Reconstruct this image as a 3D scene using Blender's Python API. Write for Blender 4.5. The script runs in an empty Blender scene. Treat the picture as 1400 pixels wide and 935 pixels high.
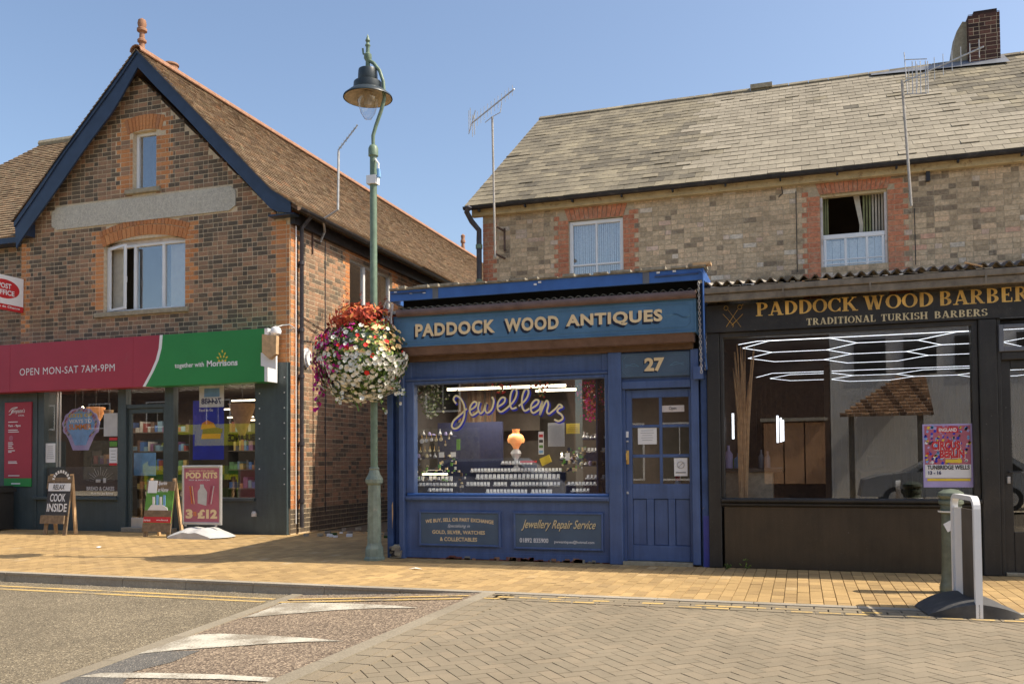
import bpy, math, random
import numpy as np
from mathutils import Vector, Matrix
random.seed(7); RNG = np.random.default_rng(11)
S = bpy.context.scene; COL = S.collection
rad = math.radians

# ---------------------------------------------------------------- camera, light, exposure
EYE = Vector((0.0, 0.0, 1.35)); F, PX, PY = 1200.0, 700.0, 593.5
ROT = Matrix.Rotation(rad(18.2), 3, 'Z') @ Matrix.Rotation(rad(91.8), 3, 'X') @ Matrix.Rotation(rad(-0.446), 3, 'Z')
cd = bpy.data.cameras.new("camera"); cam = bpy.data.objects.new("camera", cd); COL.objects.link(cam)
cam.location = EYE; cam.rotation_euler = ROT.to_euler()
cd.sensor_width = 36.0; cd.sensor_fit = 'HORIZONTAL'; cd.lens = 36.0 * F / 1400.0
cd.shift_y = (PY - 467.5) / 1400.0; cd.clip_end = 2000.0; S.camera = cam
SUN_EL, SUN_AZ = 50.0, 9.0            # azimuth: degrees from +X towards +Y
W = bpy.data.worlds.new("World"); S.world = W; W.use_nodes = True
wn = W.node_tree; wn.nodes.clear()
sky = wn.nodes.new('ShaderNodeTexSky'); sky.sky_type = 'NISHITA'; sky.sun_disc = False
sky.sun_elevation = rad(SUN_EL); sky.sun_rotation = rad(90.0 - SUN_AZ)
sky.altitude = 0; sky.air_density = 1.0; sky.dust_density = 2.3; sky.ozone_density = 1.0
bg = wn.nodes.new('ShaderNodeBackground'); bg.inputs[1].default_value = 0.104
wo = wn.nodes.new('ShaderNodeOutputWorld')
wn.links.new(sky.outputs[0], bg.inputs[0]); wn.links.new(bg.outputs[0], wo.inputs[0])
sl = bpy.data.lights.new("sun", 'SUN'); sl.energy = 3.2; sl.angle = rad(0.5); sl.color = (1.0, 0.9, 0.74)
sun = bpy.data.objects.new("sun", sl); COL.objects.link(sun)
sv = Vector((math.cos(rad(SUN_EL)) * math.cos(rad(SUN_AZ)), math.cos(rad(SUN_EL)) * math.sin(rad(SUN_AZ)), math.sin(rad(SUN_EL))))
sun.rotation_euler = sv.to_track_quat('Z', 'Y').to_euler()
S.view_settings.view_transform = 'Standard'; S.view_settings.look = 'None'
S.view_settings.exposure = 1.0; S.view_settings.gamma = 1.0

# ---------------------------------------------------------------- a photo point to a point of a wall or of the ground
def ray(u, v): return ROT @ Vector(((u - PX) / F, -(v - PY) / F, -1.0))
def P(u, v, Y):
    d = ray(u, v); t = (Y - EYE.y) / d.y; p = EYE + d * t
    return p.x, p.z
def SD(u, v, X):
    d = ray(u, v); t = (X - EYE.x) / d.x; p = EYE + d * t
    return p.y, p.z
def G(u, v, z=0.0):
    d = ray(u, v); t = (z - EYE.z) / d.z; p = EYE + d * t
    return p.x, p.y
def PL(u, v, o, n):
    d = ray(u, v); t = (o - EYE).dot(n) / d.dot(n)
    return EYE + d * t
def Zc(p): return (ROT.transposed() @ (Vector(p) - EYE)).z * -1
def RECT(u0, v0, u1, v1, Y):
    """upper-left and lower-right photo corners -> x0,x1,z0,z1"""
    a = P(u0, v0, Y); b = P(u1, v1, Y)
    return a[0], b[0], b[1], a[1]
def proj(p):
    q = ROT.transposed() @ (Vector(p) - EYE)
    return PX + F * q.x / -q.z, PY - F * q.y / -q.z

# ---------------------------------------------------------------- materials
def newmat(name):
    m = bpy.data.materials.new(name); m.use_nodes = True
    nt = m.node_tree; nt.nodes.clear()
    b = nt.nodes.new('ShaderNodeBsdfPrincipled'); o = nt.nodes.new('ShaderNodeOutputMaterial')
    nt.links.new(b.outputs[0], o.inputs[0]); return m, nt, b
def noise(nt, scale, detail=4, vec=None, rough=0.6):
    n = nt.nodes.new('ShaderNodeTexNoise'); n.inputs['Scale'].default_value = scale
    n.inputs['Detail'].default_value = detail; n.inputs['Roughness'].default_value = rough
    if vec: nt.links.new(vec, n.inputs['Vector'])
    return n
def pos(nt, scale=None):
    g = nt.nodes.new('ShaderNodeNewGeometry')
    if scale is None: return g.outputs['Position']
    mp = nt.nodes.new('ShaderNodeMapping'); mp.inputs['Scale'].default_value = scale
    nt.links.new(g.outputs['Position'], mp.inputs['Vector']); return mp.outputs[0]
def ramp(nt, fac, stops, interp='LINEAR'):
    r = nt.nodes.new('ShaderNodeValToRGB'); r.color_ramp.interpolation = interp
    e = r.color_ramp.elements
    while len(e) < len(stops): e.new(0.5)
    for i, (p, c) in enumerate(stops):
        e[i].position = p; e[i].color = (*c, 1) if len(c) == 3 else c
    nt.links.new(fac, r.inputs[0]); return r.outputs[0]
def mixc(nt, fac, a, b, mode='MIX'):
    m = nt.nodes.new('ShaderNodeMix'); m.data_type = 'RGBA'; m.blend_type = mode
    for sock, v in ((m.inputs[0], fac), (m.inputs[6], a), (m.inputs[7], b)):
        if hasattr(v, 'is_output') or hasattr(v, 'links'): nt.links.new(v, sock)
        elif isinstance(v, (int, float)): sock.default_value = v
        else: sock.default_value = (*v, 1)
    return m.outputs[2]
def bump(nt, b, h, strength=0.3, dist=0.01):
    k = nt.nodes.new('ShaderNodeBump'); k.inputs['Strength'].default_value = strength
    k.inputs['Distance'].default_value = dist
    nt.links.new(h, k.inputs['Height']); nt.links.new(k.outputs[0], b.inputs['Normal'])
def spec(b, v):
    b.inputs['Specular IOR Level'].default_value = v
def plain(name, c, rough=0.6, var=0.12, scale=6.0, bmp=0.0, metal=0.0, dirt=None, dscale=2.0, dthr=(0.55, 0.75), sp=0.4, fine=None, streak=0):
    m, nt, b = newmat(name); p = pos(nt)
    n = noise(nt, scale, 5, p)
    c1 = tuple(max(0, x * (1 - var)) for x in c); c2 = tuple(min(1, x * (1 + var)) for x in c)
    out = ramp(nt, n.outputs[0], [(0.3, c1), (0.7, c2)])
    if dirt:
        d = noise(nt, dscale, 8, p, 0.7)
        f = ramp(nt, d.outputs[0], [(dthr[0], (0, 0, 0)), (dthr[1], (1, 1, 1))])
        out = mixc(nt, f, out, dirt)
    if fine:
        d = noise(nt, fine, 3, p)
        f = ramp(nt, d.outputs[0], [(0.35, (0.75,) * 3), (0.65, (1.15,) * 3)])
        out = mixc(nt, 1.0, out, f, 'MULTIPLY')
    if streak:
        d = noise(nt, 1.0, 6, pos(nt, (14, 14, 1.1)), .7)
        out = mixc(nt, 1.0, out, ramp(nt, d.outputs[0], [(.3, (1 - streak,) * 3), (.7, (1 + streak,) * 3)]), 'MULTIPLY')
        d = noise(nt, 38, 3, p, .8)
        out = mixc(nt, ramp(nt, d.outputs[0], [(.69, (0, 0, 0)), (.73, (.55,) * 3)]), out, (.3, .28, .24))
    nt.links.new(out, b.inputs['Base Color']); b.inputs['Roughness'].default_value = rough
    b.inputs['Metallic'].default_value = metal; spec(b, sp)
    if bmp:
        n2 = noise(nt, scale * 12, 4, p); bump(nt, b, n2.outputs[0], bmp, 0.004)
    return m
def toned(name, stops, rough=0.85, var=0.25, scale=40, bmp=0.5, patch=None, interp='LINEAR', lich=None):
    """colour of each single brick, tile or block from its own 'tone' value"""
    m, nt, b = newmat(name); p = pos(nt)
    a = nt.nodes.new('ShaderNodeAttribute'); a.attribute_name = 'tone'
    base = ramp(nt, a.outputs['Fac'], stops, interp)
    n = noise(nt, scale, 5, p, 0.7)
    f = ramp(nt, n.outputs[0], [(0.3, (1 - var,) * 3), (0.7, (1 + var * 0.8,) * 3)])
    out = mixc(nt, 1.0, base, f, 'MULTIPLY')
    w_ = noise(nt, 1.0, 7, pos(nt, (.9, .9, .5)), .7)
    out = mixc(nt, 1.0, out, ramp(nt, w_.outputs[0], [(.3, (.84, .83, .81)), (.68, (1.15, 1.14, 1.12))]), 'MULTIPLY')
    if patch:
        col, sc, lo, hi, amt = patch
        d = noise(nt, sc, 6, p, 0.65)
        f2 = ramp(nt, d.outputs[0], [(lo, (0, 0, 0)), (hi, (amt,) * 3)])
        out = mixc(nt, f2, out, col)
    if lich:
        col, sc, lo, hi, amt = lich
        d = noise(nt, sc, 4, p, 0.6)
        f3 = ramp(nt, d.outputs[0], [(lo, (0, 0, 0)), (hi, (amt,) * 3)])
        out = mixc(nt, f3, out, col)
    nt.links.new(out, b.inputs['Base Color']); b.inputs['Roughness'].default_value = rough; spec(b, 0.25)
    bump(nt, b, n.outputs[0], bmp, 0.006); return m
def emit(name, c, s):
    m, nt, b = newmat(name); b.inputs['Base Color'].default_value = (*c, 1)
    b.inputs['Emission Color'].default_value = (*c, 1); b.inputs['Emission Strength'].default_value = s; return m
def glass(name, refl=0.09, tint=(1, 1, 1), edge=1.0, wob=0.0):
    m = bpy.data.materials.new(name); m.use_nodes = True; nt = m.node_tree; nt.nodes.clear()
    o = nt.nodes.new('ShaderNodeOutputMaterial'); mx = nt.nodes.new('ShaderNodeMixShader')
    t = nt.nodes.new('ShaderNodeBsdfTransparent'); t.inputs[0].default_value = (*tint, 1)
    g = nt.nodes.new('ShaderNodeBsdfGlossy'); g.inputs['Roughness'].default_value = 0.0
    l = nt.nodes.new('ShaderNodeLayerWeight'); l.inputs[0].default_value = 0.5
    pw = nt.nodes.new('ShaderNodeMath'); pw.operation = 'POWER'; pw.inputs[1].default_value = 4.0
    nt.links.new(l.outputs['Facing'], pw.inputs[0])
    mr = nt.nodes.new('ShaderNodeMapRange'); mr.inputs[3].default_value = refl; mr.inputs[4].default_value = edge
    nt.links.new(pw.outputs[0], mr.inputs[0])
    nt.links.new(mr.outputs[0], mx.inputs[0]); nt.links.new(t.outputs[0], mx.inputs[1]); nt.links.new(g.outputs[0], mx.inputs[2])
    if wob:
        n = noise(nt, 1.3, 1, pos(nt)); k = nt.nodes.new('ShaderNodeBump'); k.inputs['Strength'].default_value = wob
        k.inputs['Distance'].default_value = 0.05
        nt.links.new(n.outputs[0], k.inputs['Height']); nt.links.new(k.outputs[0], g.inputs['Normal'])
    nt.links.new(mx.outputs[0], o.inputs[0]); return m

M = {}
M['brick_brown'] = toned('brown_brick', [(0, (.11, .088, .066)), (.3, (.165, .125, .088)), (.45, (.24, .155, .1)), (.62, (.33, .205, .13)), (.8, (.4, .22, .13)), (.86, (.5, .2, .08)), (1, (.62, .28, .115))], lich=((.3, .26, .2), 25, .6, .75, .35))
M['brick_tan'] = toned('tan_brick', [(0, (.22, .17, .12)), (.3, (.46, .35, .225)), (.55, (.6, .46, .3)), (.8, (.66, .47, .3)), (.84, (.46, .17, .095)), (.93, (.56, .23, .125)), (1, (.64, .56, .45))], var=.35, scale=22, lich=((.55, .46, .33), 14, .55, .75, .55), patch=((.3, .22, .14), .9, .5, .75, .5))
M['brick_dark'] = toned('chimney_brick', [(0, (.04, .025, .022)), (1, (.16, .075, .055))])
M['mortar'] = plain('lime_mortar', (.62, .5, .34), .9, .2, 20, .4)
M['mortar_tan'] = plain('tan_mortar', (.46, .37, .25), .9, .22, 20, .4)
M['clay_tile'] = toned('clay_tile', [(0, (.13, .085, .055)), (.5, (.21, .145, .09)), (.85, (.3, .2, .12)), (1, (.36, .2, .11))], var=.3, scale=15, lich=((.42, .38, .24), 7, .52, .72, .5))
M['stone_slate'] = toned('stone_slate', [(0, (.12, .105, .078)), (.5, (.185, .16, .115)), (1, (.25, .215, .15))], var=.28, scale=12, lich=((.06, .05, .04), 9, .66, .74, .8), patch=((.4, .34, .22), 1.1, .48, .7, .5))
M['slate_light'] = toned('pale_slate', [(0, (.25, .218, .162)), (.5, (.28, .245, .185)), (1, (.325, .285, .215))], var=.2, scale=14, lich=((.07, .05, .04), 10, .68, .75, .85))
M['ridge_clay'] = toned('ridge_clay', [(0, (.4, .21, .12)), (1, (.52, .3, .18))], var=.3, scale=20)
M['terracotta'] = plain('terracotta', (.3, .155, .09), .8, .25, 14)
M['paver'] = toned('buff_paver', [(0, (.32, .215, .1)), (.5, (.4, .27, .122)), (.85, (.46, .31, .14)), (1, (.43, .32, .185))], var=.16, scale=60, bmp=.25, patch=((.3, .22, .14), 1.2, .55, .8, .45))
M['sett'] = toned('grey_block', [(0, (.225, .188, .132)), (.5, (.245, .203, .142)), (1, (.265, .215, .148))], var=.3, scale=160, bmp=.35, patch=((.2, .17, .115), .8, .45, .8, .4))
M['joint'] = plain('joint_sand', (.15, .105, .06), .95, .3, 30)
M['joint_dark'] = plain('dark_joint', (.13, .105, .07), .95, .3, 30)
M['kerb'] = toned('kerb_concrete', [(0, (.3, .265, .21)), (1, (.38, .335, .265))], var=.2, scale=50, patch=((.2, .17, .13), 3, .5, .8, .5))
M['navy'] = plain('dark_blue_paint', (.028, .045, .085), .35, .2, 4, dirt=(.06, .055, .05), dthr=(.66, .75))
M['blue'] = plain('shop_blue_paint', (.07, .115, .245), .45, .14, 3.0, .15, dirt=(.11, .14, .22), dscale=3.5, dthr=(.6, .8), streak=.16)
M['blue_bright'] = plain('bright_blue_paint', (.045, .13, .38), .4, .15, 4, dirt=(.2, .22, .28), dscale=22, dthr=(.68, .74))
M['blue_dirty'] = plain('worn_blue_paint', (.04, .08, .2), .6, .3, 4, .3, dirt=(.25, .2, .16), dscale=9, dthr=(.64, .72))
M['sign_blue'] = plain('sign_blue', (.075, .17, .28), .4, .22, 2.5)
M['panel_blue'] = plain('panel_blue', (.075, .12, .18), .4, .15, 3)
M['cream'] = plain('cream_lettering', (.78, .6, .34), .5, .06, 5)
M['letter_shadow'] = plain('lettering_shade', (.008, .014, .035), .5, 0, 5)
M['gold'] = plain('gold_lettering', (.7, .42, .1), .45, .3, 3)
M['gold_pale'] = plain('pale_gold', (.66, .56, .33), .5, .1, 3)
M['gold_leaf'] = plain('gold_leaf', (.75, .46, .13), .35, .4, 5, metal=.1)
M['white'] = plain('white_pvc', (.78, .78, .77), .35, .04, 3)
M['white_dirty'] = plain('worn_white_paint', (.62, .56, .52), .5, .1, 8, dirt=(.4, .28, .18), dscale=6)
M['paper'] = plain('white_paper', (.75, .75, .74), .6, .03, 3)
M['black'] = plain('black_paint', (.032, .03, .027), .45, .2, 3, .2, dirt=(.06, .05, .038), dscale=1.5, fine=120, streak=.18)
M['black_panel'] = plain('black_panel', (.045, .036, .026), .33, .18, 2, .1, dirt=(.07, .05, .032), dscale=.9, dthr=(.4, .7), fine=110, streak=.15)
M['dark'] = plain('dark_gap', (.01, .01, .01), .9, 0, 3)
M['shop_grey'] = plain('slate_grey_paint', (.062, .085, .09), .42, .12, 3, .1, dirt=(.1, .11, .11), dscale=4, dthr=(.6, .8), fine=90, streak=.14)
M['red_sign'] = plain('crimson_sign', (.36, .036, .06), .5, .06, 1.5, dirt=(.3, .08, .09), dscale=4, dthr=(.6, .9))
M['green_sign'] = plain('green_sign', (.025, .235, .055), .5, .06, 1.5)
M['render_band'] = plain('pebble_render', (.5, .46, .38), .9, .3, 45, .8, dirt=(.6, .56, .46), dscale=6, dthr=(.5, .7))
M['stone'] = plain('sill_stone', (.34, .29, .2), .9, .25, 14, .5)
M['lead'] = plain('grey_lead', (.14, .15, .17), .6, .2, 5)
M['rusty'] = plain('rusty_metal', (.1, .06, .045), .8, .4, 14, .3, dirt=(.3, .27, .22), dscale=18, dthr=(.6, .72))
M['pipe'] = plain('dark_iron_pipe', (.05, .045, .05), .45, .2, 8, dirt=(.16, .15, .15), dscale=7)
M['gutter'] = plain('black_gutter', (.025, .023, .025), .45, .3, 6, dirt=(.1, .085, .07), dscale=6)
M['steel'] = plain('galvanised_steel', (.5, .49, .47), .45, .15, 12, metal=.4, dirt=(.2, .14, .1), dscale=14)
M['mast'] = plain('weathered_mast', (.38, .35, .31), .6, .2, 12, dirt=(.15, .1, .07), dscale=16)
M['post_green'] = plain('lamp_post_green', (.14, .2, .14), .45, .22, 10, .2, dirt=(.25, .28, .22), dscale=11, dthr=(.6, .72))
M['post_grey'] = plain('lamp_post_grey_green', (.19, .235, .19), .5, .25, 10, .2, dirt=(.3, .3, .24), dscale=15, dthr=(.58, .7))
M['lamp_dark'] = plain('lamp_dark_metal', (.03, .04, .045), .4, .2, 8)
M['lamp_in'] = plain('lamp_reflector', (.45, .36, .24), .6, .25, 16)
M['timber'] = plain('weathered_fascia_timber', (.2, .17, .13), .85, .3, 9, .4, dirt=(.06, .05, .04), dscale=3)
M['timber_brown'] = plain('brown_timber', (.12, .07, .04), .8, .3, 9, .3)
M['wood'] = plain('pallet_wood', (.2, .14, .085), .85, .3, 14, .4)
M['wood_light'] = plain('light_wood', (.55, .36, .19), .8, .2, 14, .3)
M['fascia_cream'] = plain('peeling_cream_fascia', (.5, .38, .2), .8, .2, 5, .3, dirt=(.28, .17, .08), dscale=8, dthr=(.56, .66))
M['awning'] = plain('brown_canvas', (.16, .105, .09), .85, .25, 6, .3)
M['corrugated'] = plain('corrugated_sheet', (.34, .3, .24), .7, .3, 8, .2, dirt=(.16, .12, .09), dscale=5, dthr=(.5, .7))
M['felt'] = plain('roof_felt', (.28, .25, .19), .95, .35, 14, .6, dirt=(.06, .055, .045), dscale=5)
M['glass'] = glass('shop_glass', .115)
M['glass_up'] = glass('upper_glass', .22)
M['glass_lamp'] = glass('lamp_glass', .1, (.93, .94, .95))
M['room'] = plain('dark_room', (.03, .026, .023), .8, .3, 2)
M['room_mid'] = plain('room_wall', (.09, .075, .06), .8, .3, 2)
M['navy_cloth'] = plain('navy_display_cloth', (.012, .018, .055), .8, .2, 8)
M['curtain'] = plain('net_curtain', (.6, .62, .6), .9, .22, 26)
M['patch_blue'] = plain('fresh_blue_paint', (.05, .06, .3), .45, .15, 6, .2)
M['curtain_green'] = plain('green_curtain', (.22, .23, .11), .9, .2, 10)
M['cream_cloth'] = plain('cream_curtain', (.5, .45, .36), .9, .12, 10)
M['led'] = emit('led_tube', (.86, .92, 1.0), 1.3)
M['led_and_glint_warm'] = emit('warm_tube_and_glint', (1.0, .85, .6), 2)
M['lamp_orange'] = emit('orange_lamp_shade', (1.0, .42, .14), .1)
M['bulb'] = emit('light_bulb', (1, .85, .55), 6)
M['chain'] = plain('chain_steel', (.42, .4, .38), .5, .3, 20, metal=.5)
M['rubber'] = plain('grey_rubber', (.07, .068, .066), .75, .2, 12, .3, dirt=(.14, .12, .1), dscale=6)
M['grey_plastic'] = plain('grey_plastic', (.5, .5, .49), .45, .1, 6)
M['alum'] = plain('aluminium_frame', (.55, .54, .54), .35, .06, 6, metal=.5)
M['pink'] = plain('pink_poster', (.42, .12, .17), .4, .12, 3)
M['lavender'] = plain('poster_lavender', (.42, .36, .62), .4, .1, 5)
M['yellow_paint'] = None
M['acid'] = plain('fluorescent_yellow', (.8, .82, .03), .4, .05, 3)
M['royal'] = plain('royal_blue_poster', (.02, .035, .42), .35, .2, 3)
M['skyblue'] = plain('light_blue_print', (.2, .42, .72), .5, .2, 5)
M['red'] = plain('red_print', (.55, .03, .035), .5, .1, 5)
M['orange'] = plain('orange_print', (.75, .26, .03), .5, .1, 5)
M['yellow'] = plain('yellow_print', (.75, .55, .05), .5, .1, 5)
M['green_print'] = plain('green_print', (.12, .3, .05), .6, .3, 8)
M['charcoal'] = plain('charcoal_board', (.045, .042, .042), .6, .15, 6)
M['navy_print'] = plain('navy_print', (.02, .025, .11), .5, .1, 5)
M['silver'] = plain('silver_car_paint', (.4, .42, .45), .25, .03, 2, metal=.5)
M['render_white'] = plain('white_render', (.72, .7, .66), .85, .06, 2)
M['tyre'] = plain('tyre_rubber', (.02, .02, .02), .8, .1, 5)
# ---------------------------------------------------------------- object helpers
ORG = {}
def tag(o, label=None, cat=None, group=None, kind=None):
    if label: o['label'] = label
    if cat: o['category'] = cat
    if group: o['group'] = group
    if kind: o['kind'] = kind
    return o
def thing(name, label, cat, loc=(0, 0, 0), group=None):
    o = bpy.data.objects.new(name, None); COL.objects.link(o); o.location = loc; o.empty_display_size = .1
    ORG[o.name] = Vector(loc); return tag(o, label, cat, group)
def link(name, me, parent=None, loc=None):
    o = bpy.data.objects.new(name, me); COL.objects.link(o)
    if parent: o.parent = parent
    if loc is not None: o.location = loc
    return o
class MB:
    def __init__(s): s.v = []; s.f = []; s.m = []; s.mats = []
    def mi(s, m):
        m = M[m] if isinstance(m, str) else m
        if m not in s.mats: s.mats.append(m)
        return s.mats.index(m)
    def add(s, vs, fs, m):
        o = len(s.v); s.v += [tuple(x) for x in vs]; k = s.mi(m)
        for f in fs: s.f.append([i + o for i in f]); s.m.append(k)
        return s
    def box(s, x0, x1, y0, y1, z0, z1, m):
        if x0 > x1: x0, x1 = x1, x0
        if y0 > y1: y0, y1 = y1, y0
        if z0 > z1: z0, z1 = z1, z0
        vs = [(x, y, z) for z in (z0, z1) for y in (y0, y1) for x in (x0, x1)]
        return s.add(vs, [(0, 2, 3, 1), (4, 5, 7, 6), (0, 1, 5, 4), (2, 6, 7, 3), (0, 4, 6, 2), (1, 3, 7, 5)], m)
    def bbox(s, x0, x1, y0, y1, z0, z1, m, b=.006):
        """box with chamfered front (-y) edges"""
        b = min(b, abs(x1 - x0) / 3, abs(z1 - z0) / 3, abs(y1 - y0) / 2)
        vs = [(x0, y1, z0), (x1, y1, z0), (x1, y1, z1), (x0, y1, z1), (x0, y0 + b, z0), (x1, y0 + b, z0), (x1, y0 + b, z1), (x0, y0 + b, z1),
              (x0 + b, y0, z0 + b), (x1 - b, y0, z0 + b), (x1 - b, y0, z1 - b), (x0 + b, y0, z1 - b)]
        fs = [(0, 3, 2, 1), (8, 9, 10, 11)]
        for i in range(4):
            j = (i + 1) % 4; fs += [(i, j, 4 + j, 4 + i), (4 + i, 4 + j, 8 + j, 8 + i)]
        return s.add(vs, fs, m)
    def obox(s, c, ax, ay, az, m):
        c = Vector(c); ax = Vector(ax); ay = Vector(ay); az = Vector(az)
        vs = [c + ax * i + ay * j + az * k for k in (-1, 1) for j in (-1, 1) for i in (-1, 1)]
        return s.add(vs, [(0, 2, 3, 1), (4, 5, 7, 6), (0, 1, 5, 4), (2, 6, 7, 3), (0, 4, 6, 2), (1, 3, 7, 5)], m)
    def bar(s, a, b, w, h, m, up=(0, 0, 1)):
        a = Vector(a); b = Vector(b); d = b - a
        if d.length < 1e-6: return s
        u = Vector(up); x = d.normalized()
        if abs(x.dot(u)) > .95: u = Vector((0, 1, 0))
        y = x.cross(u).normalized(); z = y.cross(x)
        return s.obox((a + b) / 2, d / 2, y * w / 2, z * h / 2, m)
    def prism(s, poly, y0, y1, m, mside=None):
        """poly of (x,z), extruded along y"""
        n = len(poly); vs = [(x, y0, z) for x, z in poly] + [(x, y1, z) for x, z in poly]
        s.add(vs, [list(range(n)), list(range(2 * n - 1, n - 1, -1))], m)
        return s.add(vs, [(i, i + n, (i + 1) % n + n, (i + 1) % n) for i in range(n)], mside or m)
    def prismz(s, poly, z0, z1, m):
        n = len(poly); vs = [(x, y, z0) for x, y in poly] + [(x, y, z1) for x, y in poly]
        return s.add(vs, [list(range(n - 1, -1, -1)), list(range(n, 2 * n))] + [(i, (i + 1) % n, (i + 1) % n + n, i + n) for i in range(n)], m)
    def prismx(s, poly, x0, x1, m):
        n = len(poly); vs = [(x0, y, z) for y, z in poly] + [(x1, y, z) for y, z in poly]
        return s.add(vs, [list(range(n - 1, -1, -1)), list(range(n, 2 * n))] + [(i, (i + 1) % n, (i + 1) % n + n, i + n) for i in range(n)], m)
    def tube(s, pts, r, m, n=8, cap=True):
        pts = [Vector(p) for p in pts]; rs = r if isinstance(r, (list, tuple)) else [r] * len(pts)
        rings = []; pu = None
        for i, p in enumerate(pts):
            d = (pts[min(i + 1, len(pts) - 1)] - pts[max(i - 1, 0)]).normalized()
            u = Vector((0, 0, 1)) if abs(d.z) < .9 else Vector((0, 1, 0))
            if pu is not None: u = pu
            x = d.cross(u)
            if x.length < 1e-4: x = d.cross(Vector((1, 0, 0)))
            x.normalize(); y = x.cross(d).normalized(); pu = y
            rings.append([p + (x * math.cos(2 * math.pi * k / n) + y * math.sin(2 * math.pi * k / n)) * rs[i] for k in range(n)])
        vs = [q for rg in rings for q in rg]; fs = []
        for i in range(len(pts) - 1):
            for k in range(n):
                a = i * n + k; b = i * n + (k + 1) % n; fs.append((a, a + n, b + n, b))
        if cap: fs += [list(range(n)), list(range(len(vs) - 1, len(vs) - n - 1, -1))]
        return s.add(vs, fs, m)
    def lathe(s, prof, c, m, n=20, sx=1, sy=1, cap=True):
        c = Vector(c); vs = []; fs = []
        for r, z in prof:
            for k in range(n):
                a = 2 * math.pi * k / n; vs.append((c.x + r * sx * math.cos(a), c.y + r * sy * math.sin(a), c.z + z))
        for i in range(len(prof) - 1):
            for k in range(n):
                a = i * n + k; b = i * n + (k + 1) % n; fs.append((a, b, b + n, a + n))
        if cap and prof[0][0] > 1e-4: fs.append(list(range(n - 1, -1, -1)))
        if cap and prof[-1][0] > 1e-4: fs.append(list(range(len(vs) - n, len(vs))))
        return s.add(vs, fs, m)
    def sheet(s, poly3, m): return s.add(poly3, [list(range(len(poly3)))], m)
    def build(s, name, parent=None, smooth=False, label=None, cat=None, group=None, kind=None, loc=None):
        if parent is not None: o0 = ORG[parent.name]
        else: o0 = Vector(loc) if loc is not None else Vector((0, 0, 0))
        me = bpy.data.meshes.new(name)
        me.from_pydata([(x - o0.x, y - o0.y, z - o0.z) for x, y, z in s.v], [], s.f)
        for m in s.mats: me.materials.append(m)
        me.polygons.foreach_set('material_index', s.m)
        if smooth: me.polygons.foreach_set('use_smooth', [True] * len(s.f))
        me.update()
        o = link(name, me, parent)
        if parent is None: o.location = o0
        if smooth:
            try: me.set_sharp_from_angle(angle=rad(40))
            except Exception: pass
        ORG[o.name] = o0
        return tag(o, label, cat, group, kind)
def copy_tree(o, parent=None):
    c = o.copy(); COL.objects.link(c)
    if parent: c.parent = parent
    for ch in list(o.children): copy_tree(ch, c)
    return c

def quads_mesh(name, V, Fq, tones, mats, matidx=None):
    """V (n,3), Fq (k,4), tones per face"""
    me = bpy.data.meshes.new(name)
    V = np.asarray(V, np.float32); Fq = np.asarray(Fq, np.int32)
    me.vertices.add(len(V)); me.vertices.foreach_set('co', V.ravel())
    me.loops.add(Fq.size); me.loops.foreach_set('vertex_index', Fq.ravel())
    me.polygons.add(len(Fq)); me.polygons.foreach_set('loop_start', np.arange(len(Fq), dtype=np.int32) * 4)
    try: me.polygons.foreach_set('loop_total', np.full(len(Fq), 4, np.int32))
    except Exception: pass
    for m in mats: me.materials.append(m)
    if matidx is not None: me.polygons.foreach_set('material_index', np.asarray(matidx, np.int32))
    a = me.attributes.new('tone', 'FLOAT', 'FACE'); a.data.foreach_set('value', np.asarray(tones, np.float32))
    me.update(calc_edges=True); me.validate(); me.shade_flat(); return me
HEXF = [(0, 1, 2, 3), (4, 5, 1, 0), (5, 6, 2, 1), (6, 7, 3, 2), (7, 4, 0, 3)]   # top/front face 0-3, back rim 4-7
def pieces(name, parent, hexes, tones, mats, midx=None, n_ind=300, group_mesh=True, view=True):
    """hexes: (n,8,3) world corners, first four = visible face. The n_ind largest in the photo become single
    objects, the rest one joined part."""
    hexes = np.asarray(hexes, float); tones = np.asarray(tones, float); n = len(hexes)
    if midx is None: midx = np.zeros(n, int)
    midx = np.asarray(midx)
    cen = hexes.mean(axis=1)
    q = (cen - np.array(EYE)) @ np.array(ROT)
    u = PX + F * q[:, 0] / -q[:, 2]; v = PY - F * q[:, 1] / -q[:, 2]
    vis = (q[:, 2] < 0) & (u > 2) & (u < 1398) & (v > 2) & (v < 933)
    size = np.linalg.norm(hexes[:, 0] - hexes[:, 2], axis=1) / np.maximum(.1, -q[:, 2])
    score = np.where(vis, size, -1)
    order = np.argsort(-score); ind = [i for i in order[:n_ind] if score[i] > 0]
    o0 = ORG[parent.name]; cache = {}
    for i in ind:
        h = hexes[i]; c = h[:4].mean(axis=0); loc = h - c
        t = round(float(tones[i]) * 24) / 24
        key = (t, int(midx[i]), tuple(np.round(loc.ravel() / .004).astype(int)))
        me = cache.get(key)
        if me is None:
            me = quads_mesh(name, loc, HEXF, [t] * 5, [mats[midx[i]]]); cache[key] = me
        link(name, me, parent, Vector(c) - o0)
    rest = np.setdiff1d(np.arange(n), np.array(ind, int))
    if len(rest):
        V = hexes[rest].reshape(-1, 3) - np.array(o0)
        Fb = np.array(HEXF)[None] + (np.arange(len(rest)) * 8)[:, None, None]
        me = quads_mesh(name + '_mass', V, Fb.reshape(-1, 4), np.repeat(tones[rest], 5), mats, np.repeat(midx[rest], 5))
        o = link(name + '_field', me, parent); o['kind'] = 'stuff'; ORG[o.name] = o0

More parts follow.
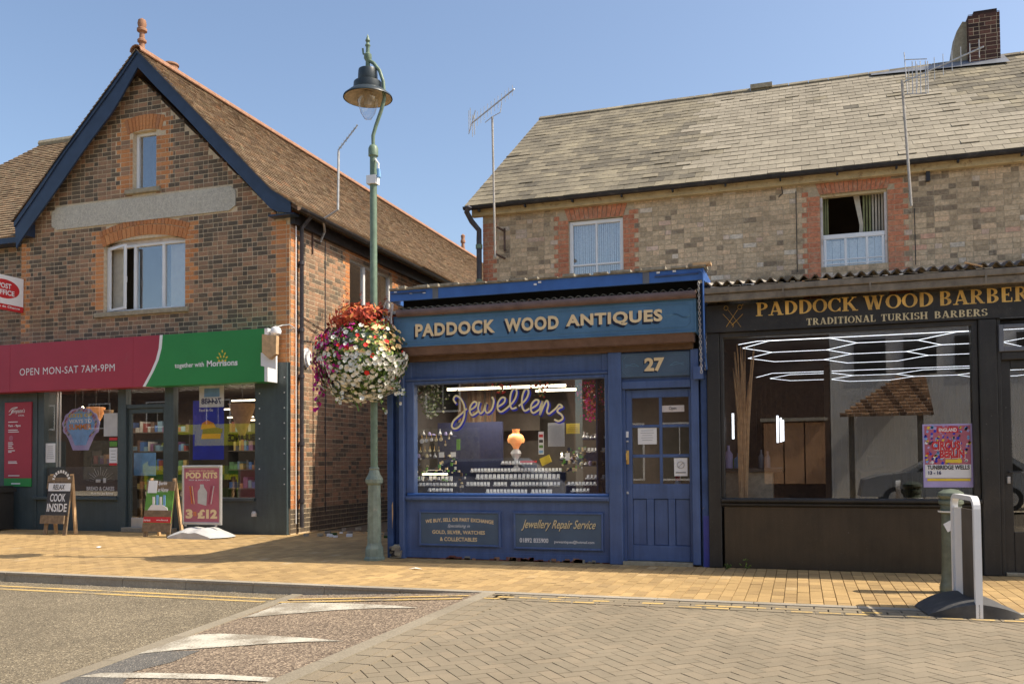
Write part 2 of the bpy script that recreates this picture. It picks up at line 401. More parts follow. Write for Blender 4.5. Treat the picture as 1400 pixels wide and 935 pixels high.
def sub(iv, cuts):
    out = [iv]
    for a, b in cuts:
        nx = []
        for x, y in out:
            if b <= x or a >= y: nx.append((x, y)); continue
            if a - x > .03: nx.append((x, a))
            if y - b > .03: nx.append((b, y))
        out = nx
    return out
CH, BL0 = .0915, .228
def brickwork(parent, O, U, N, s0, s1, z0, z1, inside, holes, quoins, mats, tone, qtone, n_ind=300, joint=.014, name='brick', bond='flemish', BL=BL0, tooth=.055):
    """bricks on the plane O + s*U + z*Z facing N. quoins: (sa, sb, za, zb, toothL, toothR)"""
    O = np.array(O, float); U = np.array(U, float); N = np.array(N, float); Z = np.array([0, 0, 1.])
    H = []; T = []; row = 0; z = z0
    while z < z1 - .02:
        za, zb = z + joint / 2, min(z + CH, z1) - joint / 2; zm = (za + zb) / 2
        cuts = [(a, b) for (a, b, c, d) in holes if c < zm < d]
        qs = []
        for (a, b, c, d, tl, tr) in quoins:
            if c < zm < d:
                e = tooth if row % 2 else -tooth
                qs.append((a - (e if tl else 0), b + (e if tr else 0)))
        s = s0 - (BL / 2 if row % 2 else 0) - random.random() * .02; k = row
        spans = []
        while s < s1:
            L = BL if (k % 2 == 0 or bond != 'flemish') else BL / 2
            if random.random() < .12: L = BL / 2
            for x, y in sub((max(s, s0), min(s + L, s1)), cuts + qs):
                spans.append((x, y, 0))
            s += L; k += 1
        for a, b in qs:
            s = a
            k = row
            while s < b - .02:
                L = BL if k % 2 == 0 else BL / 2
                e = min(s + L, b)
                if b - e < .07: e = b
                for x, y in sub((s, e), cuts): spans.append((x, y, 1))
                s = e; k += 1
        for a, b, kind in spans:
            a += joint / 2; b -= joint / 2
            if b - a < .015 or not inside((a + b) / 2, zm): continue
            d = .003 + random.random() * .004
            jz = random.uniform(-.0015, .0015)
            f = [(a, za + jz), (b, za + jz), (b, zb + jz), (a, zb + jz)]
            H.append([O + U * x + Z * y + N * d for x, y in f] + [O + U * x + Z * y for x, y in f])
            T.append(qtone() if kind else tone((a + b) / 2, zm))
        z += CH; row += 1
    pieces(name, parent, H, T, mats, n_ind=n_ind)

def archbricks(parent, O, U, N, cx, zc, r0, r1, a0, a1, n, mat, tone, name='arch_brick'):
    """voussoirs: ring segment from angle a0 to a1 (degrees, 90 = up) about (cx,zc)"""
    O = np.array(O, float); U = np.array(U, float); N = np.array(N, float); Z = np.array([0, 0, 1.])
    H = []; T = []
    for i in range(n):
        t0 = rad(a0 + (a1 - a0) * (i + .07) / n); t1 = rad(a0 + (a1 - a0) * (i + .93) / n)
        f = [(cx + r * math.cos(t), zc + r * math.sin(t)) for r, t in ((r0, t0), (r0, t1), (r1, t1), (r1, t0))]
        H.append([O + U * x + Z * y + N * (.016 + .003 * (i % 2)) for x, y in f] + [O + U * x + Z * y for x, y in f]); T.append(tone())
    pieces(name, parent, H, T, [mat], n_ind=len(H))

def text(s, x0, x1, z0, z1, Y, mat, parent, name='lettering', bold=.012, shear=0.0, space=1.0, flip=False, shadow=None, sd=(.012, -.012), thick=0.0, frame=None, label=None):
    cu = bpy.data.curves.new('t', 'FONT'); cu.body = s; cu.size = 1.0; cu.offset = bold; cu.shear = shear
    cu.space_character = space; cu.fill_mode = 'FRONT' if thick == 0 else 'BOTH'
    cu.align_x = 'LEFT'; cu.resolution_u = 3; cu.space_line = .95
    if thick: cu.extrude = .5
    ob = bpy.data.objects.new('t', cu); COL.objects.link(ob)
    dg = bpy.context.evaluated_depsgraph_get(); me = bpy.data.meshes.new_from_object(ob.evaluated_get(dg))
    bpy.data.objects.remove(ob)
    co = np.zeros(len(me.vertices) * 3); me.vertices.foreach_get('co', co); co = co.reshape(-1, 3)
    mn = co.min(0); mx = co.max(0); w = max(1e-5, mx[0] - mn[0]); h = max(1e-5, mx[1] - mn[1])
    fs = [list(p.vertices) for p in me.polygons]; bpy.data.meshes.remove(me)
    def mapped(dx, dz, dy):
        out = []
        for c in co:
            a = (c[0] - mn[0]) / w; b = (c[1] - mn[1]) / h
            if flip: a = 1 - a
            X = x0 + (x1 - x0) * a + dx; Zz = z0 + (z1 - z0) * b + dz
            y = Y + dy - (c[2] * 2 * thick if thick else 0)
            out.append(frame(X, Zz, dy - (c[2] * 2 * thick if thick else 0)) if frame else (X, y, Zz))
        return out
    if shadow:
        mb = MB(); mb.add(mapped(sd[0], sd[1], .0015), fs, shadow); mb.build(name + '_shadow', parent)
    mb = MB(); mb.add(mapped(0, 0, 0), [f[::-1] for f in fs] if flip else fs, mat)
    return mb.build(name, parent, label=label)

# slab-serif capitals drawn as strokes in a unit-high box
def _st(a, b, w): return ('s', a, b, w)
def _arc(cx, cz, rx, rz, a0, a1, w): return ('a', cx, cz, rx, rz, a0, a1, w)
T1, T2 = .21, .09
def _ser(x, z, w=.3): return ('r', x - w / 2, x + w / 2, z, .07)
GL = {
 'P': (.68, [_st((.17, 0), (.17, 1), T1), _arc(.3, .72, .28, .235, 90, -90, .15), _st((.17, .965), (.32, .965), T2), _st((.17, .47), (.32, .47), T2), _ser(.17, 0, .4), _ser(.12, 1, .24)]),
 'A': (.86, [_st((.14, 0), (.4, 1), T2), _st((.7, 0), (.42, 1), T1), _st((.22, .3), (.62, .3), T2), _ser(.13, 0, .3), _ser(.7, 0, .36)]),
 'D': (.78, [_st((.17, 0), (.17, 1), T1), _arc(.27, .5, .4, .46, 90, -90, .17), _st((.1, .965), (.3, .965), T2), _st((.1, .035), (.3, .035), T2)]),
 'O': (.82, [_arc(.41, .5, .33, .46, 0, 360, .15)]),
 'C': (.76, [_arc(.42, .5, .33, .46, 42, 318, .15), _st((.68, .66), (.68, .98), .06), _st((.68, .02), (.68, .3), .06)]),
 'K': (.84, [_st((.17, 0), (.17, 1), T1), _st((.25, .45), (.66, .98), T2), _st((.36, .6), (.7, .03), T1), _ser(.17, 0, .38), _ser(.17, 1, .38), _ser(.66, 1, .28), _ser(.72, 0, .32)]),
 'W': (1.15, [_st((.14, 1), (.36, 0), T1), _st((.38, .02), (.56, .95), T2), _st((.56, 1), (.78, 0), T1), _st((.8, .02), (1.0, .98), T2), _ser(.14, 1, .34), _ser(.56, 1, .3), _ser(1.0, 1, .26)]),
 'B': (.74, [_st((.17, 0), (.17, 1), T1), _arc(.3, .745, .24, .215, 90, -90, .15), _arc(.3, .27, .29, .235, 90, -90, .16), _st((.1, .965), (.32, .965), T2), _st((.1, .035), (.32, .035), T2), _st((.17, .52), (.3, .52), T2)]),
 'R': (.82, [_st((.17, 0), (.17, 1), T1), _arc(.3, .745, .26, .215, 90, -90, .15), _st((.1, .965), (.32, .965), T2), _st((.17, .52), (.34, .52), T2), _st((.38, .5), (.66, .03), T1), _ser(.17, 0, .38), _ser(.69, 0, .26)]),
 'E': (.68, [_st((.17, 0), (.17, 1), T1), _st((.08, .965), (.56, .965), T2), _st((.17, .5), (.44, .5), T2), _st((.08, .035), (.6, .035), T2), _st((.56, .72), (.56, 1), .06), _st((.6, 0), (.6, .3), .06), _st((.44, .4), (.44, .62), .05)]),
 'S': (.64, [_arc(.31, .73, .21, .22, 20, 270, .15), _arc(.31, .27, .22, .23, 90, -165, .16), _st((.53, .7), (.53, .98), .05), _st((.09, .02), (.09, .3), .05)]),
 'T': (.74, [_st((.37, 0), (.37, 1), T1), _st((.06, .965), (.68, .965), T2), _st((.07, .7), (.07, 1), .06), _st((.67, .7), (.67, 1), .06), _ser(.37, 0, .4)]),
 'I': (.4, [_st((.2, 0), (.2, 1), T1), _ser(.2, 0, .36), _ser(.2, 1, .36)]),
 'N': (.86, [_st((.15, 0), (.15, 1), T2), _st((.15, .98), (.68, .02), T1), _st((.7, 0), (.7, 1), T2), _ser(.15, 0, .3), _ser(.12, 1, .26), _ser(.7, 1, .3)]),
 'L': (.66, [_st((.17, 0), (.17, 1), T1), _ser(.17, 1, .38), _st((.08, .035), (.58, .035), T2), _st((.58, 0), (.58, .32), .06)]),
 'U': (.84, [_st((.17, .35), (.17, 1), T1), _st((.68, .35), (.68, 1), T2), _arc(.42, .35, .25, .3, 180, 360, .15), _ser(.17, 1, .36), _ser(.68, 1, .3)]),
 'H': (.88, [_st((.17, 0), (.17, 1), T1), _st((.7, 0), (.7, 1), T1), _st((.17, .5), (.7, .5), T2), _ser(.17, 0, .38), _ser(.17, 1, .38), _ser(.7, 0, .38), _ser(.7, 1, .38)]),
}
def serif(s, x0, x1, z0, z1, Y, mat, parent, name='lettering', gap=.06, word=.42):
    tot = sum((GL[c][0] + gap) if c != ' ' else word for c in s) - gap; k = (x1 - x0) / tot; h = z1 - z0
    mb = MB(); x = 0; e = 0
    def pt(a, b, d): return (x0 + (x + a) * k, Y - d, z0 + b * h)
    for c in s:
        if c == ' ': x += word; continue
        w, sts = GL[c]
        for st in sts:
            e += 1; d = .0004 * (e % 7)
            if st[0] == 's':
                (a0, b0), (a1, b1), t = st[1], st[2], st[3]
                if abs(b1 - b0) < 1e-6: q = [(a0, b0 - t / 2), (a1, b0 - t / 2), (a1, b0 + t / 2), (a0, b0 + t / 2)]
                else: q = [(a0 - t / 2, b0), (a0 + t / 2, b0), (a1 + t / 2, b1), (a1 - t / 2, b1)]
                mb.sheet([pt(a, min(1, max(0, b)), d) for a, b in q], mat)
            elif st[0] == 'r':
                a0, a1, b0, t = st[1:]
                b1 = b0 + t if b0 < .5 else b0 - t
                lo, hi = min(b0, b1), max(b0, b1)
                mb.sheet([pt(a0, lo, d), pt(a1, lo, d), pt(a1, hi, d), pt(a0, hi, d)], mat)
            else:
                cx, cz, rx, rz, t0, t1, t = st[1:]; n = 14
                for i in range(n):
                    p = []
                    for q, sgn in ((i, 1), (i + 1, 1), (i + 1, -1), (i, -1)):
                        th = rad(t0 + (t1 - t0) * q / n); tk = t / 2 * (.55 + .75 * abs(math.cos(th)))
                        p.append(pt(cx + (rx + sgn * tk) * math.cos(th), cz + (rz + sgn * tk * .6) * math.sin(th) , d))
                    if t1 > t0: p = p[::-1]
                    mb.sheet(p, mat)
        x += w + gap
    return mb.build(name, parent)
def ribbon(mb, pts, w, Y, mat, off=(0, 0)):
    """flat brush stroke through (x,z) points, smoothed"""
    pts = [Vector((a, b, 0)) for a, b in pts]; sm = []
    for i in range(len(pts) - 1):
        p0 = pts[max(i - 1, 0)]; p1 = pts[i]; p2 = pts[i + 1]; p3 = pts[min(i + 2, len(pts) - 1)]
        for k in range(5):
            t = k / 5; sm.append(.5 * ((2 * p1) + (p2 - p0) * t + (2 * p0 - 5 * p1 + 4 * p2 - p3) * t * t + (3 * p1 - p0 - 3 * p2 + p3) * t ** 3))
    sm.append(pts[-1]); L = []; R = []
    for i, p in enumerate(sm):
        d = (sm[min(i + 1, len(sm) - 1)] - sm[max(i - 1, 0)]).normalized(); n = Vector((-d.y, d.x, 0)) * w / 2
        L.append(p + n); R.append(p - n)
    o = Vector((off[0], off[1], 0))
    for i in range(len(sm) - 1):
        q = [R[i] + o, R[i + 1] + o, L[i + 1] + o, L[i] + o]
        mb.sheet([(a.x, Y - .0003 * (i % 3), a.y) for a in q], mat)

def frame_window(parent, x0, x1, z0, z1, Y, fw=.055, cols=1, rows=1, mat='white', gl='glass_up', bw=.03, name='window', depth=.07, cx=None, rz=None):
    """frame with panes behind; front of the frame at Y"""
    mb = MB()
    mb.bbox(x0, x0 + fw, Y, Y + depth, z0, z1, mat); mb.bbox(x1 - fw, x1, Y, Y + depth, z0, z1, mat)
    mb.bbox(x0 + fw, x1 - fw, Y + .001, Y + depth, z0, z0 + fw, mat); mb.bbox(x0 + fw, x1 - fw, Y + .001, Y + depth, z1 - fw, z1, mat)
    xs = [x0 + fw] + (cx or [x0 + fw + (x1 - x0 - 2 * fw) * i / cols for i in range(1, cols)]) + [x1 - fw]
    zs = [z0 + fw] + (rz or [z0 + fw + (z1 - z0 - 2 * fw) * i / rows for i in range(1, rows)]) + [z1 - fw]
    for x in xs[1:-1]: mb.bbox(x - bw / 2, x + bw / 2, Y + .006, Y + depth, z0 + fw, z1 - fw, mat)
    for z in zs[1:-1]: mb.bbox(x0 + fw, x1 - fw, Y + .009, Y + depth - .003, z - bw / 2, z + bw / 2, mat)
    w = mb.build(name, parent)
    for i in range(len(xs) - 1):
        for j in range(len(zs) - 1):
            p = MB(); p.box(xs[i], xs[i + 1], Y + depth * .6, Y + depth * .6 + .006, zs[j], zs[j + 1], gl); p.build('pane', w)
    return w
# ---------------------------------------------------------------- setting: ground, road, ramp, pavement
M['stone_pale'] = plain('pale_paving', (.5, .42, .3), .85, .12, 3)
YK = 8.58; ZR = -0.11; XL2 = -3.1
YL, YB, YR, YT = 14.55, 11.4, 11.36, 16.4
def sheet_obj(name, pts, mat, kind='structure', parent=None, label=None):
    mb = MB(); mb.sheet(pts, mat); return mb.build(name, parent, kind=kind, label=label)
def asphalt(name, lo, hi, chip, sc=90, chipc=(.34, .29, .23)):
    m, nt, b = newmat(name); p = pos(nt)
    v = nt.nodes.new('ShaderNodeTexVoronoi'); v.inputs['Scale'].default_value = sc; nt.links.new(p, v.inputs['Vector'])
    sp = nt.nodes.new('ShaderNodeSeparateColor'); nt.links.new(v.outputs['Color'], sp.inputs[0])
    c = ramp(nt, sp.outputs[0], [(0, lo), (.55, hi), (chip, hi), (min(.99, chip + .03), chipc), (1, chipc)])
    n = noise(nt, .9, 7, p, .7); f = ramp(nt, n.outputs[0], [(.3, (.82,) * 3), (.7, (1.16,) * 3)])
    n3 = noise(nt, 9, 4, p, .7); f3 = ramp(nt, n3.outputs[0], [(.3, (.9,) * 3), (.7, (1.1,) * 3)])
    out = mixc(nt, 1, mixc(nt, 1, c, f, 'MULTIPLY'), f3, 'MULTIPLY'); nt.links.new(out, b.inputs['Base Color'])
    b.inputs['Roughness'].default_value = .85; spec(b, .3)
    bump(nt, b, v.outputs['Distance'], .9, .006); return m
M['asphalt'] = asphalt('grey_asphalt', (.09, .074, .052), (.2, .162, .105), .86, 90, (.36, .3, .2))
M['asphalt_chip'] = asphalt('chipped_asphalt', (.1, .07, .05), (.21, .16, .11), .72, 70, (.38, .29, .2))
M['asphalt_patch'] = asphalt('patched_asphalt', (.085, .078, .07), (.15, .14, .122), .93, 110)
def worn(name, c, lo, hi, under):
    m, nt, b = newmat(name); p = pos(nt); n = noise(nt, 55, 5, p, .75); n2 = noise(nt, 2.5, 5, p, .6)
    ad = nt.nodes.new('ShaderNodeMath'); ad.operation = 'ADD'; nt.links.new(n.outputs[0], ad.inputs[0]); nt.links.new(n2.outputs[0], ad.inputs[1])
    mx = nt.nodes.new('ShaderNodeMath'); mx.operation = 'MULTIPLY'; mx.inputs[1].default_value = .5; nt.links.new(ad.outputs[0], mx.inputs[0])
    f = ramp(nt, mx.outputs[0], [(lo, (0, 0, 0)), (hi, (1, 1, 1))])
    nt.links.new(mixc(nt, f, c, under), b.inputs['Base Color']); b.inputs['Roughness'].default_value = .8
    bump(nt, b, n.outputs[0], .5, .004); return m
M['yellow_paint'] = worn('worn_yellow_paint', (.58, .39, .13), .48, .6, (.2, .17, .13))
M['white_paint'] = worn('worn_white_paint', (.56, .52, .42), .455, .57, (.24, .2, .145))

# one wide ground sheet to the horizon
sheet_obj('ground', [(-600, -600, -.3), (600, -600, -.3), (600, 600, -.3), (-600, 600, -.3)], 'joint_dark')
def strip(nx, ny, x0, x1, y0, y1, zf, mat, name, kind='structure'):
    V = []; Fq = []
    for j in range(ny + 1):
        for i in range(nx + 1):
            x = x0 + (x1 - x0) * i / nx; y = y0 + (y1 - y0) * j / ny; V.append((x, y, zf(x, y)))
    for j in range(ny):
        for i in range(nx):
            a = j * (nx + 1) + i; Fq.append((a, a + 1, a + nx + 2, a + nx + 1))
    mb = MB(); mb.add(V, Fq, mat); return mb.build(name, None, kind=kind)
def xl1(y): return -5.35 + (8.59 - y) * .14            # lower edge of the ramp
road = sheet_obj('road', [(-60, -2.5, ZR), (xl1(-2.5), -2.5, ZR), (xl1(YK), YK, ZR), (-60, YK, ZR)], 'asphalt')
far_pave = sheet_obj('opposite_pavement', [(-60, -9, .02), (60, -9, .02), (60, -1.5, .02), (-60, -1.5, .02)], 'stone_pale')
# ramp between the two lines of setts
rm = MB()
for k_ in range(60):
    ya_, yb2_ = -2.5 + (YK + 2.5) * k_ / 60, -2.5 + (YK + 2.5) * (k_ + 1) / 60
    rm.add([(xl1(ya_), ya_, ZR), (XL2, ya_, 0), (XL2, yb2_, 0), (xl1(yb2_), yb2_, ZR)], [(0, 1, 2, 3)], 'asphalt_chip')
rampo = rm.build('ramp', None, kind='structure')
RO = Vector((XL2, 5, 0)); RN = (Vector((XL2 - xl1(5), 0, -ZR)).cross(Vector((0, 1, 0)))).normalized()
RN = ((Vector((XL2, YK, 0)) - Vector((xl1(YK), YK, ZR))).cross(Vector((xl1(0), 0, ZR)) - Vector((xl1(YK), YK, ZR)))).normalized()
if RN.z < 0: RN = -RN
def onramp(u, v, lift=.004):
    x, y = G(u, v, -.05)
    for _ in range(6):
        t = (x - xl1(y)) / (XL2 - xl1(y)); z = ZR + (0 - ZR) * min(1, max(0, t)); x, y = G(u, v, z)
    return (x, y, z + lift)
# table of blocks at pavement level (mortar bed; the blocks stand on it)
bed = sheet_obj('block_paved_road', [(XL2, -2.5, -.03), (40, -2.5, -.03), (40, YK, -.03), (XL2, YK, -.03)], 'joint_dark')
pave = sheet_obj('pavement', [(-60, YK, -.022), (40, YK, -.022), (40, 36, -.022), (-60, 36, -.022)], 'joint')

# pavers of the pavement: 0.12 x 0.24, long side across the kerb
H = []; T = []; mi = []
def slab_hex(cx, cy, hx, hy, ang, z, zb, ch=.0022):
    c, s = math.cos(ang), math.sin(ang); out = []
    for (hx_, hy_, zz) in ((hx - ch, hy - ch, z), (hx, hy, zb)):
        for a, b in ((-hx_, -hy_), (hx_, -hy_), (hx_, hy_), (-hx_, hy_)):
            out.append((cx + a * c - b * s, cy + a * s + b * c, zz))
    return out
PW, PLn = .121, .242; i = 0; x = -17.0
while x < 4.6:
    off = (i % 2) * PW; y = YK + .14 - off
    while y < 15.4:
        y0, y1 = max(y, YK + .135), y + PLn
        if y1 - y0 > .04 and not (x > -5.6 and y0 > YB + .25) and not (x < -9.4 and y0 > YL + .15):
            if y0 < 12.4 or x < -5.2:
                H.append(slab_hex(x + PW / 2, (y0 + y1) / 2, PW / 2 - .0018, (y1 - y0) / 2 - .0018, 0, random.uniform(-.0015, .0015), -.02)); T.append(random.random() * .8 + (.2 if random.random() < .1 else 0))
        y += PLn
    x += PW; i += 1
pieces('paving_block', pave, H, T, [M['paver']])
# herringbone blocks of the raised road table
RW = .103
H = []; T = []; A = rad(41); c_, s_ = math.cos(A), math.sin(A)
for iy in range(-95, 95):
    for ix in range(-95, 95):
        m = (ix - iy) % 4
        if m not in (0, 3): continue
        a, b = (2, 1) if m == 0 else (1, 2)
        lx = (ix + a / 2) * RW; ly = (iy + b / 2) * RW
        cx = lx * c_ - ly * s_ + 1.2; cy = lx * s_ + ly * c_ + 5.5
        if not (XL2 + .26 < cx < 6.5 and 2.9 < cy < YK - .25): continue
        H.append(slab_hex(cx, cy, a * RW / 2 - .0013, b * RW / 2 - .0013, A, -.0065 + random.uniform(-.0015, .0015), -.03)); T.append(random.random())
# straight edge courses along the ramp and along the kerb
YC = []
for k in range(2):
    y = 2.9
    while y < YK - .3:
        H.append(slab_hex(XL2 + .145 + k * .125, y + .12, .058, .118, 0, -.001, -.03)); T.append(random.random()); y += .244
x = XL2 + .02
yl = []
while x < 6.4:
    for k, yy in enumerate((YK - .075, YK - .2, YK - .325)):
        xx = x + (k % 2) * .12
        H.append(slab_hex(xx + .12, yy, .117, .059, 0, -.001, -.03)); T.append(random.random())
        yl.append((xx, yy))
    x += .244
pieces('road_block', bed, H, T, [M['sett']])
# kerb stones: an upstand on the left, flush on the right
kerb = MB(); kerb.box(-60, -16.9, YK - .005, YK + .13, -.3, 0, 'kerb'); kerb = kerb.build('kerb', None, kind='structure')
H = []; T = []; x = -16.9
while x < 6:
    x1 = x + .914
    H.append([(x + .004, YK + .012, .002), (x1 - .004, YK + .012, .002), (x1 - .004, YK + .128, .002), (x + .004, YK + .128, .002), (x + .004, YK - .004, -.2), (x1 - .004, YK - .004, -.2), (x1 - .004, YK + .13, -.2), (x + .004, YK + .13, -.2)]); T.append(random.random()); x = x1
pieces('kerb_stone', kerb, H, T, [M['kerb']])
# two lines of edging setts
edge = MB(); edge.box(-5.4, -5.3, -2.5, -2.45, -.3, ZR, 'kerb'); edge = edge.build('ramp_edging', None, kind='structure')
H = []; T = []
y = 2.6
while y < YK - .02:
    y1 = min(y + .9, YK - .005); xa, xb = xl1(y), xl1(y1); z = ZR + .012
    H.append([(xa - .06, y + .004, z), (xa + .07, y + .004, z), (xb + .07, y1, z), (xb - .06, y1, z), (xa - .06, y + .004, -.2), (xa + .07, y + .004, -.2), (xb + .07, y1, -.2), (xb - .06, y1, -.2)]); T.append(random.random())
    H.append([(XL2 - .06, y + .004, .005), (XL2 + .08, y + .004, .005), (XL2 + .08, y1, .005), (XL2 - .06, y1, .005), (XL2 - .06, y + .004, -.2), (XL2 + .08, y + .004, -.2), (XL2 + .08, y1, -.2), (XL2 - .06, y1, -.2)]); T.append(random.random()); y = y1
M['edging'] = toned('edging_sett', [(0, (.24, .205, .15)), (1, (.3, .26, .195))], var=.25, scale=60)
pieces('edging_stone', edge, H, T, [M['edging']])
# markings
def mark(name, pts, mat, label, cat='road marking', group=None):
    mb = MB(); mb.sheet(pts, mat); return mb.build(name, None, label=label, cat=cat, group=group, kind=None)
yl_o = thing('double_yellow_line', 'double yellow line painted on the asphalt along the raised kerb and over the ramp', 'road marking', (-9, YK - .4, ZR))
for d0, d1 in ((.30, .375), (.5, .575)):
    mb = MB()
    mb.sheet([(-40, YK - d1, ZR + .004), (xl1(YK) - .07, YK - d1, ZR + .004), (xl1(YK) - .07, YK - d0, ZR + .004), (-40, YK - d0, ZR + .004)], 'yellow_paint')
    mb.sheet([(xl1(YK) + .05, YK - d1 - .03, ZR + .008), (XL2 - .12, YK - d1 + .12, .002), (XL2 - .12, YK - d0 + .12, .002), (xl1(YK) + .05, YK - d0 - .03, ZR + .008)], 'yellow_paint')
    mb.build('painted_line', yl_o)
def ramp_mark(pix, label):
    mb = MB(); mb.sheet([onramp(u, v, .006) for u, v in pix], 'white_paint')
    mb.build('ramp_marking', None, label=label, cat='road marking', group='white markings on the ramp')
ramp_mark([(329, 845), (352, 838), (386, 824.5), (430, 824), (494, 825.7), (540, 828), (574, 831.4), (520, 831.5), (460, 834), (400, 839)], 'farthest white curved ramp marking, nearest the kerb')
ramp_mark([(163, 897), (190, 888), (214, 881), (268, 868), (300, 866.5), (357, 868.6), (431, 873), (471, 877), (420, 877.5), (371, 880), (300, 885), (240, 889)], 'middle white curved ramp marking, the largest of the three')
ramp_mark([(107, 925.7), (137, 920.5), (200, 920), (300, 922.5), (376, 927), (366, 932.5), (300, 929), (171, 927)], 'nearest white ramp marking, a thin strip at the bottom of the photo')
mb = MB(); mb.sheet([onramp(u, v, .003) for u, v in ((58, 938), (163, 898), (214, 891), (274, 889), (235, 905), (182, 918), (165, 938))], 'asphalt_patch'); mb.build('road_patch', None, kind='structure')
# yellow paint left on single edge blocks of the table
yd = thing('broken_yellow_line', 'patchy double yellow line left on the edge blocks of the block paving', 'road marking', (1, YK - .3, 0))
mb = MB()
for xx, yy in yl:
    near = abs(yy - (YK - .2)) < .03; mid = abs(yy - (YK - .325)) < .03
    if random.random() < (.62 if near else .75 if mid else .05):
        a = random.uniform(.0, .05); b = random.uniform(.19, .236); w = random.uniform(.03, .052)
        mb.sheet([(xx + a, yy - w, .0012), (xx + b, yy - w * random.uniform(.7, 1), .0012), (xx + b, yy + w * .6, .0012), (xx + a, yy + w * random.uniform(.3, .7), .0012)], 'yellow_paint')
mb.build('painted_dash', yd, kind='stuff')
# grit along the kerb and specks
mb = MB()
for _ in range(900):
    x = random.uniform(-16, -3.2); t = (x + 5.3) / 2.2
    z = ZR if x < -5.3 else ZR * (1 - min(1, t)); dens = 1 if x > -5.6 else .35
    if random.random() > dens: continue
    y = YK - .01 - abs(random.gauss(0, .07)); r = random.uniform(.004, .011)
    mb.add([(x - r, y - r, z + .002), (x + r, y - r * .6, z + .002), (x, y + r, z + .002), (x, y, z + .002 + r)], [(0, 1, 3), (1, 2, 3), (2, 0, 3)], 'kerb')
mb.build('grit', None, kind='stuff', label='loose grit and stones gathered along the foot of the kerb')
def scrap(u, v, z, r, mat, label, h=.02):
    x, y = G(u, v, z); mb = MB()
    a = random.random() * 3; c, s = math.cos(a) * r, math.sin(a) * r * .5
    mb.add([(x - c, y - s, z + .004), (x + s, y - c * .4, z + h), (x + c, y + s, z + .006), (x - s, y + c * .4, z + h * .8), (x, y, z + h * 1.3)], [(0, 1, 4), (1, 2, 4), (2, 3, 4), (3, 0, 4)], mat)
    mb.build('litter', None, label=label, cat='litter')
scrap(135, 748.5, 0, .1, 'white', 'flattened white litter on the pavement in front of the grocery door')
scrap(568, 778, 0, .1, 'paper', 'white paper strip on the pavement in front of the blue shop')
scrap(245, 804.5, ZR, .06, 'white', 'crumpled white litter in the gutter left of the blue scrap')
scrap(317, 805.5, ZR, .06, 'royal', 'small blue scrap lying against the kerb')
# ---------------------------------------------------------------- the brick gabled building with the grocery shop
def tone_brown(x=0, z=0):
    r = random.random()
    if r < .38: return random.uniform(0, .3)
    if r < .9: return random.uniform(.38, .7)
    return random.uniform(.7, .8)
def tone_orange(): return random.uniform(.86, 1) if random.random() < .85 else random.uniform(.55, .8)
gab = thing('gabled_brick_building', 'brown brick gabled building with tiled roof, dark bargeboards and a grocery shop below', 'building', (-12.6, YL, 0))
XA, ZA = P(188, 68, YL - .25)                    # apex of the roof
XE, ZE = P(398, 276, YL - .25)                   # right eave end
XW, ZW = P(20, 304, YL - .25)                    # left eave end
XS = -9.23; XQ = -15.88; YEND = 36.0
def wall_top(x):
    a = P(187, 104, YL); b = P(373, 288, YL); c = P(26, 330, YL)
    return a[1] + (b[1] - a[1]) * (x - a[0]) / (b[0] - a[0]) if x > a[0] else a[1] + (c[1] - a[1]) * (x - a[0]) / (c[0] - a[0])
ZT = 6.2
# window openings from the photograph
W1 = RECT(182, 181.5, 213.5, 256, YL); W2x0, W2x1 = P(142, 380, YL)[0], P(253, 380, YL)[0]
W2z0 = P(142, 428, YL)[1]; W2z1 = P(142, 337, YL)[1]; W2mid = P(205, 327, YL)[1] + .0
mw = MB()
zt = wall_top(XA)
hole = [(W1[0], W1[1], W1[2], W1[3]), (W2x0, W2x1, W2z0, W2z1 + .08)]
# mortar backing built from strips so that the openings stay open
def backing(mb, xs, zs, top, holes, y0, y1, mat):
    for i in range(len(xs) - 1):
        for j in range(len(zs) - 1):
            xm, zm = (xs[i] + xs[i + 1]) / 2, (zs[j] + zs[j + 1]) / 2
            if any(h[0] - 1e-6 < xm < h[1] + 1e-6 and h[2] - 1e-6 < zm < h[3] + 1e-6 for h in holes): continue
            ta, tb = top(xs[i]), top(xs[i + 1])
            if zs[j] >= max(ta, tb): continue
            a, b = min(zs[j + 1], ta), min(zs[j + 1], tb)
            a, b = max(a, zs[j]), max(b, zs[j])
            mb.prism([(xs[i], zs[j]), (xs[i + 1], zs[j]), (xs[i + 1], b), (xs[i], a)], y0, y1, mat)
xs = sorted([XQ, W2x0, W1[0], XA, W1[1], W2x1, XS - .012] + [XQ + .08 + .08 * k for k in range(82)]); zs = sorted([3.1, W2z0, W2z1 + .08, W1[2], W1[3], 12])
backing(mw, xs, zs, wall_top, hole, YL, YL + .3, 'mortar')
mw.build('front_wall', gab)
q = []
qw = .27
q.append((W2x0 - qw, W2x0, W2z0 + .05, W2z1 + .3, True, False)); q.append((W2x1, W2x1 + qw, W2z0 + .05, W2z1 + .36, False, True))
q.append((W1[0] - .36, W1[0], W1[2], W1[3] + .32, True, False)); q.append((W1[1], W1[1] + .36, W1[2], W1[3] + .32, False, True))
q.append((XS - .37, XS - .004, 3.0, 6.2, True, False)); q.append((XQ, XQ + .2, 3.0, 6.1, False, True))
bx0, bz0 = P(76, 316, YL); BND = [P(72, 290, YL), P(80, 286, YL), P(316, 254, YL), P(323, 261, YL), P(323, 276, YL), P(314, 287.5, YL), P(79, 316, YL), P(72, 310, YL)]
bl, br_ = BND[0][0], BND[3][0]; bzt = (BND[1][1] + BND[2][1]) / 2; bzb = (BND[6][1] + BND[5][1]) / 2
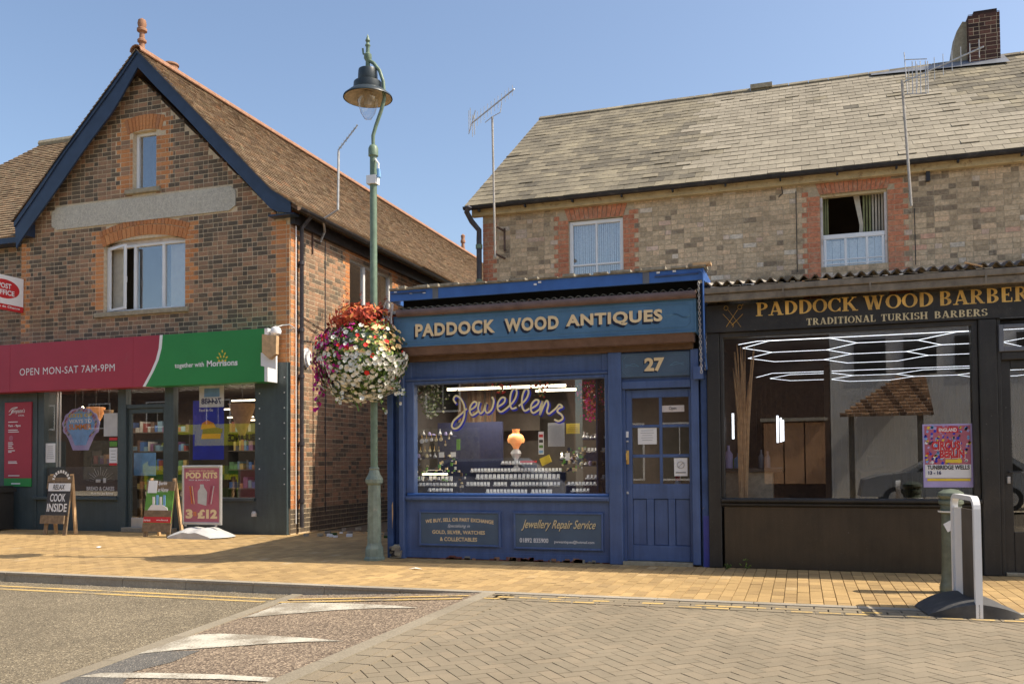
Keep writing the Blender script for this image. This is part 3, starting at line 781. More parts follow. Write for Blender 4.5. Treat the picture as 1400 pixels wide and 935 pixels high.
AR1 = (W1[0] - .02, W1[1] + .02, W1[3] - .01, W1[3] + .3)
AR2 = (W2x0 - .05, W2x1 + .05, W2z1 - .02, W2mid + .36)
# arches: segmental over the wide window, small segment over the top one
def arch(parent, x0, x1, zs_, rise, h, n, mat, tone, Y):
    c = (x0 + x1) / 2; w = (x1 - x0) / 2; R = (w * w + rise * rise) / (2 * rise); zc = zs_ + rise - R
    a = math.degrees(math.acos(w / R))
    archbricks(parent, (0, Y, 0), (1, 0, 0), (0, -1, 0), c, zc, R, R + h, 180 - a, a, n, mat, tone); return c, zc, R, w
rise2 = .17
c2, zc2, R2, w2 = arch(gab, W2x0 - .02, W2x1 + .02, W2z1 - .02, rise2, .2, 20, M['brick_brown'], lambda: random.uniform(.86, 1), YL)
archbricks(gab, (0, YL, 0), (1, 0, 0), (0, -1, 0), c2, zc2, R2 + .215, R2 + .33, 180 - math.degrees(math.acos((w2) / R2)), math.degrees(math.acos((w2) / R2)), 26, M['brick_brown'], lambda: random.uniform(.82, .95))
c1, zc1, R1, w1_ = arch(gab, W1[0] - .13, W1[1] + .13, W1[3] - .03, .06, .3, 11, M['brick_brown'], lambda: random.uniform(.84, .98), YL)
def in_left(x, z):
    if z > wall_top(x) - .02 or x < XQ: return False
    if bl - .01 < x < br_ + .01 and bzb - .02 < z < bzt + .02: return False
    if AR2[0] < x < AR2[1]:
        d = math.hypot(x - c2, z - zc2)
        if z > W2z1 - .1 and d < R2 + .35: return False
    if AR1[0] - .1 < x < AR1[1] + .1:
        d = math.hypot(x - c1, z - zc1)
        if z > W1[3] - .1 and d < R1 + .32: return False
    return True
holes_b = [(W1[0], W1[1], W1[2] - .1, W1[3]), (W2x0, W2x1, W2z0 - .12, W2z1)]
brickwork(gab, (0, YL, 0), (1, 0, 0), (0, -1, 0), XQ, XS - .004, 3.28, 9.75, in_left, holes_b, q, [M['brick_brown']], tone_brown, tone_orange)
# render band with the ghost of old lettering
band = MB(); band.prism([(x, bzt if k in (1, 2) else (bzb if k in (5, 6) else (bzt - .09 if k in (0, 3) else bzb + .09))) for k, (x, z) in enumerate(BND)], YL - .03, YL + .02, 'render_band'); band = band.build('render_band', gab)
M['ghost'] = plain('faded_lettering', (.56, .52, .43), .9, .25, 40, .7)
text('PADDOCK WOOD POST OFFICE', bl + .25, br_ - .25, bzb + .09, bzt - .09, YL - .033, 'ghost', band, 'faded_lettering', .0)
# sills
for (x0, x1, z) in ((W1[0] - .16, W1[1] + .12, W1[2]), (W2x0 - .2, W2x1 + .1, W2z0)):
    s = MB(); s.bbox(x0, x1, YL - .07, YL + .1, z - .1, z, 'stone', .012); s.build('window_sill', gab)
# windows
w = frame_window(gab, W1[0], W1[1], W1[2], W1[3], YL + .1, .06)
w = MB(); fw = .055
x0, x1, z0, z1 = W2x0, W2x1, W2z0, W2z1 - .0
xa, xb = P(180, 380, YL)[0], P(219, 380, YL)[0]
for a, b in ((x0, x0 + fw), (xa - .03, xa + .03), (xb - .03, xb + .03), (x1 - fw, x1)): w.bbox(a, b, YL + .09, YL + .16, z0, z1, 'white')
w.bbox(x0, x1, YL + .092, YL + .16, z0, z0 + fw, 'white'); w.bbox(x0, x1, YL + .092, YL + .16, z1 - fw, z1, 'white')
n = 12; top = []
for k in range(n + 1):
    x = x0 + (x1 - x0) * k / n; top.append((x, zc2 + math.sqrt(max(0, R2 * R2 - (x - c2) ** 2))))
w.prism([(x0, z1 - .005), (x1, z1 - .005)] + top[::-1], YL + .1, YL + .15, 'white_dirty')
w.bbox(P(187, 380, YL)[0], P(214, 380, YL)[0], YL + .085, YL + .1, z1 - .045, z1 - .02, 'white')
w = w.build('window', gab)
for a, b in ((xa + .03, xb - .03), (xb + .03, x1 - fw)):
    p = MB(); p.box(a, b, YL + .13, YL + .136, z0 + fw, z1 - fw, 'glass_up'); p.build('pane', w)
# casement on the left stands open
sh = MB(); hx = x0 + fw; L = xa - x0 - fw - .02; ang = rad(18)
dx, dy = math.cos(ang), -math.sin(ang)
def shp(t, z): return (hx + dx * t, YL + .09 + dy * t, z)
for t0, t1, za, zb in ((0, .05, z0 + .03, z1 - .03), (L - .05, L, z0 + .03, z1 - .03), (0.05, L - .05, z0 + .03, z0 + .08), (0.05, L - .05, z1 - .08, z1 - .03)):
    c = Vector(shp((t0 + t1) / 2, (za + zb) / 2)); sh.obox(c, Vector((dx, dy, 0)) * (t1 - t0) / 2, Vector((-dy, dx, 0)) * .02, Vector((0, 0, (zb - za) / 2)), 'white')
sh.obox(Vector(shp(L - .03, (z0 + z1) / 2 - .05)) + Vector((.02, .0, 0)), (.008, 0, 0), (0, .03, 0), (0, 0, .06), 'white')
sh = sh.build('open_casement', w)
# dark room behind the openings
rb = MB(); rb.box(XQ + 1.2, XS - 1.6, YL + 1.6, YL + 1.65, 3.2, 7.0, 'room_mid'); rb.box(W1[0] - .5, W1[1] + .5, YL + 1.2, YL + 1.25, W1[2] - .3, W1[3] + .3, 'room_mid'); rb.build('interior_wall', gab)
cu = MB()
for k in range(9): cu.box(W2x0 + .06 + k * .03, W2x0 + .085 + k * .03, YL + .2, YL + .22 + .02 * (k % 2), z0, z1, 'cream_cloth')
for k in range(14): cu.box(xb + .1 + k * .025, xb + .12 + k * .025, YL + .2, YL + .22 + .02 * (k % 2), z0, z1, 'cream_cloth')
cu.build('curtain', gab)
# side wall
side = MB()
SWy0, SWz1 = SD(478, 355, XS); SWy1, _ = SD(536, 375, XS); SWz0 = 4.2; SWz1 = 5.82
ys = [YL + .012, SWy0, SWy1, YEND]; zz = [0, SWz0, SWz1, 6.3]
for i in range(3):
    for j in range(3):
        if i == 1 and j == 1: continue
        side.box(XS - .3, XS, ys[i], ys[i + 1], zz[j], zz[j + 1], 'mortar')
side.build('side_wall', gab)
def tone_side(s, z): return (random.uniform(.45, .8) if random.random() < .72 else random.uniform(.1, .4)) if not z < .5 else random.uniform(0, .15)  # paler brick tones brighten the sunlit wall; lowest courses darker
brickwork(gab, (XS, 0, 0), (0, 1, 0), (1, 0, 0), YL, 24.5, .02, 6.25, lambda s, z: True, [(SWy0, SWy1, SWz0 - .02, SWz1)],
          [(YL + .004, YL + .27, .5, 6.2, False, True), (SWy0 - .25, SWy0, SWz0, SWz1 + .5, True, False), (SWy1, SWy1 + .25, SWz0, SWz1 + .5, False, True), (SWy0, SWy1, SWz1 + .02, SWz1 + .4, False, False)],
          [M['brick_brown']], tone_side, tone_orange)
sw = MB()
for a, b in ((SWy0, SWy0 + .06), ((SWy0 + SWy1) / 2 - .3, (SWy0 + SWy1) / 2 - .22), (SWy0 + 1.35, SWy0 + 1.42), (SWy1 - .06, SWy1)): sw.box(XS - .14, XS - .06, a, b, SWz0, SWz1, 'white')
for a, b in ((SWz0, SWz0 + .06), (SWz1 - .06, SWz1)): sw.box(XS - .141, XS - .061, SWy0 + .06, SWy1 - .06, a, b, 'white')
sw = sw.build('window', gab)
p = MB(); p.box(XS - .1, XS - .094, SWy0 + .06, SWy1 - .06, SWz0 + .06, SWz1 - .06, 'glass_up'); p.build('pane', sw)
p = MB(); p.box(XS - 1.2, XS - 1.15, SWy0 - .5, SWy1 + .5, SWz0 - .3, SWz1 + .3, 'room_mid'); p.build('interior_wall', gab)
# bargeboards, following the curve of the verge
RU = [(188, 68), (214, 94), (240, 121), (270, 154), (320, 204), (345, 233), (372, 259), (398, 277)]; RLo = [(188, 92), (214, 120), (244, 150), (300, 211), (340, 253), (373, 289), (397, 291)]
LU = [(188, 68), (156, 112), (128, 150), (96, 192), (60, 247), (20, 304)]; LLo = [(188, 92), (156, 150), (120, 197), (80, 255), (50, 297), (27, 330), (22, 340)]
def px(l, Y=YL - .25): return [P(u, v, Y) for u, v in l]
for up, lo in ((RU, RLo), (LU, LLo)):
    b = MB(); U_, L_ = px(up), px(lo); n = 16
    def samp(poly, t):
        t *= len(poly) - 1; i = min(int(t), len(poly) - 2); f = t - i
        return (poly[i][0] + (poly[i + 1][0] - poly[i][0]) * f, poly[i][1] + (poly[i + 1][1] - poly[i][1]) * f)
    for k in range(n):
        a0, a1 = samp(U_, k / n), samp(U_, (k + 1) / n); b0, b1 = samp(L_, k / n), samp(L_, (k + 1) / n)
        b.prism([b0, b1, a1, a0] if up is RU else [b1, b0, a0, a1], YL - .25, YL - .21, 'navy')
        m0 = ((a0[0] * .8 + b0[0] * .2), (a0[1] * .8 + b0[1] * .2)); m1 = ((a1[0] * .8 + b1[0] * .2), (a1[1] * .8 + b1[1] * .2))
        b.prism([m0, m1, a1, a0] if up is RU else [m1, m0, a0, a1], YL - .275, YL - .25, 'navy')
    b.build('bargeboard', gab)
so = MB(); so.box(XS - .35, XE + .02, YL - .21, YL, ZE - .22, ZE - .19, 'navy'); so.box(XW, XW + .3, YL - .21, YL + .4, ZW - .3, ZW - .02, 'navy'); so.build('soffit', gab)
# roof: profile down the slope, courses of small clay tiles
def roof_tiles(parent, prof, y0, y1, sgn, gauge=.105, tw=.17, th=.02, keep=lambda y, k: True, name='roof_tile', n_ind=0, mat='clay_tile', tonef=random.random):
    """prof: (x,z) from eave to ridge; tiles run along y"""
    pr = [Vector((a, 0, b)) for a, b in prof]; cum = [0]
    for i in range(len(pr) - 1): cum.append(cum[-1] + (pr[i + 1] - pr[i]).length)
    def at(d):
        d = min(max(d, 0), cum[-1])
        for i in range(len(pr) - 1):
            if d <= cum[i + 1] + 1e-9:
                t = (d - cum[i]) / (cum[i + 1] - cum[i]); v = (pr[i + 1] - pr[i]).normalized(); nn = Vector((v.z, 0, -v.x)) * sgn
                if nn.z < 0: nn = -nn
                return pr[i].lerp(pr[i + 1], t), nn
    H = []; T = []; k = 0; d = 0
    while d < cum[-1] - .02:
        e = min(d + gauge, cum[-1]); a, na = at(d); b, nb = at(e)
        y = y0 - (tw / 2 if k % 2 else 0)
        while y < y1:
            s, t = max(y, y0) + .0015, min(y + tw, y1) - .0015
            if t - s > .02 and keep((s + t) / 2, k):
                j = random.uniform(0, .007)
                lo = a + na * (th + j); hi = b + nb * (.004 + j * .3); bl_ = a - na * .01; bh = b - nb * .01
                f = [(lo.x, s, lo.z), (lo.x, t, lo.z), (hi.x, t, hi.z), (hi.x, s, hi.z), (bl_.x, s, bl_.z), (bl_.x, t, bl_.z), (bh.x, t, bh.z), (bh.x, s, bh.z)]
                if sgn < 0: f = [f[1], f[0], f[3], f[2], f[5], f[4], f[7], f[6]]
                H.append(f); T.append(tonef())
            y += tw
        d = e; k += 1
    pieces(name, parent, H, T, [M[mat]], n_ind=n_ind)
profR = [P(400, 279, YL - .25), P(372, 259, YL - .25), P(345, 231, YL - .25), (XA, ZA)]
profR[0] = (profR[0][0] + .1, profR[0][1] - .03)
profL = [P(18, 304, YL - .25), P(60, 245, YL - .25), (XA, ZA)]
tn = lambda: min(1, max(0, random.gauss(.5, .2)))
roof_tiles(gab, profR, YL - .3, 34.5, 1, tonef=tn)
roof_tiles(gab, profL, YL - .3, YL + 6, -1, tonef=tn)
rf = MB()
for pr in (profR, profL):
    for (xa_, za_), (xb_, zb_) in zip(pr[:-1], pr[1:]):
        q_ = [(xa_, za_ - .015), (xb_, zb_ - .015), (xb_, zb_ - .1), (xa_, za_ - .1)]
        rf.prism(q_, YL - .24, 34.4, 'timber_brown')
rf.build('roof_deck', gab)
# ridge tiles
H = []; y = YL - .32; rt = 0
while y < 34:
    mb = MB(); m = .46; pts = []
    for k in range(7):
        a = math.pi * k / 6; pts.append((XA + math.cos(a) * .14, ZA - .05 + math.sin(a) * .13))
    mb.prism(pts + [(p_[0] * .9 + XA * .1, p_[1] - .02) for p_ in pts[::-1]], y + .004, y + m, 'terracotta')
    if rt == 0: proto_r = mb.build('ridge_tile', gab); base_y = y
    else: link('ridge_tile', proto_r.data, gab, (0, y - base_y, 0))
    y += m; rt += 1
fi = MB(); fi.lathe([(.07, -.12), (.085, .0), (.06, .05), (.055, .2), (.09, .23), (.09, .27), (.055, .3), (.05, .42), (.1, .45), (.1, .5), (.07, .52), (.09, .6), (.075, .68), (0, .73)], (P(193, 60, YL - .12)[0] + .02, YL - .12, ZA - .02), 'terracotta', 14); fi.build('finial', gab, True)
yfar = SD(633, 340, XA)[0]
fi = MB(); fi.lathe([(.07, -.2), (.08, .1), (.06, .3), (.1, .32), (.1, .4), (.07, .45), (.09, .6), (0, .68)], (XA, yfar, ZA), 'terracotta', 10); fi.build('finial', gab, True)
yc = SD(234, 97, XA - .0)[0]
ch = MB(); ch.lathe([(.16, -.6), (.17, .02), (.14, .06), (.14, .1), (.19, .12), (.19, .2), (.16, .22), (.16, .32), (.12, .34)], (XA + .05, YL + 2.2, ZA + .0), 'terracotta', 16)
cz = P(234, 95, YL + 2.2)
ch = MB(); ch.lathe([(.16, -.9), (.17, -.15), (.19, -.12), (.19, -.04), (.15, -.02), (.15, .06), (.18, .08), (.17, .12), (.1, .14)], (cz[0], YL + 2.2, cz[1]), 'terracotta', 16); ch.build('chimney_pot', gab, True)
# gutter and downpipes of the side
g = MB(); gx = profR[0][0] + .03; gz = profR[0][1] - .04
for k in range(6):
    a0 = math.pi + math.pi * k / 6; a1 = math.pi + math.pi * (k + 1) / 6; r = .065
    g.add([(gx + math.cos(a0) * r, YL - .25, gz + math.sin(a0) * r), (gx + math.cos(a1) * r, YL - .25, gz + math.sin(a1) * r), (gx + math.cos(a1) * r, 34, gz + math.sin(a1) * r), (gx + math.cos(a0) * r, 34, gz + math.sin(a0) * r)], [(0, 1, 2, 3)], 'gutter')
g.box(XS, XS + .1, YL, 34, ZE - .34, ZE - .12, 'gutter'); g.build('gutter', gab)
y = YL + .26
dp = MB(); dp.tube([(gx - .02, y, gz - .02), (XS + .09, y, gz - .25), (XS + .09, y, .12)], .042, 'pipe', 10)
for z in (5.2, 3.9, 3.0, 1.7, .6): dp.tube([(XS + .09, y, z), (XS + .09, y, z + .07)], .055, 'pipe', 10); dp.box(XS, XS + .09, y - .06, y + .06, z + .01, z + .05, 'pipe')
dp.build('downpipe', gab, True)
dp = MB(); dp.tube([(XS + .04, y - .12, 6.0), (XS + .04, y - .12, .2)], .012, 'paper', 5); dp.build('cable', gab)
cb = MB()
def sp(u, v, o=.02):
    yy, z = SD(u, v, XS + o); return (XS + o, yy, z)
for pts in ([(411, 300), (411, 440), (440, 460), (470, 475)], [(408, 430), (440, 450), (480, 470)], [(445, 330), (445, 480), (445, 700)], [(410, 465), (450, 470), (480, 473)]):
    cb.tube([sp(*p_) for p_ in pts], .008, 'pipe', 5)
cb.build('cable', gab)
# shop blinds bar above the fascia sign and old timber under it
bb = MB(); a = P(0, 466, YL - .25); b = P(357, 447, YL - .25)
bb.tube([(-18, YL - .12, 3.62), (XS - .55, YL - .12, 3.62)], .04, 'timber', 8); bb.box(-18, XS - .6, YL - .1, YL, 3.48, 3.6, 'timber')
for x in (-15.6, -14.8, -12.8, -11.2): bb.box(x, x + .03, YL - .14, YL, 3.5, 3.68, 'black')
bb.build('blind_bar', gab)
# ---------------------------------------------------------------- grocery shop front under the gable
shop = thing('grocery_shopfront', 'slate grey grocery shopfront with large windows under the crimson and green sign', 'shopfront', (-12.6, YL, 0))
YF = YL - .06
def X(u, v=640, Y=YF): return P(u, v, Y)[0]
def Z_(u, v, Y=YF): return P(u, v, Y)[1]
xl, x1, x2, x3, x4, x5, xr = X(57), X(161), X(172), X(225), X(237), X(349), X(386)
zs0 = Z_(120, 681); zg = Z_(280, 681) - .02; ztop = 3.0
mb = MB()
mb.box(-20, X(50), YF, YL + .3, 0, ztop, 'shop_grey'); mb.box(X(50), xl, YF + .02, YL + .3, 0, ztop, 'shop_grey')
mb.build('pilaster', shop)
mb = MB(); mb.box(x5, xr + .1, YF - .01, YL + .004, 0, 3.28, 'shop_grey'); mb.box(xr + .1, XS + .003, YF + .05, YL - .001, .5, 3.28, 'shop_grey')
mb = mb.build('pilaster', shop)
for a_, b_, c_ in ((xl, x1, zs0), (x4, x5, zg)): mb = MB(); mb.box(a_, b_, YF + .01, YL + .1, 0, c_, 'shop_grey'); mb.build('stall_riser', shop)
for a, b in ((X(47), x1), (x4 - .03, x5 + .01)):
    s = MB(); s.bbox(a, b, YF - .06, YL + .1, zs0 - .03, zs0 + .03, 'shop_grey'); s.build('window_sill', shop)
# mullions, transom and head
mb = MB(); mb.box(xl - .02, xl + .05, YF, YF + .12, zs0, ztop, 'shop_grey'); mb.build('mullion', shop)
for a, b in ((x1, x2), (x3, x4)):
    mb = MB(); mb.bbox(a, b, YF - .01, YF + .14, 0, ztop, 'shop_grey'); mb.build('mullion', shop)
mb = MB(); mb.box(xl, x5, YF - .002, YF + .14, ztop - .07, ztop + .3, 'shop_grey'); mb.build('window_head', shop)
zt = Z_(190, 556)
mb = MB(); mb.bbox(x2, x3, YF + .01, YF + .12, zt - .03, zt + .05, 'shop_grey'); mb.build('transom', shop)
def pane(parent, a, b, z0, z1, y, mat='glass'):
    p = MB(); p.box(a, b, y, y + .008, z0, z1, mat); return p.build('pane', parent)
pane(shop, xl + .05, x1, zs0 + .03, ztop - .07, YF + .06); pane(shop, x4, x5, zs0 + .03, ztop - .07, YF + .06); pane(shop, x2, x3, zt + .05, ztop - .07, YF + .06)
# door
dr = MB(); zd = zt - .03
for a, b, c, d in ((x2 + .01, x2 + .09, .05, zd), (x3 - .08, x3, .05, zd), (x2 + .09, x3 - .08, zd - .1, zd), (x2 + .09, x3 - .08, .05, .28)): dr.bbox(a, b, YF + .05, YF + .1, c, d, 'shop_grey' if d > .3 else 'alum')
dr = dr.build('door', shop); pane(dr, x2 + .09, x3 - .08, .28, zd - .1, YF + .07)
mb = MB(); mb.bbox(x2 - .01, x3 + .3, YF - .12, YF + .3, 0, .09, 'kerb'); mb.build('door_step', shop)
# screws and hydrant lug on the right pilaster
mb = MB()
for k in range(8):
    for xx in (x5 + .09, xr + .04):
        if random.random() < .8: mb.box(xx, xx + .022, YF - .016, YF - .01, .95 + k * .29, .972 + k * .29, 'paper')
mb.build('screw', shop, kind='stuff')
c = P(349, 702, YF); mb = MB(); mb.lathe([(.05, 0), (.05, .06), (.03, .1)], (c[0], YF - .04, c[1] - .05), 'grey_plastic', 10); mb.build('door_stop', shop)
# interior: floor, walls, ceiling, shelves
ro = thing('grocery_interior', 'dim inside of the grocery seen through its windows, with shelves of goods', 'shop interior', (-12.6, YL + 2, 0))
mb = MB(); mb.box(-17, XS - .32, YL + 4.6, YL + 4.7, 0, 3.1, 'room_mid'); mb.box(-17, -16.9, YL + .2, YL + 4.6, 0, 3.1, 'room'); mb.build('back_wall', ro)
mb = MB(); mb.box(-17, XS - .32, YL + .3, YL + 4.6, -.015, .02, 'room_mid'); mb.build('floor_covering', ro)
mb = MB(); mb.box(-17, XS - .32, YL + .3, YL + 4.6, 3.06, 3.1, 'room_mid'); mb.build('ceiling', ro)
goods = [plain('pack_%d' % i, c, .5, .2, 9) for i, c in enumerate([(.22, .06, .05), (.06, .12, .28), (.35, .27, .1), (.1, .2, .1), (.4, .38, .34), (.28, .14, .07), (.18, .09, .16), (.14, .22, .28), (.12, .08, .06), (.08, .08, .08)])]
def shelf(x0, x1_, y, zs_, depth, label, name='shelf_unit'):
    t = thing(name, label, 'shelves', ((x0 + x1_) / 2, y, 0))
    mb = MB()
    for z in zs_: mb.box(x0, x1_, y, y + depth, z, z + .025, 'room_mid')
    mb.box(x0 - .02, x0, y, y + depth, 0, zs_[-1] + .3, 'room'); mb.box(x1_, x1_ + .02, y, y + depth, 0, zs_[-1] + .3, 'room')
    mb.build('shelf', t)
    mb = MB()
    for z in zs_:
        x = x0 + .02
        while x < x1_ - .1:
            w = random.uniform(.05, .14); h = random.uniform(.1, .26)
            if random.random() < .85: mb.box(x, x + w * .9, y + .02, y + depth * .7, z + .026, z + .026 + h, random.choice(goods))
            x += w
    mb.build('packet', t, kind='stuff'); return t
shelf(-15.6, -13.6, YL + 2.6, (.3, .75, 1.2, 1.65, 2.1), .4, 'tall shelf of packets deep inside the grocery, behind the left window')
shelf(-13.1, -11.6, YL + 3.4, (.3, .75, 1.2, 1.65, 2.1), .4, 'tall shelf of packets inside the grocery behind the door')
shelf(-11.2, -9.8, YL + 2.4, (.3, .75, 1.2, 1.65, 2.1), .4, 'tall shelf of packets inside the grocery behind the right window')
shelf(X(105), X(155), YL + .35, (1.35,), .25, 'low display of bright boxes on the ledge of the left grocery window', 'window_display')
mb = MB(); mb.box(xl + .06, x1 - .0, YF + .09, YF + .1, zs0 + .03, Z_(120, 638), 'charcoal'); bk = mb.build('window_graphic', None, label='charcoal BREAD & CAKES graphic along the bottom of the left grocery window', cat='window graphic', loc=(X(110), YF + .1, zs0))
a, b = P(114, 665, YF), P(152, 670.5, YF); text('BREAD & CAKES', a[0], b[0], b[1], a[1], YF + .086, 'paper', bk, bold=.035)
a, b = P(120, 673, YF), P(150, 676.5, YF); text('Made For Joy Baking', a[0], b[0], b[1], a[1], YF + .086, 'paper', bk, bold=.01)
mb = MB(); cx, cz = P(133, 660, YF)
for k in range(13):
    an = rad(10 + k * 13.3); r0, r1 = .16, (.27 if k % 2 else .33)
    mb.bar((cx + math.cos(an) * r0 * 1.1, YF + .087, cz + math.sin(an) * r0), (cx + math.cos(an) * r1 * 1.15, YF + .087, cz + math.sin(an) * r1), .001, .008, 'paper', up=(0, 1, 0))
mb.lathe([(0, -.001), (.07, 0), (0, .001)], (cx, YF + .087, cz + .05), 'paper', 12)
mb.box(cx + .07, cx + .14, YF + .085, YF + .088, cz + .0, cz + .1, 'paper'); mb.box(cx - .12, cx + .0, YF + .085, YF + .088, cz + .01, cz + .07, 'paper'); mb.build('loaf_drawing', bk)
# pendant lamps, bare bulb
for u, v, r, lab in ((131, 565, .17, 'large orange basket lamp shade hanging in the left grocery window'), (148.5, 565, .09, 'small pale lamp shade hanging right of the large orange one'), (103, 566, .1, 'dim brown lamp shade hanging left of the bare bulb')):
    x, z = P(u, v, YL + .7); mb = MB(); mb.lathe([(r * .55, -r * .95), (r * 1.0, r * .1), (r * 1.15, r * .75), (r * .9, r * .8)], (x, YL + .7, z), 'lamp_orange' if r > .15 else 'timber_brown' if u < 110 else 'wood_light', 16)
    mb.tube([(x, YL + .7, z + r * .7), (x, YL + .7, 3.06)], .008, 'black', 5); mb.build('pendant_lamp', None, True, label=lab, cat='lamp', loc=(x, YL + .7, z))
x, z = P(113, 559, YL + .9); mb = MB(); mb.lathe([(0, -.05), (.035, -.02), (.035, .02), (.01, .06)], (x, YL + .9, z), 'bulb', 10); mb.tube([(x, YL + .9, z + .05), (x, YL + .9, 3.06)], .006, 'black', 5); mb.build('light_bulb', None, True, label='bare lit bulb hanging above the summer sign in the grocery window', cat='light bulb', loc=(x, YL + .9, z))
x, z = P(331, 572, YL + .9); mb = MB(); mb.lathe([(.06, -.35), (.2, .05), (.27, .28), (.3, .3)], (x, YL + .9, z), 'wood_light', 18); mb.tube([(x, YL + .9, z + .25), (x, YL + .9, 3.06)], .008, 'black', 5); mb.build('pendant_lamp', None, True, label='pale wicker basket shade hanging in the right grocery window', cat='lamp', loc=(x, YL + .9, z))
for k, (u, v) in enumerate(((335, 548), (318, 560), (328, 571), (344, 575))):
    x, z = P(u, v, YL + 2 + k * .5); mb = MB(); mb.box(x - .35, x + .35, YL + 2 + k * .5, YL + 2.05 + k * .5, z, z + .03, 'led_and_glint_warm'); mb.build('tube_light', None, label=('highest', 'second highest', 'third highest', 'lowest')[k] + ' of four warm tube lights inside the right grocery window', cat='ceiling light', group='grocery tube lights', loc=(x, YL + 2, z))
l_ = bpy.data.lights.new('tube_glow', 'AREA'); l_.shape = 'RECTANGLE'; l_.size = 5.0; l_.size_y = 1.2; l_.energy = 60; l_.color = (1, .88, .72)
lo_ = bpy.data.objects.new('tube_glow', l_); COL.objects.link(lo_); lo_.parent = ro; lo_.location = Vector((-12.6, YL + 1.6, 3.03)) - ORG[ro.name]
# promotional shell-shaped sign with printed letters
sx0, sx1, sz0, sz1 = RECT(86, 560, 136, 615, YF + .12)
sm = MB(); cx, cz = (sx0 + sx1) / 2, (sz0 + sz1) / 2; pts = []
for k in range(36):
    a = rad(-50 + 280 * k / 35); r = 1 + .035 * math.cos(k * math.pi / 1.75); pts.append((cx + math.cos(a) * r * (sx1 - sx0) / 2, cz + .1 + math.sin(a) * r * (sz1 - sz0) * .42))
pts += [(cx - .2, sz0), (cx + .2, sz0)]
sm.prism(pts[::-1][::-1], YF + .11, YF + .125, 'lavender'); sgn = sm.build('window_poster', None, label='blue shell-shaped summer sign with coloured lettering in the left grocery window', cat='window poster', loc=(cx, YF + .12, cz))
sm = MB(); pts2 = [(cx + (x - cx) * .72, cz + (z - cz) * .8 + .02) for x, z in pts]; sm.prism(pts2, YF + .105, YF + .11, 'skyblue'); sm.build('blue_centre', sgn)
sm = MB(); cl = ['red', 'yellow', 'green_print', 'white', 'orange']
for k in range(34):
    a = rad(-50 + 280 * k / 33); r = .84; x = cx + math.cos(a) * r * (sx1 - sx0) / 2; z = cz + .1 + math.sin(a) * r * (sz1 - sz0) * .42
    sm.bar((x - .02, YF + .103, z - .02), (x + .02, YF + .103, z + .03), .002, .03, cl[k % 5], up=(0, 1, 0))
sm.build('print', sgn, kind='stuff')
for t_, zz_, m_ in (('LOTS OF', .26, 'yellow'), ('WAYS TO', .14, 'white'), ('SUMMER', .0, 'orange')):
    text(t_, cx - .3, cx + .3, cz + zz_, cz + zz_ + (.12 if t_ == 'SUMMER' else .08), YF + .1, m_, sgn, bold=.03)
# notices behind the glass
def notice(name, u0, v0, u1, v1, Y, mat, label, cat='notice', lines=0, lm='charcoal'):
    a = RECT(u0, v0, u1, v1, Y); mb = MB(); mb.box(a[0], a[1], Y, Y + .004, a[2], a[3], mat)
    o = mb.build(name, None, label=label, cat=cat, loc=((a[0] + a[1]) / 2, Y, a[2]))
    if lines:
        l = MB(); h = a[3] - a[2]; w = a[1] - a[0]
        for k in range(lines):
            z = a[3] - h * (.16 + .72 * k / max(1, lines)); ww = random.uniform(.5, .78) * w
            l.box((a[0] + a[1] - ww) / 2, (a[0] + a[1] + ww) / 2, Y - .002, Y, z - h * .018, z, lm)
        l.build('printed_line', o, kind='stuff')
    return o, a
notice('notice', 62, 606, 75.5, 632, YF + .05, 'paper', 'small white notice with an arched drawing at the left edge of the grocery window', lines=7)
notice('notice', 142, 565, 160.5, 596, YF + .05, 'grey_plastic', 'blank grey paper taped to the right of the left grocery window')
notice('notice', 149.5, 598, 160, 601.5, YF + .05, 'red', 'thin red sticker under the blank grey paper')
notice('notice', 150, 603.5, 160, 610, YF + .05, 'green_print', 'bright green sticker at the right edge of the left grocery window')
o_, a_ = notice('notice', 149.5, 612, 160, 636, YF + .05, 'paper', 'white notice with a red foot under the green sticker', lines=4)
mb = MB(); mb.box(a_[0], a_[1], YF + .046, YF + .05, a_[2], a_[2] + .05, 'red'); mb.build('red_foot', o_)
o_, a_ = notice('poster', 264, 548, 306, 628, YF + .09, 'royal', 'tall royal blue burger poster hanging in the right grocery window', 'window poster')
text('Food to Go', a_[0] + .15, a_[1] - .25, a_[3] - .22, a_[3] - .16, YF + .086, 'paper', o_, bold=.02)
mb = MB(); cx = (a_[0] + a_[1]) / 2 + .08; cz = a_[2] + .5
mb.prism([(cx - .22, cz), (cx + .24, cz + .02), (cx + .26, cz + .1), (cx + .1, cz + .14), (cx - .2, cz + .12)], YF + .082, YF + .088, 'timber_brown')
mb.prism([(cx - .25, cz + .1), (cx + .1, cz + .13), (cx + .05, cz + .22), (cx - .1, cz + .28), (cx - .22, cz + .22)], YF + .08, YF + .086, 'orange')
mb.prism([(cx - .24, cz - .09), (cx + .2, cz - .09), (cx + .22, cz + .01), (cx - .22, cz + .01)], YF + .08, YF + .086, 'orange'); mb.build('burger_picture', o_)
o_, a_ = notice('notice', 272.5, 528, 306, 556, YF + .075, 'paper', 'white notice seen from behind with a reversed phone number above the blue poster')
text('764488', a_[0] + .05, a_[1] - .06, a_[2] + .06, a_[2] + .18, YF + .071, 'navy_print', o_, bold=.03, flip=True)
mb = MB(); mb.box(a_[0] + .12, a_[1] - .1, YF + .07, YF + .075, a_[3] - .22, a_[3] - .05, 'skyblue'); mb.build('blue_logo', o_)
notice('paper_sheet', 183, 619, 213, 650, YF + .4, 'skyblue', 'light blue printed carrier hanging inside the grocery door', 'poster')
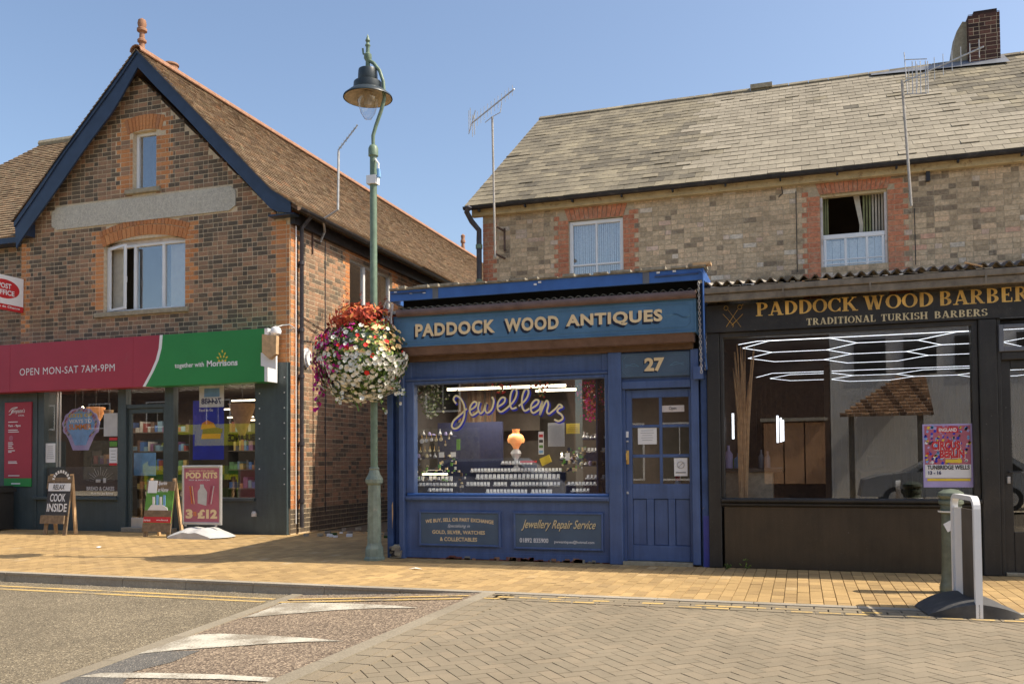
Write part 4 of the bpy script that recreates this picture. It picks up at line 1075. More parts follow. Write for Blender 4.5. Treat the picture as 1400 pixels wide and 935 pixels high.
mb = MB(); mb.box(X(71), X(72.5), YF + .1, YF + .13, 1.3, 2.9, 'alum'); mb.box(X(75), X(76.5), YF + .1, YF + .13, 1.3, 2.9, 'alum'); mb.build('display_rail', shop)
# fascia sign
YFS = YL - .42
fs = thing('fascia_sign', 'long crimson and green fascia sign over the grocery reading OPEN MON-SAT 7AM-9PM', 'shop sign', (-12.6, YFS, 3.0))
A0, A1 = P(-60, 475.5, YFS), P(366, 449, YFS); fz1 = (P(13, 471, YFS)[1] + P(364, 449, YFS)[1]) / 2; fz0 = (P(13, 536, YFS)[1] + P(364, 521.5, YFS)[1]) / 2
seam = [-20, P(13.5, 500, YFS)[0], P(182, 490, YFS)[0]]
curve = [P(218.5, 458.5, YFS), P(217, 476, YFS), P(213, 492, YFS), P(206, 508, YFS), P(195, 527, YFS)]
for i in range(2):
    mb = MB(); mb.bbox(seam[i] + .003, seam[i + 1] - .003, YFS, YL - .1, fz0, fz1, 'red_sign', .004); mb.build('sign_panel', fs)
mb = MB(); pl = [(seam[2] + .003, fz0), (curve[-1][0] - .0, fz0), (curve[3][0], curve[3][1]), (curve[2][0], curve[2][1]), (curve[1][0], curve[1][1]), (curve[0][0], fz1), (seam[2] + .003, fz1)]
mb.prism(pl, YFS, YL - .1, 'red_sign'); mb.build('sign_panel', fs)
xe = P(366, 490, YFS)[0]
mb = MB(); w_ = .07
cv = [(curve[-1][0], fz0)] + [curve[3], curve[2], curve[1]] + [(curve[0][0], fz1)]
mb.prism(cv + [(x + w_, z) for x, z in cv[::-1]], YFS - .001, YL - .1, 'white'); mb.build('white_swoosh', fs)
mb = MB(); mb.prism([(x + w_, z) for x, z in cv[::-1]] + [(xe - .07, fz0)][::1] + [(xe - .07, fz1)], YFS, YL - .1, 'green_sign')
mb.build('sign_panel', fs, label='green panel')
mb = MB(); mb.box(xe - .07, xe, YFS - .002, YL - .1, fz0, fz1, 'white'); mb.build('end_cap', fs)
a, b = P(27, 516, YFS), P(157, 498, YFS); text('OPEN MON-SAT 7AM-9PM', a[0], b[0], P(27, 513.5, YFS)[1], P(27, 504, YFS)[1], YFS - .004, 'paper', fs, bold=.0, space=1.08)
zb = P(240, 503.8, YFS)[1]
text('together with', P(239, 500, YFS)[0], P(279, 500, YFS)[0], P(240, 505, YFS)[1], P(240, 496.5, YFS)[1], YFS - .004, 'paper', fs, bold=.022)
text('Morrisons', P(283, 500, YFS)[0], P(325, 500, YFS)[0], P(283, 501.5, YFS)[1], P(283, 493, YFS)[1], YFS - .004, 'paper', fs, bold=.03)
mb = MB(); cx, cz = P(304, 489.5, YFS)
for k, (dx, dz, an) in enumerate(((0, .13, 90), (-.06, .08, 125), (.06, .08, 55), (-.1, .01, 150), (.1, .01, 30), (-.035, .03, 115), (.035, .03, 65), (-.07, -.05, 160), (.07, -.05, 20), (0, -.05, 90))):
    c, s_n = math.cos(rad(an)), math.sin(rad(an)); l, ww = .036, .018
    mb.sheet([(cx + dx - c * l, YFS - .004, cz + dz - s_n * l), (cx + dx + s_n * ww, YFS - .004, cz + dz - c * ww), (cx + dx + c * l, YFS - .004, cz + dz + s_n * l), (cx + dx - s_n * ww, YFS - .004, cz + dz + c * ww)], 'yellow')
mb.build('grain_emblem', fs)
# projecting post office sign
ps = thing('projecting_sign', 'white projecting POST OFFICE sign with a red oval and red foot on the brick wall', 'sign', (P(32, 400, YL)[0], YL - .45, 4.3))
px_ = P(32, 400, YL - .03)[0]; z1 = P(32, 382, YL - .03)[1]; z0 = P(32, 426, YL - .03)[1]
def psf(x, z, dy): return (px_ + .003 - dy + .0, YL - .03 - (1.0 - x), z)
mb = MB(); mb.box(px_ - .08, px_, YL - 1.03, YL - .03, z0 + .09, z1, 'white'); mb.build('sign_board', ps)
mb = MB(); mb.box(px_ - .08, px_ + .001, YL - 1.03, YL - .03, z0 - .03, z0 + .088, 'red'); mb.build('red_foot', ps)
mb = MB(); cyy, czz = YL - .5, (z0 + z1) / 2 + .06
pts = [(cyy + math.cos(2 * math.pi * k / 28) * .37, czz + math.sin(2 * math.pi * k / 28) * .2) for k in range(28)]; mb.prismx(pts, px_, px_ + .003, 'red'); mb.build('red_oval', ps)
def fr(x, z, dy): return (px_ + .006, x, z)
text('POST', cyy - .16, cyy + .16, czz + .01, czz + .12, 0, 'paper', ps, bold=.03, frame=fr); text('OFFICE', cyy - .24, cyy + .24, czz - .13, czz - .02, 0, 'paper', ps, bold=.03, frame=fr)
text('Bureau de Change', cyy - .38, cyy + .38, z0 - .0, z0 + .06, 0, 'paper', ps, bold=.02, frame=fr)
# poster panel on the pilaster
pp = thing('opening_hours_sign', 'tall crimson opening-hours panel with a green foot on the grocery pilaster', 'sign', (X(24), YF, 1.0))
a = RECT(7, 550.5, 42.5, 665, YF - .02); zf = P(24, 653.5, YF - .02)[1]
mb = MB(); mb.bbox(a[0], a[1], YF - .03, YF, zf, a[3], 'red_sign', .004); mb.build('red_board', pp)
mb = MB(); mb.bbox(a[0], a[1], YF - .031, YF, a[2], zf, 'green_sign', .004); mb.build('green_foot', pp)
mb = MB(); sc = [(P(u, v, YF)[0], P(u, v, YF)[1]) for u, v in ((14, 563), (19, 558), (26, 557), (20, 560), (17, 566), (14, 567))]; ribbon(mb, sc, .014, YF - .035, 'paper')
mb.build('script_stroke', pp); text('Jempson\'s', P(16, 565, YF)[0], P(36, 565, YF)[0], P(16, 566.5, YF)[1], P(16, 559, YF)[1], YF - .034, 'paper', pp, bold=.012, shear=.4)
text('LOCAL', P(27, 568, YF)[0], P(35, 568, YF)[0], P(27, 569, YF)[1], P(27, 566.8, YF)[1], YF - .034, 'paper', pp, bold=.02)
text('7am - 9pm', P(13, 580, YF)[0], P(30, 580, YF)[0], P(13, 584.5, YF)[1], P(13, 580.5, YF)[1], YF - .034, 'paper', pp, bold=.03)
mb = MB()
for v, w in ((577, 17), (588, 17), (590.5, 19), (605, 8), (607.5, 9), (610, 7), (612.5, 9), (616, 12), (618, 6), (631, 15), (633, 16), (650, 20)):
    x, z = P(13, v, YF); mb.box(x, x + w * .0155, YF - .034, YF - .032, z - .008, z + .008, 'paper')
for v in (661,): x, z = P(17, v, YF); mb.box(x, x + .25, YF - .034, YF - .032, z - .01, z + .015, 'paper')
mb.build('printed_line', pp, kind='stuff')
mb = MB(); cx, cz = P(17, 599, YF); mb.prism([(cx + math.cos(2 * math.pi * k / 16) * .06, cz + math.sin(2 * math.pi * k / 16) * .06) for k in range(16)], YF - .034, YF - .032, 'pink'); mb.build('round_badge', pp)
# litter bin by the pilaster
bn = thing('litter_bin', 'black litter bin with cream lettering standing against the grocery pilaster at the left edge', 'litter bin', (P(-6, 715, YF - .5)[0], YL - .45, 0))
bx = P(-8, 700, YF - .4)[0]
mb = MB(); mb.bbox(bx - .3, bx + .24, YL - .72, YL - .2, .03, .8, 'black', .03); mb.build('bin_body', bn)
mb = MB(); mb.bbox(bx - .33, bx + .29, YL - .75, YL - .17, .8, .88, 'black', .02); mb.bbox(bx - .28, bx + .23, YL - .7, YL - .2, .88, .93, 'black', .02); mb.build('bin_lid', bn)
mb = MB(); 
for z in (.78, .28): mb.box(bx - .301, bx + .241, YL - .722, YL - .6, z, z + .012, 'grey_plastic')
mb.build('bin_band', bn); text('LITTER', bx - .27, bx + .2, .55, .62, YL - .724, 'cream', bn, bold=.03)
mb = MB(); mb.lathe([(.0, -.01), (.05, 0), (.06, .03), (.02, .06), (.05, .1), (.0, .13)], (bx + .1, YL - .72, .38), 'cream', 8, sy=.1); mb.build('crest', bn)
# security lamp, gold shield sign, alarm box
sl_ = thing('wall_lamp', 'white round security lamp on a bent cable at the right end of the grocery sign', 'lamp', (X(377), YL - .35, 3.5))
c = P(377, 453, YL - .35); mb = MB(); mb.lathe([(.02, -.09), (.09, -.05), (.1, 0), (.08, .06), (.03, .09), (0, .1)], (c[0], YL - .35, c[1]), 'white', 16, sx=1.1); mb.build('lamp_body', sl_, True)
mb = MB(); mb.tube([(c[0] - .05, YL - .33, c[1] + .07), (c[0] - .02, YL - .1, c[1] + .15), (c[0] + .08, YL - .02, c[1] + .17), (c[0] + .2, YL - .02, c[1] + .1), (XS, YL - .02, c[1] + .05)], .012, 'grey_plastic', 6); mb.build('cable', sl_)
sg = thing('shield_sign', 'gold house-shaped alarm box with a white backing on the end of the green sign', 'sign', (X(368), YL - .5, 3.2))
pts = [P(u, v, YL - .5) for u, v in ((359, 457), (378.5, 459), (378, 484), (369, 491), (359, 482))]; mb = MB(); mb.prism([(x, z) for x, z in pts][::-1], YL - .52, YL - .43, 'wood_light'); mb.build('gold_shield', sg)
pts = [P(u, v, YL - .42) for u, v in ((357, 482), (377.5, 485), (377.5, 505), (357, 500))]; mb = MB(); mb.prism(pts[::-1], YL - .43, YL - .42, 'white'); mb.build('white_backing', sg)
al = thing('alarm_box', 'white oval alarm box on the sunlit side brick wall', 'alarm box', (XS, 15.2, 3.0))
c = SD(421, 489, XS + .06); mb = MB()
prof = [(.0, .0), (.1, 0.01), (.13, .05)]
pts = [(c[0] + math.cos(t) * .13 * (1 if math.sin(t) > 0 else .85), c[1] + math.sin(t) * .19) for t in [2 * math.pi * k / 20 for k in range(20)]]
mb.prismx(pts, XS, XS + .05, 'white'); mb.prismx([((y - c[0]) * .75 + c[0], (z - c[1]) * .8 + c[1]) for y, z in pts], XS + .05, XS + .09, 'white'); mb.build('alarm_cover', al, True)

# ---------------------------------------------------------------- neighbour on the far left
nb = thing('neighbour_house', 'brick house with pale clay-tiled roof joined to the left of the gable', 'building', (-18, YL, 0))
YN = YL + .15
mb = MB(); mb.box(-24, XQ - .01, YN, YN + .3, 3, 6.3, 'mortar'); mb.build('front_wall', nb)
brickwork(nb, (0, YN, 0), (1, 0, 0), (0, -1, 0), -20.5, XQ - .01, 3.35, 6.25, lambda x, z: True, [], [], [M['brick_brown']], tone_brown, tone_orange, n_ind=120)
mb = MB(); mb.box(-24, XQ + .02, YN - .3, YN - .18, 6.12, 6.25, 'navy'); mb.box(-24, XQ, YN - .18, YN, 6.12, 6.16, 'navy'); mb.build('eaves_gutter', nb)
# roof: eave line to ridge, hip on the left
re_ = (YN - .3, 6.25); sl = 45
ridge = PL(75, 195, Vector((0, YN - .3, 6.25)), Vector((0, -math.sin(rad(sl)), math.cos(rad(sl)))))
hip = [PL(u, v, Vector((0, YN - .3, 6.25)), Vector((0, -math.sin(rad(sl)), math.cos(rad(sl))))) for u, v in ((0, 226), (52, 200))]
dzx = (hip[1].z - hip[0].z) / (hip[1].x - hip[0].x)
Lr = (ridge.y - (YN - .3)) / math.cos(rad(sl))
def xhip(z): return hip[1].x - (hip[1].z - z) / dzx
H = []; T = []; d = 0; k = 0; c_, s_ = math.cos(rad(sl)), math.sin(rad(sl))
while d < Lr:
    e = min(d + .115, Lr); z = 6.25 + e * s_; x = max(-26, xhip(z)) - (.09 if k % 2 else 0) * 0
    y0_, y1_ = YN - .3 + d * c_, YN - .3 + e * c_; za, zb2 = 6.25 + d * s_, 6.25 + e * s_
    while x < XA + .5:
        t = x + .17; j = random.uniform(.02, .032)
        a = x + .002; b = t - .002
        if b < XA - .2 and not (b > XW + .1 + max(0, (za - ZW)) * .78):
            lo = (-s_ * j, c_ * j); hi = (-s_ * .004, c_ * .004)
            H.append([(a, y0_ + lo[0], za + lo[1]), (b, y0_ + lo[0], za + lo[1]), (b, y1_ + hi[0], zb2 + hi[1]), (a, y1_ + hi[0], zb2 + hi[1]), (a, y0_, za - .01), (b, y0_, za - .01), (b, y1_, zb2 - .02), (a, y1_, zb2 - .02)]); T.append(tn() * .6 + .3)
        x = t
    d = e; k += 1
pieces('roof_tile', nb, H, T, [M['clay_tile']], n_ind=0)
mb = MB(); xr_ = XW + .1 + (ridge.z - ZW) * .78
mb.add([(-26, YN - .3, 6.22), (XW + .1, YN - .3, 6.22), (xr_, ridge.y, ridge.z - .04), (xhip(ridge.z), ridge.y, ridge.z - .04), (max(-26, xhip(6.22)), YN - .3, 6.22), (XW + .1, YN + 8, 6.22)], [(0, 1, 2, 3, 4), (1, 5, 2)], 'timber_brown'); mb.build('roof_deck', nb)
mb = MB(); mb.tube([(xhip(ridge.z), ridge.y, ridge.z), (xr_, ridge.y, ridge.z)], .11, 'stone', 8); mb.build('ridge_capping', nb)
# ---------------------------------------------------------------- brick terrace behind the two right-hand shops
def tone_tan(x=0, z=0):
    r = random.random()
    if x > 1.2 and x < 2.5 and z > 5.6 and random.random() < .5: return random.uniform(0, .12)
    if r < .12: return random.uniform(.0, .2)
    if r < .86: return random.uniform(.25, .7)
    if r < .93: return random.uniform(.7, .79)
    return random.uniform(.97, 1)
def tone_red(): return random.uniform(.84, .93)
ter = thing('brick_terrace', 'weathered buff brick terrace with red window surrounds under a stone-slated roof', 'building', (-2, YT, 0))
XT0 = P(660, 320, YT)[0]; XT1 = 7.0; ZE2 = 6.34
V1 = RECT(777.5, 303, 852.5, 378, YT); V1 = (V1[0], V1[1], 4.75, P(815, 299, YT)[1])
V2 = (P(1122, 330, YT)[0], P(1214, 330, YT)[0], 4.75, P(1168, 262, YT)[1])
mb = MB()
xs = [XT0 + .01, V1[0], V1[1], V2[0], V2[1], XT1]
for i in range(5):
    if i in (1, 3):
        w_ = V1 if i == 1 else V2; mb.box(xs[i], xs[i + 1], YT, YT + .3, w_[3], 6.6, 'mortar_tan'); mb.box(xs[i], xs[i + 1], YT, YT + .3, 3.3, w_[2], 'mortar_tan')
    else: mb.box(xs[i], xs[i + 1], YT, YT + .3, 3.3, 6.6, 'mortar_tan')
mb.build('front_wall', ter)
mb = MB(); mb.box(XT0 - .0, XT0 + .3, YT + .3, YT + 8.5, 0, 6.6, 'mortar_tan')
ridgeY, ridgeZ = 21.25, None
SLP = rad(35); r_ = PL(738, 163, Vector((0, YT - .3, 6.42)), Vector((0, -math.sin(SLP), math.cos(SLP))))
mb.build('end_wall', ter)
pgA = MB()
# ridge height so that the roof plane passes through the ridge line of the photo at x = verge
XV = P(633, 279, YT - .3)[0]
def ridge_fit():
    d = ray(738, 163); t = (XV - EYE.x) / d.x; p = EYE + d * t; return p.y, p.z
RY, RZ = ridge_fit(); EY, EZ = YT - .22, 6.44
SL = math.hypot(RY - EY, RZ - EZ); uy, uz = (RY - EY) / SL, (RZ - EZ) / SL
mb = MB(); mb.prismx([(YT, 6.3), (RY, RZ - .1), (2 * RY - YT, 6.3)], XT0 + .001, XT0 + .3, 'mortar_tan'); mb.build('gable_wall', ter)
def qz(c, r): return c
arc = MB()
HL = [(V1[0], V1[1], V1[2], V1[3]), (V2[0], V2[1], V2[2], V2[3] + .02)]
a1z, a2z = V1[3], V2[3]
qu = [(V1[0] - .26, V1[0], 4.0, 6.22, True, False), (V1[1], V1[1] + .26, 4.0, 6.22, False, True), (V2[0] - .27, V2[0], 4.0, 6.25, True, False), (V2[1], V2[1] + .3, 4.0, 6.25, False, True), (XT0, XT0 + .26, 4.0, 6.1, False, True), (V1[0], V1[1], a1z + .3, 6.4, False, False)]
def in_t(x, z):
    for w_, h in ((V1, .33), (V2, .33)):
        if w_[0] - .12 < x < w_[1] + .12 and w_[3] - .02 < z < w_[3] + h + .01: return False
    return True
brickwork(ter, (0, YT, 0), (1, 0, 0), (0, -1, 0), XT0, 5.2, 4.1, 6.3, in_t, HL, qu, [M['brick_tan']], tone_tan, tone_red, joint=.011, BL=.235, tooth=.04)
def soldier(w_, n):
    O = np.array((0, YT, 0.)); N = np.array((0, -1., 0)); H = []; T = []
    c = (w_[0] + w_[1]) / 2
    for i in range(n):
        fa, fb = (i + .07) / n, (i + .93) / n
        def xx(f, top): return c + (f - .5) * (w_[1] - w_[0] + (.24 if top else .02))
        z0_, z1_ = w_[3] + .004, w_[3] + .325
        f = [(xx(fa, 0), z0_), (xx(fb, 0), z0_), (xx(fb, 1), z1_), (xx(fa, 1), z1_)]
        H.append([(x, YT - .014 - .003 * (i % 2), z) for x, z in f] + [(x, YT, z) for x, z in f]); T.append(tone_red())
    pieces('arch_brick', ter, H, T, [M['brick_tan']])
soldier(V1, 13); soldier(V2, 16)
# eaves: gutter and peeling fascia board
mb = MB(); mb.bbox(XV + .12, XT1, YT - .14, YT - .02, 6.24, 6.39, 'fascia_cream', .01); mb.build('fascia_board', ter)
mb = MB(); gy, gz = EY - .05, 6.4
for k in range(6):
    a0 = math.pi + math.pi * k / 6; a1 = math.pi + math.pi * (k + 1) / 6; r = .06
    mb.add([(XV, gy + math.cos(a0) * r, gz + math.sin(a0) * r), (XT1, gy + math.cos(a0) * r, gz + math.sin(a0) * r), (XT1, gy + math.cos(a1) * r, gz + math.sin(a1) * r), (XV, gy + math.cos(a1) * r, gz + math.sin(a1) * r)], [(0, 1, 2, 3)], 'gutter')
x = XV + .3
while x < XT1: mb.box(x, x + .03, gy, gy + .09, gz - .1, gz, 'gutter'); x += .95
mb.build('gutter', ter)
# roof deck and stone slates
mb = MB(); mb.prismx([(EY + .02, EZ - .03), (RY, RZ - .03), (2 * RY - EY, EZ - .03), (2 * RY - EY, EZ - .09), (RY, RZ - .12), (EY + .02, EZ - .09)], XV + .05, 12, 'timber_brown'); mb.build('roof_deck', ter)
H = []; T = []; MI = []; d = 0; k = 0; gauge = .27; tw = .29
while d < SL - .02:
    e = min(d + gauge, SL); x = XV - (tw / 2 if k % 2 else 0)
    xa = P(1040, 150, 18)[0]
    while x < 5.6:
        s, t = max(x, XV) + .003, x + tw - .003
        if t - s > .03:
            j = random.uniform(.009, .016) + (random.random() < .06) * .012; tl = random.gauss(0, .003)
            n_ = (-uz, uy)
            def q_(dd, o): return (EY + uy * dd + n_[0] * o, EZ + uz * dd + n_[1] * o)
            lo = q_(d - .006, j); hi = q_(e, .004); lb = q_(d, -.005); hb = q_(e, -.01)
            H.append([(s, lo[0], lo[1]), (t, lo[0], lo[1] + tl), (t, hi[0], hi[1]), (s, hi[0], hi[1]), (s, lb[0], lb[1]), (t, lb[0], lb[1]), (t, hb[0], hb[1]), (s, hb[0], hb[1])])
            T.append(min(1, max(0, random.gauss(.5, .28))))
            # the repaired field of paler slates
            xl_ = -2.2 + .35 * math.sin(k * 1.3) + (SL - d) * .05; xr_ = 4.6 - d * .42 + .25 * math.sin(k * 2.1)
            MI.append(1 if xl_ < x < xr_ and random.random() < .985 else 0)
        x += tw
    d = e; k += 1
pieces('roof_slate', ter, H, T, [M['stone_slate'], M['slate_light']], MI)
# back slope joined
H = []; T = []; x = XV
while x < 6.5:
    H.append([(x + .004, RY - .12, RZ - .03), (x + .43, RY - .12, RZ - .03), (x + .43, RY, RZ + .06), (x + .004, RY, RZ + .06), (x + .004, RY - .1, RZ - .1), (x + .43, RY - .1, RZ - .1), (x + .43, RY + .14, RZ - .05), (x + .004, RY + .14, RZ - .05)]); T.append(random.random()); x += .44
pieces('ridge_tile', ter, H, T, [M['stone_slate']])
mb = MB(); c = P(1041, 124, RY); mb.box(c[0] - .25, c[0] + .25, RY - .16, RY + .1, RZ - .02, RZ + .085, 'stone'); mb.build('loose_ridge_tile', ter)
# windows
w = frame_window(ter, V1[0], V1[1], V1[2], V1[3] - .01, YT + .05, .07, cols=2, mat='white', gl='glass_up', bw=.035, rz=[5.14], cx=None)
mb = MB()
for k in range(22):
    x = V1[0] + .08 + k * (V1[1] - V1[0] - .16) / 22; mb.box(x, x + .03, YT + .16 + .012 * (k % 3), YT + .18, 4.85, V1[3] - .05, 'curtain')
mb.build('net_curtain', w, kind='stuff')
mb = MB(); mb.box(V1[0] - .1, V1[1] + .1, YT + .5, YT + .52, 4.6, 6.3, 'room_mid'); mb.build('interior_wall', ter)
mb = MB(); mb.box(V2[0] - .1, V2[1] + .1, YT + 1.9, YT + 1.92, 4.2, 6.5, 'room'); mb.build('interior_wall', ter)
# sash window with its top sash down
x0, x1, z0, z1 = V2; mb = MB(); fw = .045
mb.bbox(x0, x0 + fw, YT + .03, YT + .12, z0, z1, 'white_dirty'); mb.bbox(x1 - fw, x1, YT + .03, YT + .12, z0, z1, 'white_dirty'); mb.bbox(x0, x1, YT + .02, YT + .12, z1 - .05, z1, 'fascia_cream')
sf = mb.build('window_frame', ter)
zr_ = P(1168, 320, YT)[1]; mb = MB()
mb.bbox(x0 + fw, x1 - fw, YT + .04, YT + .08, zr_ - .05, zr_ + .03, 'white'); 
for x in (x0 + fw + .03, x0 + fw + .37, x0 + fw + .72, x1 - fw - .03): mb.bbox(x - .02, x + .02, YT + .045, YT + .08, z0, zr_ - .04, 'white')
for z in (zr_ - .42, zr_ - .5): mb.bbox(x0 + fw, x1 - fw, YT + .048, YT + .078, z - .01, z + .012, 'white')
sa = mb.build('lower_sash', sf)
mb = MB(); mb.box(x0 + fw, x1 - fw, YT + .06, YT + .066, z0, zr_, 'glass_up'); mb.build('pane', sf)
mb = MB()
for k in range(10): mb.box(x0 + .72 + k * .05, x0 + .75 + k * .05, YT + .2 + .02 * (k % 2), YT + .24, 4.7, z1, 'curtain_green' if k < 3 or k > 6 else 'cream_cloth')
mb.build('green_curtain', sf, kind='stuff')
mb = MB(); mb.prism([(x0 + .56, z1), (x0 + .66, z1), (x0 + .72, zr_ + .2), (x0 + .7, zr_ - .05), (x0 + .64, zr_ - .05), (x0 + .66, zr_ + .2)], YT + .19, YT + .2, 'cream_cloth')
for k in range(3): mb.box(x0 + .05 + k * .035, x0 + .075 + k * .035, YT + .2, YT + .22 + .01 * k, 4.7, z1, 'curtain_green')
mb.build('side_curtain', sf, kind='stuff')
mb = MB()
for k in range(8): mb.box(x0 + .06 + k * .14, x0 + .19 + k * .14, YT + .14 + .01 * (k % 2), YT + .15 + .01 * (k % 2), 4.7, zr_ - .06, 'curtain')
mb.build('net_curtain', sf, kind='stuff')
# chimney on the ridge
cx0 = P(1324, 50, RY - .3)[0]; cx1 = P(1368, 50, RY - .3)[0]; ztop_ = P(1345, 14, RY - .3)[1]
chim = thing('chimney_stack', 'dark brick chimney stack leaning out of the slate ridge at the right', 'chimney', ((cx0 + cx1) / 2, RY, RZ))
mb = MB(); mb.box(cx0 + .01, cx1 - .01, RY - .29, RY + .5, RZ - .8, ztop_ - .1, 'mortar'); mb.box(cx0 + .12, cx1 - .05, RY - .25, RY + .4, ztop_ - .1, ztop_ + .02, 'brick_dark'); mb.build('stack_core', chim)
tone_c = lambda x=0, z=0: random.random()
brickwork(chim, (0, RY - .29, 0), (1, 0, 0), (0, -1, 0), cx0, cx1, RZ - .75, ztop_ - .05, lambda x, z: True, [], [], [M['brick_dark']], tone_c, tone_c, joint=.012)
brickwork(chim, (cx0 + .01, 0, 0), (0, -1, 0), (-1, 0, 0), -RY - .5, -RY + .29, RZ - .75, ztop_ - .05, lambda x, z: True, [], [], [M['brick_dark']], tone_c, tone_c, joint=.012)
mb = MB()
mb.prism([(cx0 - .3, RZ - .4), (cx0 + .01, RZ - .4), (cx0 + .01, ztop_ - .12), (cx0 - .08, ztop_ - .1), (cx0 - .2, ztop_ - .3), (cx0 - .24, RZ + .45), (cx0 - .3, RZ + .1)], RY - .1, RY + .45, 'stone')
mb.build('rubble_flank', chim)
mb = MB(); 
d0 = SL - .75; n_ = (-uz, uy)
mb.add([(cx0 - 2.0, EY + uy * (SL - .12) + n_[0] * .04, EZ + uz * (SL - .12) + n_[1] * .04), (cx0 - 2.0, EY + uy * (SL - .3) + n_[0] * .05, EZ + uz * (SL - .3) + n_[1] * .05), (cx1 + .1, EY + uy * d0 + n_[0] * .05, EZ + uz * d0 + n_[1] * .05), (cx1 + .1, EY + uy * SL + n_[0] * .05, EZ + uz * SL + n_[1] * .05)], [(0, 1, 2, 3)], 'lead'); mb.build('lead_flashing', chim)
# soil pipe at the left corner, thin cables, small brackets
dp = thing('rainwater_pipe', 'green-stained rainwater pipe swan-necking down the left corner of the buff terrace', 'pipe', (XT0, YT, 0))
mb = MB(); pt = lambda u, v, Y: (P(u, v, Y)[0], Y, P(u, v, Y)[1])
a = pt(637, 281, YT - .36); mb.tube([(a[0] + .08, YT - .37, 6.38), pt(638, 290, YT - .33), pt(645, 303, YT - .2), pt(655, 315, YT - .1), (XT0 - .05, YT - .08, P(657, 330, YT)[1]), (XT0 - .05, YT - .08, 3.6)], .055, 'pipe', 10)
for z in (5.6, 4.9): mb.tube([(XT0 - .05, YT - .08, z), (XT0 - .05, YT - .08, z + .08)], .07, 'post_green', 10)
mb.build('pipe_run', dp, True)
mb = MB()
for u, v0, v1 in ((1088, 262, 372), (1250, 285, 362)):
    a = P(u, v0, YT - .03); b = P(u + 2, v1, YT - .03); mb.tube([(a[0], YT - .03, a[1]), (b[0], YT - .03, b[1])], .008, 'black', 5)
mb.build('cable', ter, kind='stuff')
mb = MB(); a = P(1068, 246, YT - .05); mb.box(a[0] - .05, a[0] + .05, YT - .08, YT, a[1] - .12, a[1] + .05, 'grey_plastic'); mb.tube([(a[0], YT - .05, a[1] - .1), (a[0] + .02, YT - .05, a[1] - .25), (a[0] - .05, YT - .03, a[1] - .3)], .01, 'black', 5); mb.build('junction_box', ter)
mb = MB(); a = P(1268, 222, YT - .05); mb.box(a[0] - .03, a[0] + .03, YT - .1, YT, a[1] - .33, a[1], 'gutter'); mb.build('iron_bracket', ter)
# aerials ------------------------------------------------------------
def aerial(name, label, mast, boom, elems, mat='mast', r=.022, el=.3, refl=None, bracket=None, loc=None):
    t = thing(name, label, 'television aerial', loc)
    mb = MB(); mb.tube(mast, r, mat, 8); mb.build('mast', t, True)
    mb = MB(); mb.bar(boom[0], boom[1], .02, .02, 'steel'); mb.build('boom', t)
    a, b = Vector(boom[0]), Vector(boom[1]); 
    mb = MB()
    for k in range(elems):
        p = a.lerp(b, (k + .5) / elems); L = el * (1 - .35 * k / elems); mb.tube([p - Vector((0, 0, L / 2)), p + Vector((0, 0, L / 2))], .006, 'steel', 5)
    mb.build('element', t, kind='stuff')
    if refl:
        mb = MB()
        for p0, p1 in refl: mb.tube([p0, p1], .008, 'steel', 5)
        mb.build('reflector', t, kind='stuff')
    if bracket:
        mb = MB()
        for p0, p1 in bracket: mb.bar(p0, p1, .03, .03, 'rusty')
        mb.build('wall_bracket', t, kind='stuff')
    return t
Ya = YT - .45
m0, m1 = pt(677, 352, Ya), pt(673, 160, Ya)
b0, b1 = pt(646, 168, Ya + .3), pt(703, 122, Ya - .3)
rf_ = [((b0[0] - .0, b0[1] + dy, b0[2] + dz - .22), (b0[0] - .0, b0[1] + dy, b0[2] + dz + .22)) for dy, dz in ((-.12, .03), (.0, -.06), (.12, .02), (-.2, -.05))]
rf_ += [((b0[0] - .12, b0[1] + .1, b0[2] - .18), (b0[0] + .1, b0[1] - .1, b0[2] + .2)), (pt(663, 168, Ya), pt(673, 160, Ya)), (pt(673, 160, Ya), pt(684, 154, Ya)), (pt(684, 154, Ya), pt(686, 140, Ya))]
aerial('television_aerial', 'television aerial on a tall mast at the left end of the buff terrace', [m0, m1], (b0, b1), 12, loc=m0, refl=rf_, bracket=[(pt(677, 309, Ya), (m0[0] + .05, YT, pt(677, 309, Ya)[2])), (pt(677, 347, Ya), (m0[0] + .05, YT, pt(677, 347, Ya)[2])), ((m0[0] + .05, YT - .02, pt(677, 312, Ya)[2] - .35), (m0[0] + .05, YT - .02, pt(677, 312, Ya)[2] + .1))])
Yc = YT - .5
m0, m1, m2 = pt(1246, 282, Yc), pt(1241, 215, Yc), pt(1233, 110, Yc)
b0, b1 = pt(1237, 112, Yc), pt(1345, 64, Yc - .5)
c0, c1 = pt(1236, 72, Yc), pt(1241, 130, Yc)
rf_ = [(c0, c1)]
for v in (82, 107, 129):
    rf_.append((pt(1238, v, Yc), pt(1267, v - 1, Yc - .4)))
for u in (1247, 1252, 1258, 1265, 1268): rf_.append((pt(u, 84, Yc - .2), pt(u + 1, 128, Yc - .2)))
aerial('television_aerial', 'large television aerial with a grid reflector, pointing at the chimney', [m0, m1, m2], (b0, b1), 9, loc=m0, el=.42, refl=rf_)
Yg = 15.5; XG = XS + .2
def s3(u, v, x=XS + .25): yy, z = SD(u, v, x); return (x, yy, z)
base = s3(438, 331, XS + .05); e1 = s3(438, 309, XS + .3)
yq = e1[1]; 
def q3(u, v): x, z = P(u, v, yq); return (x, yq, z)
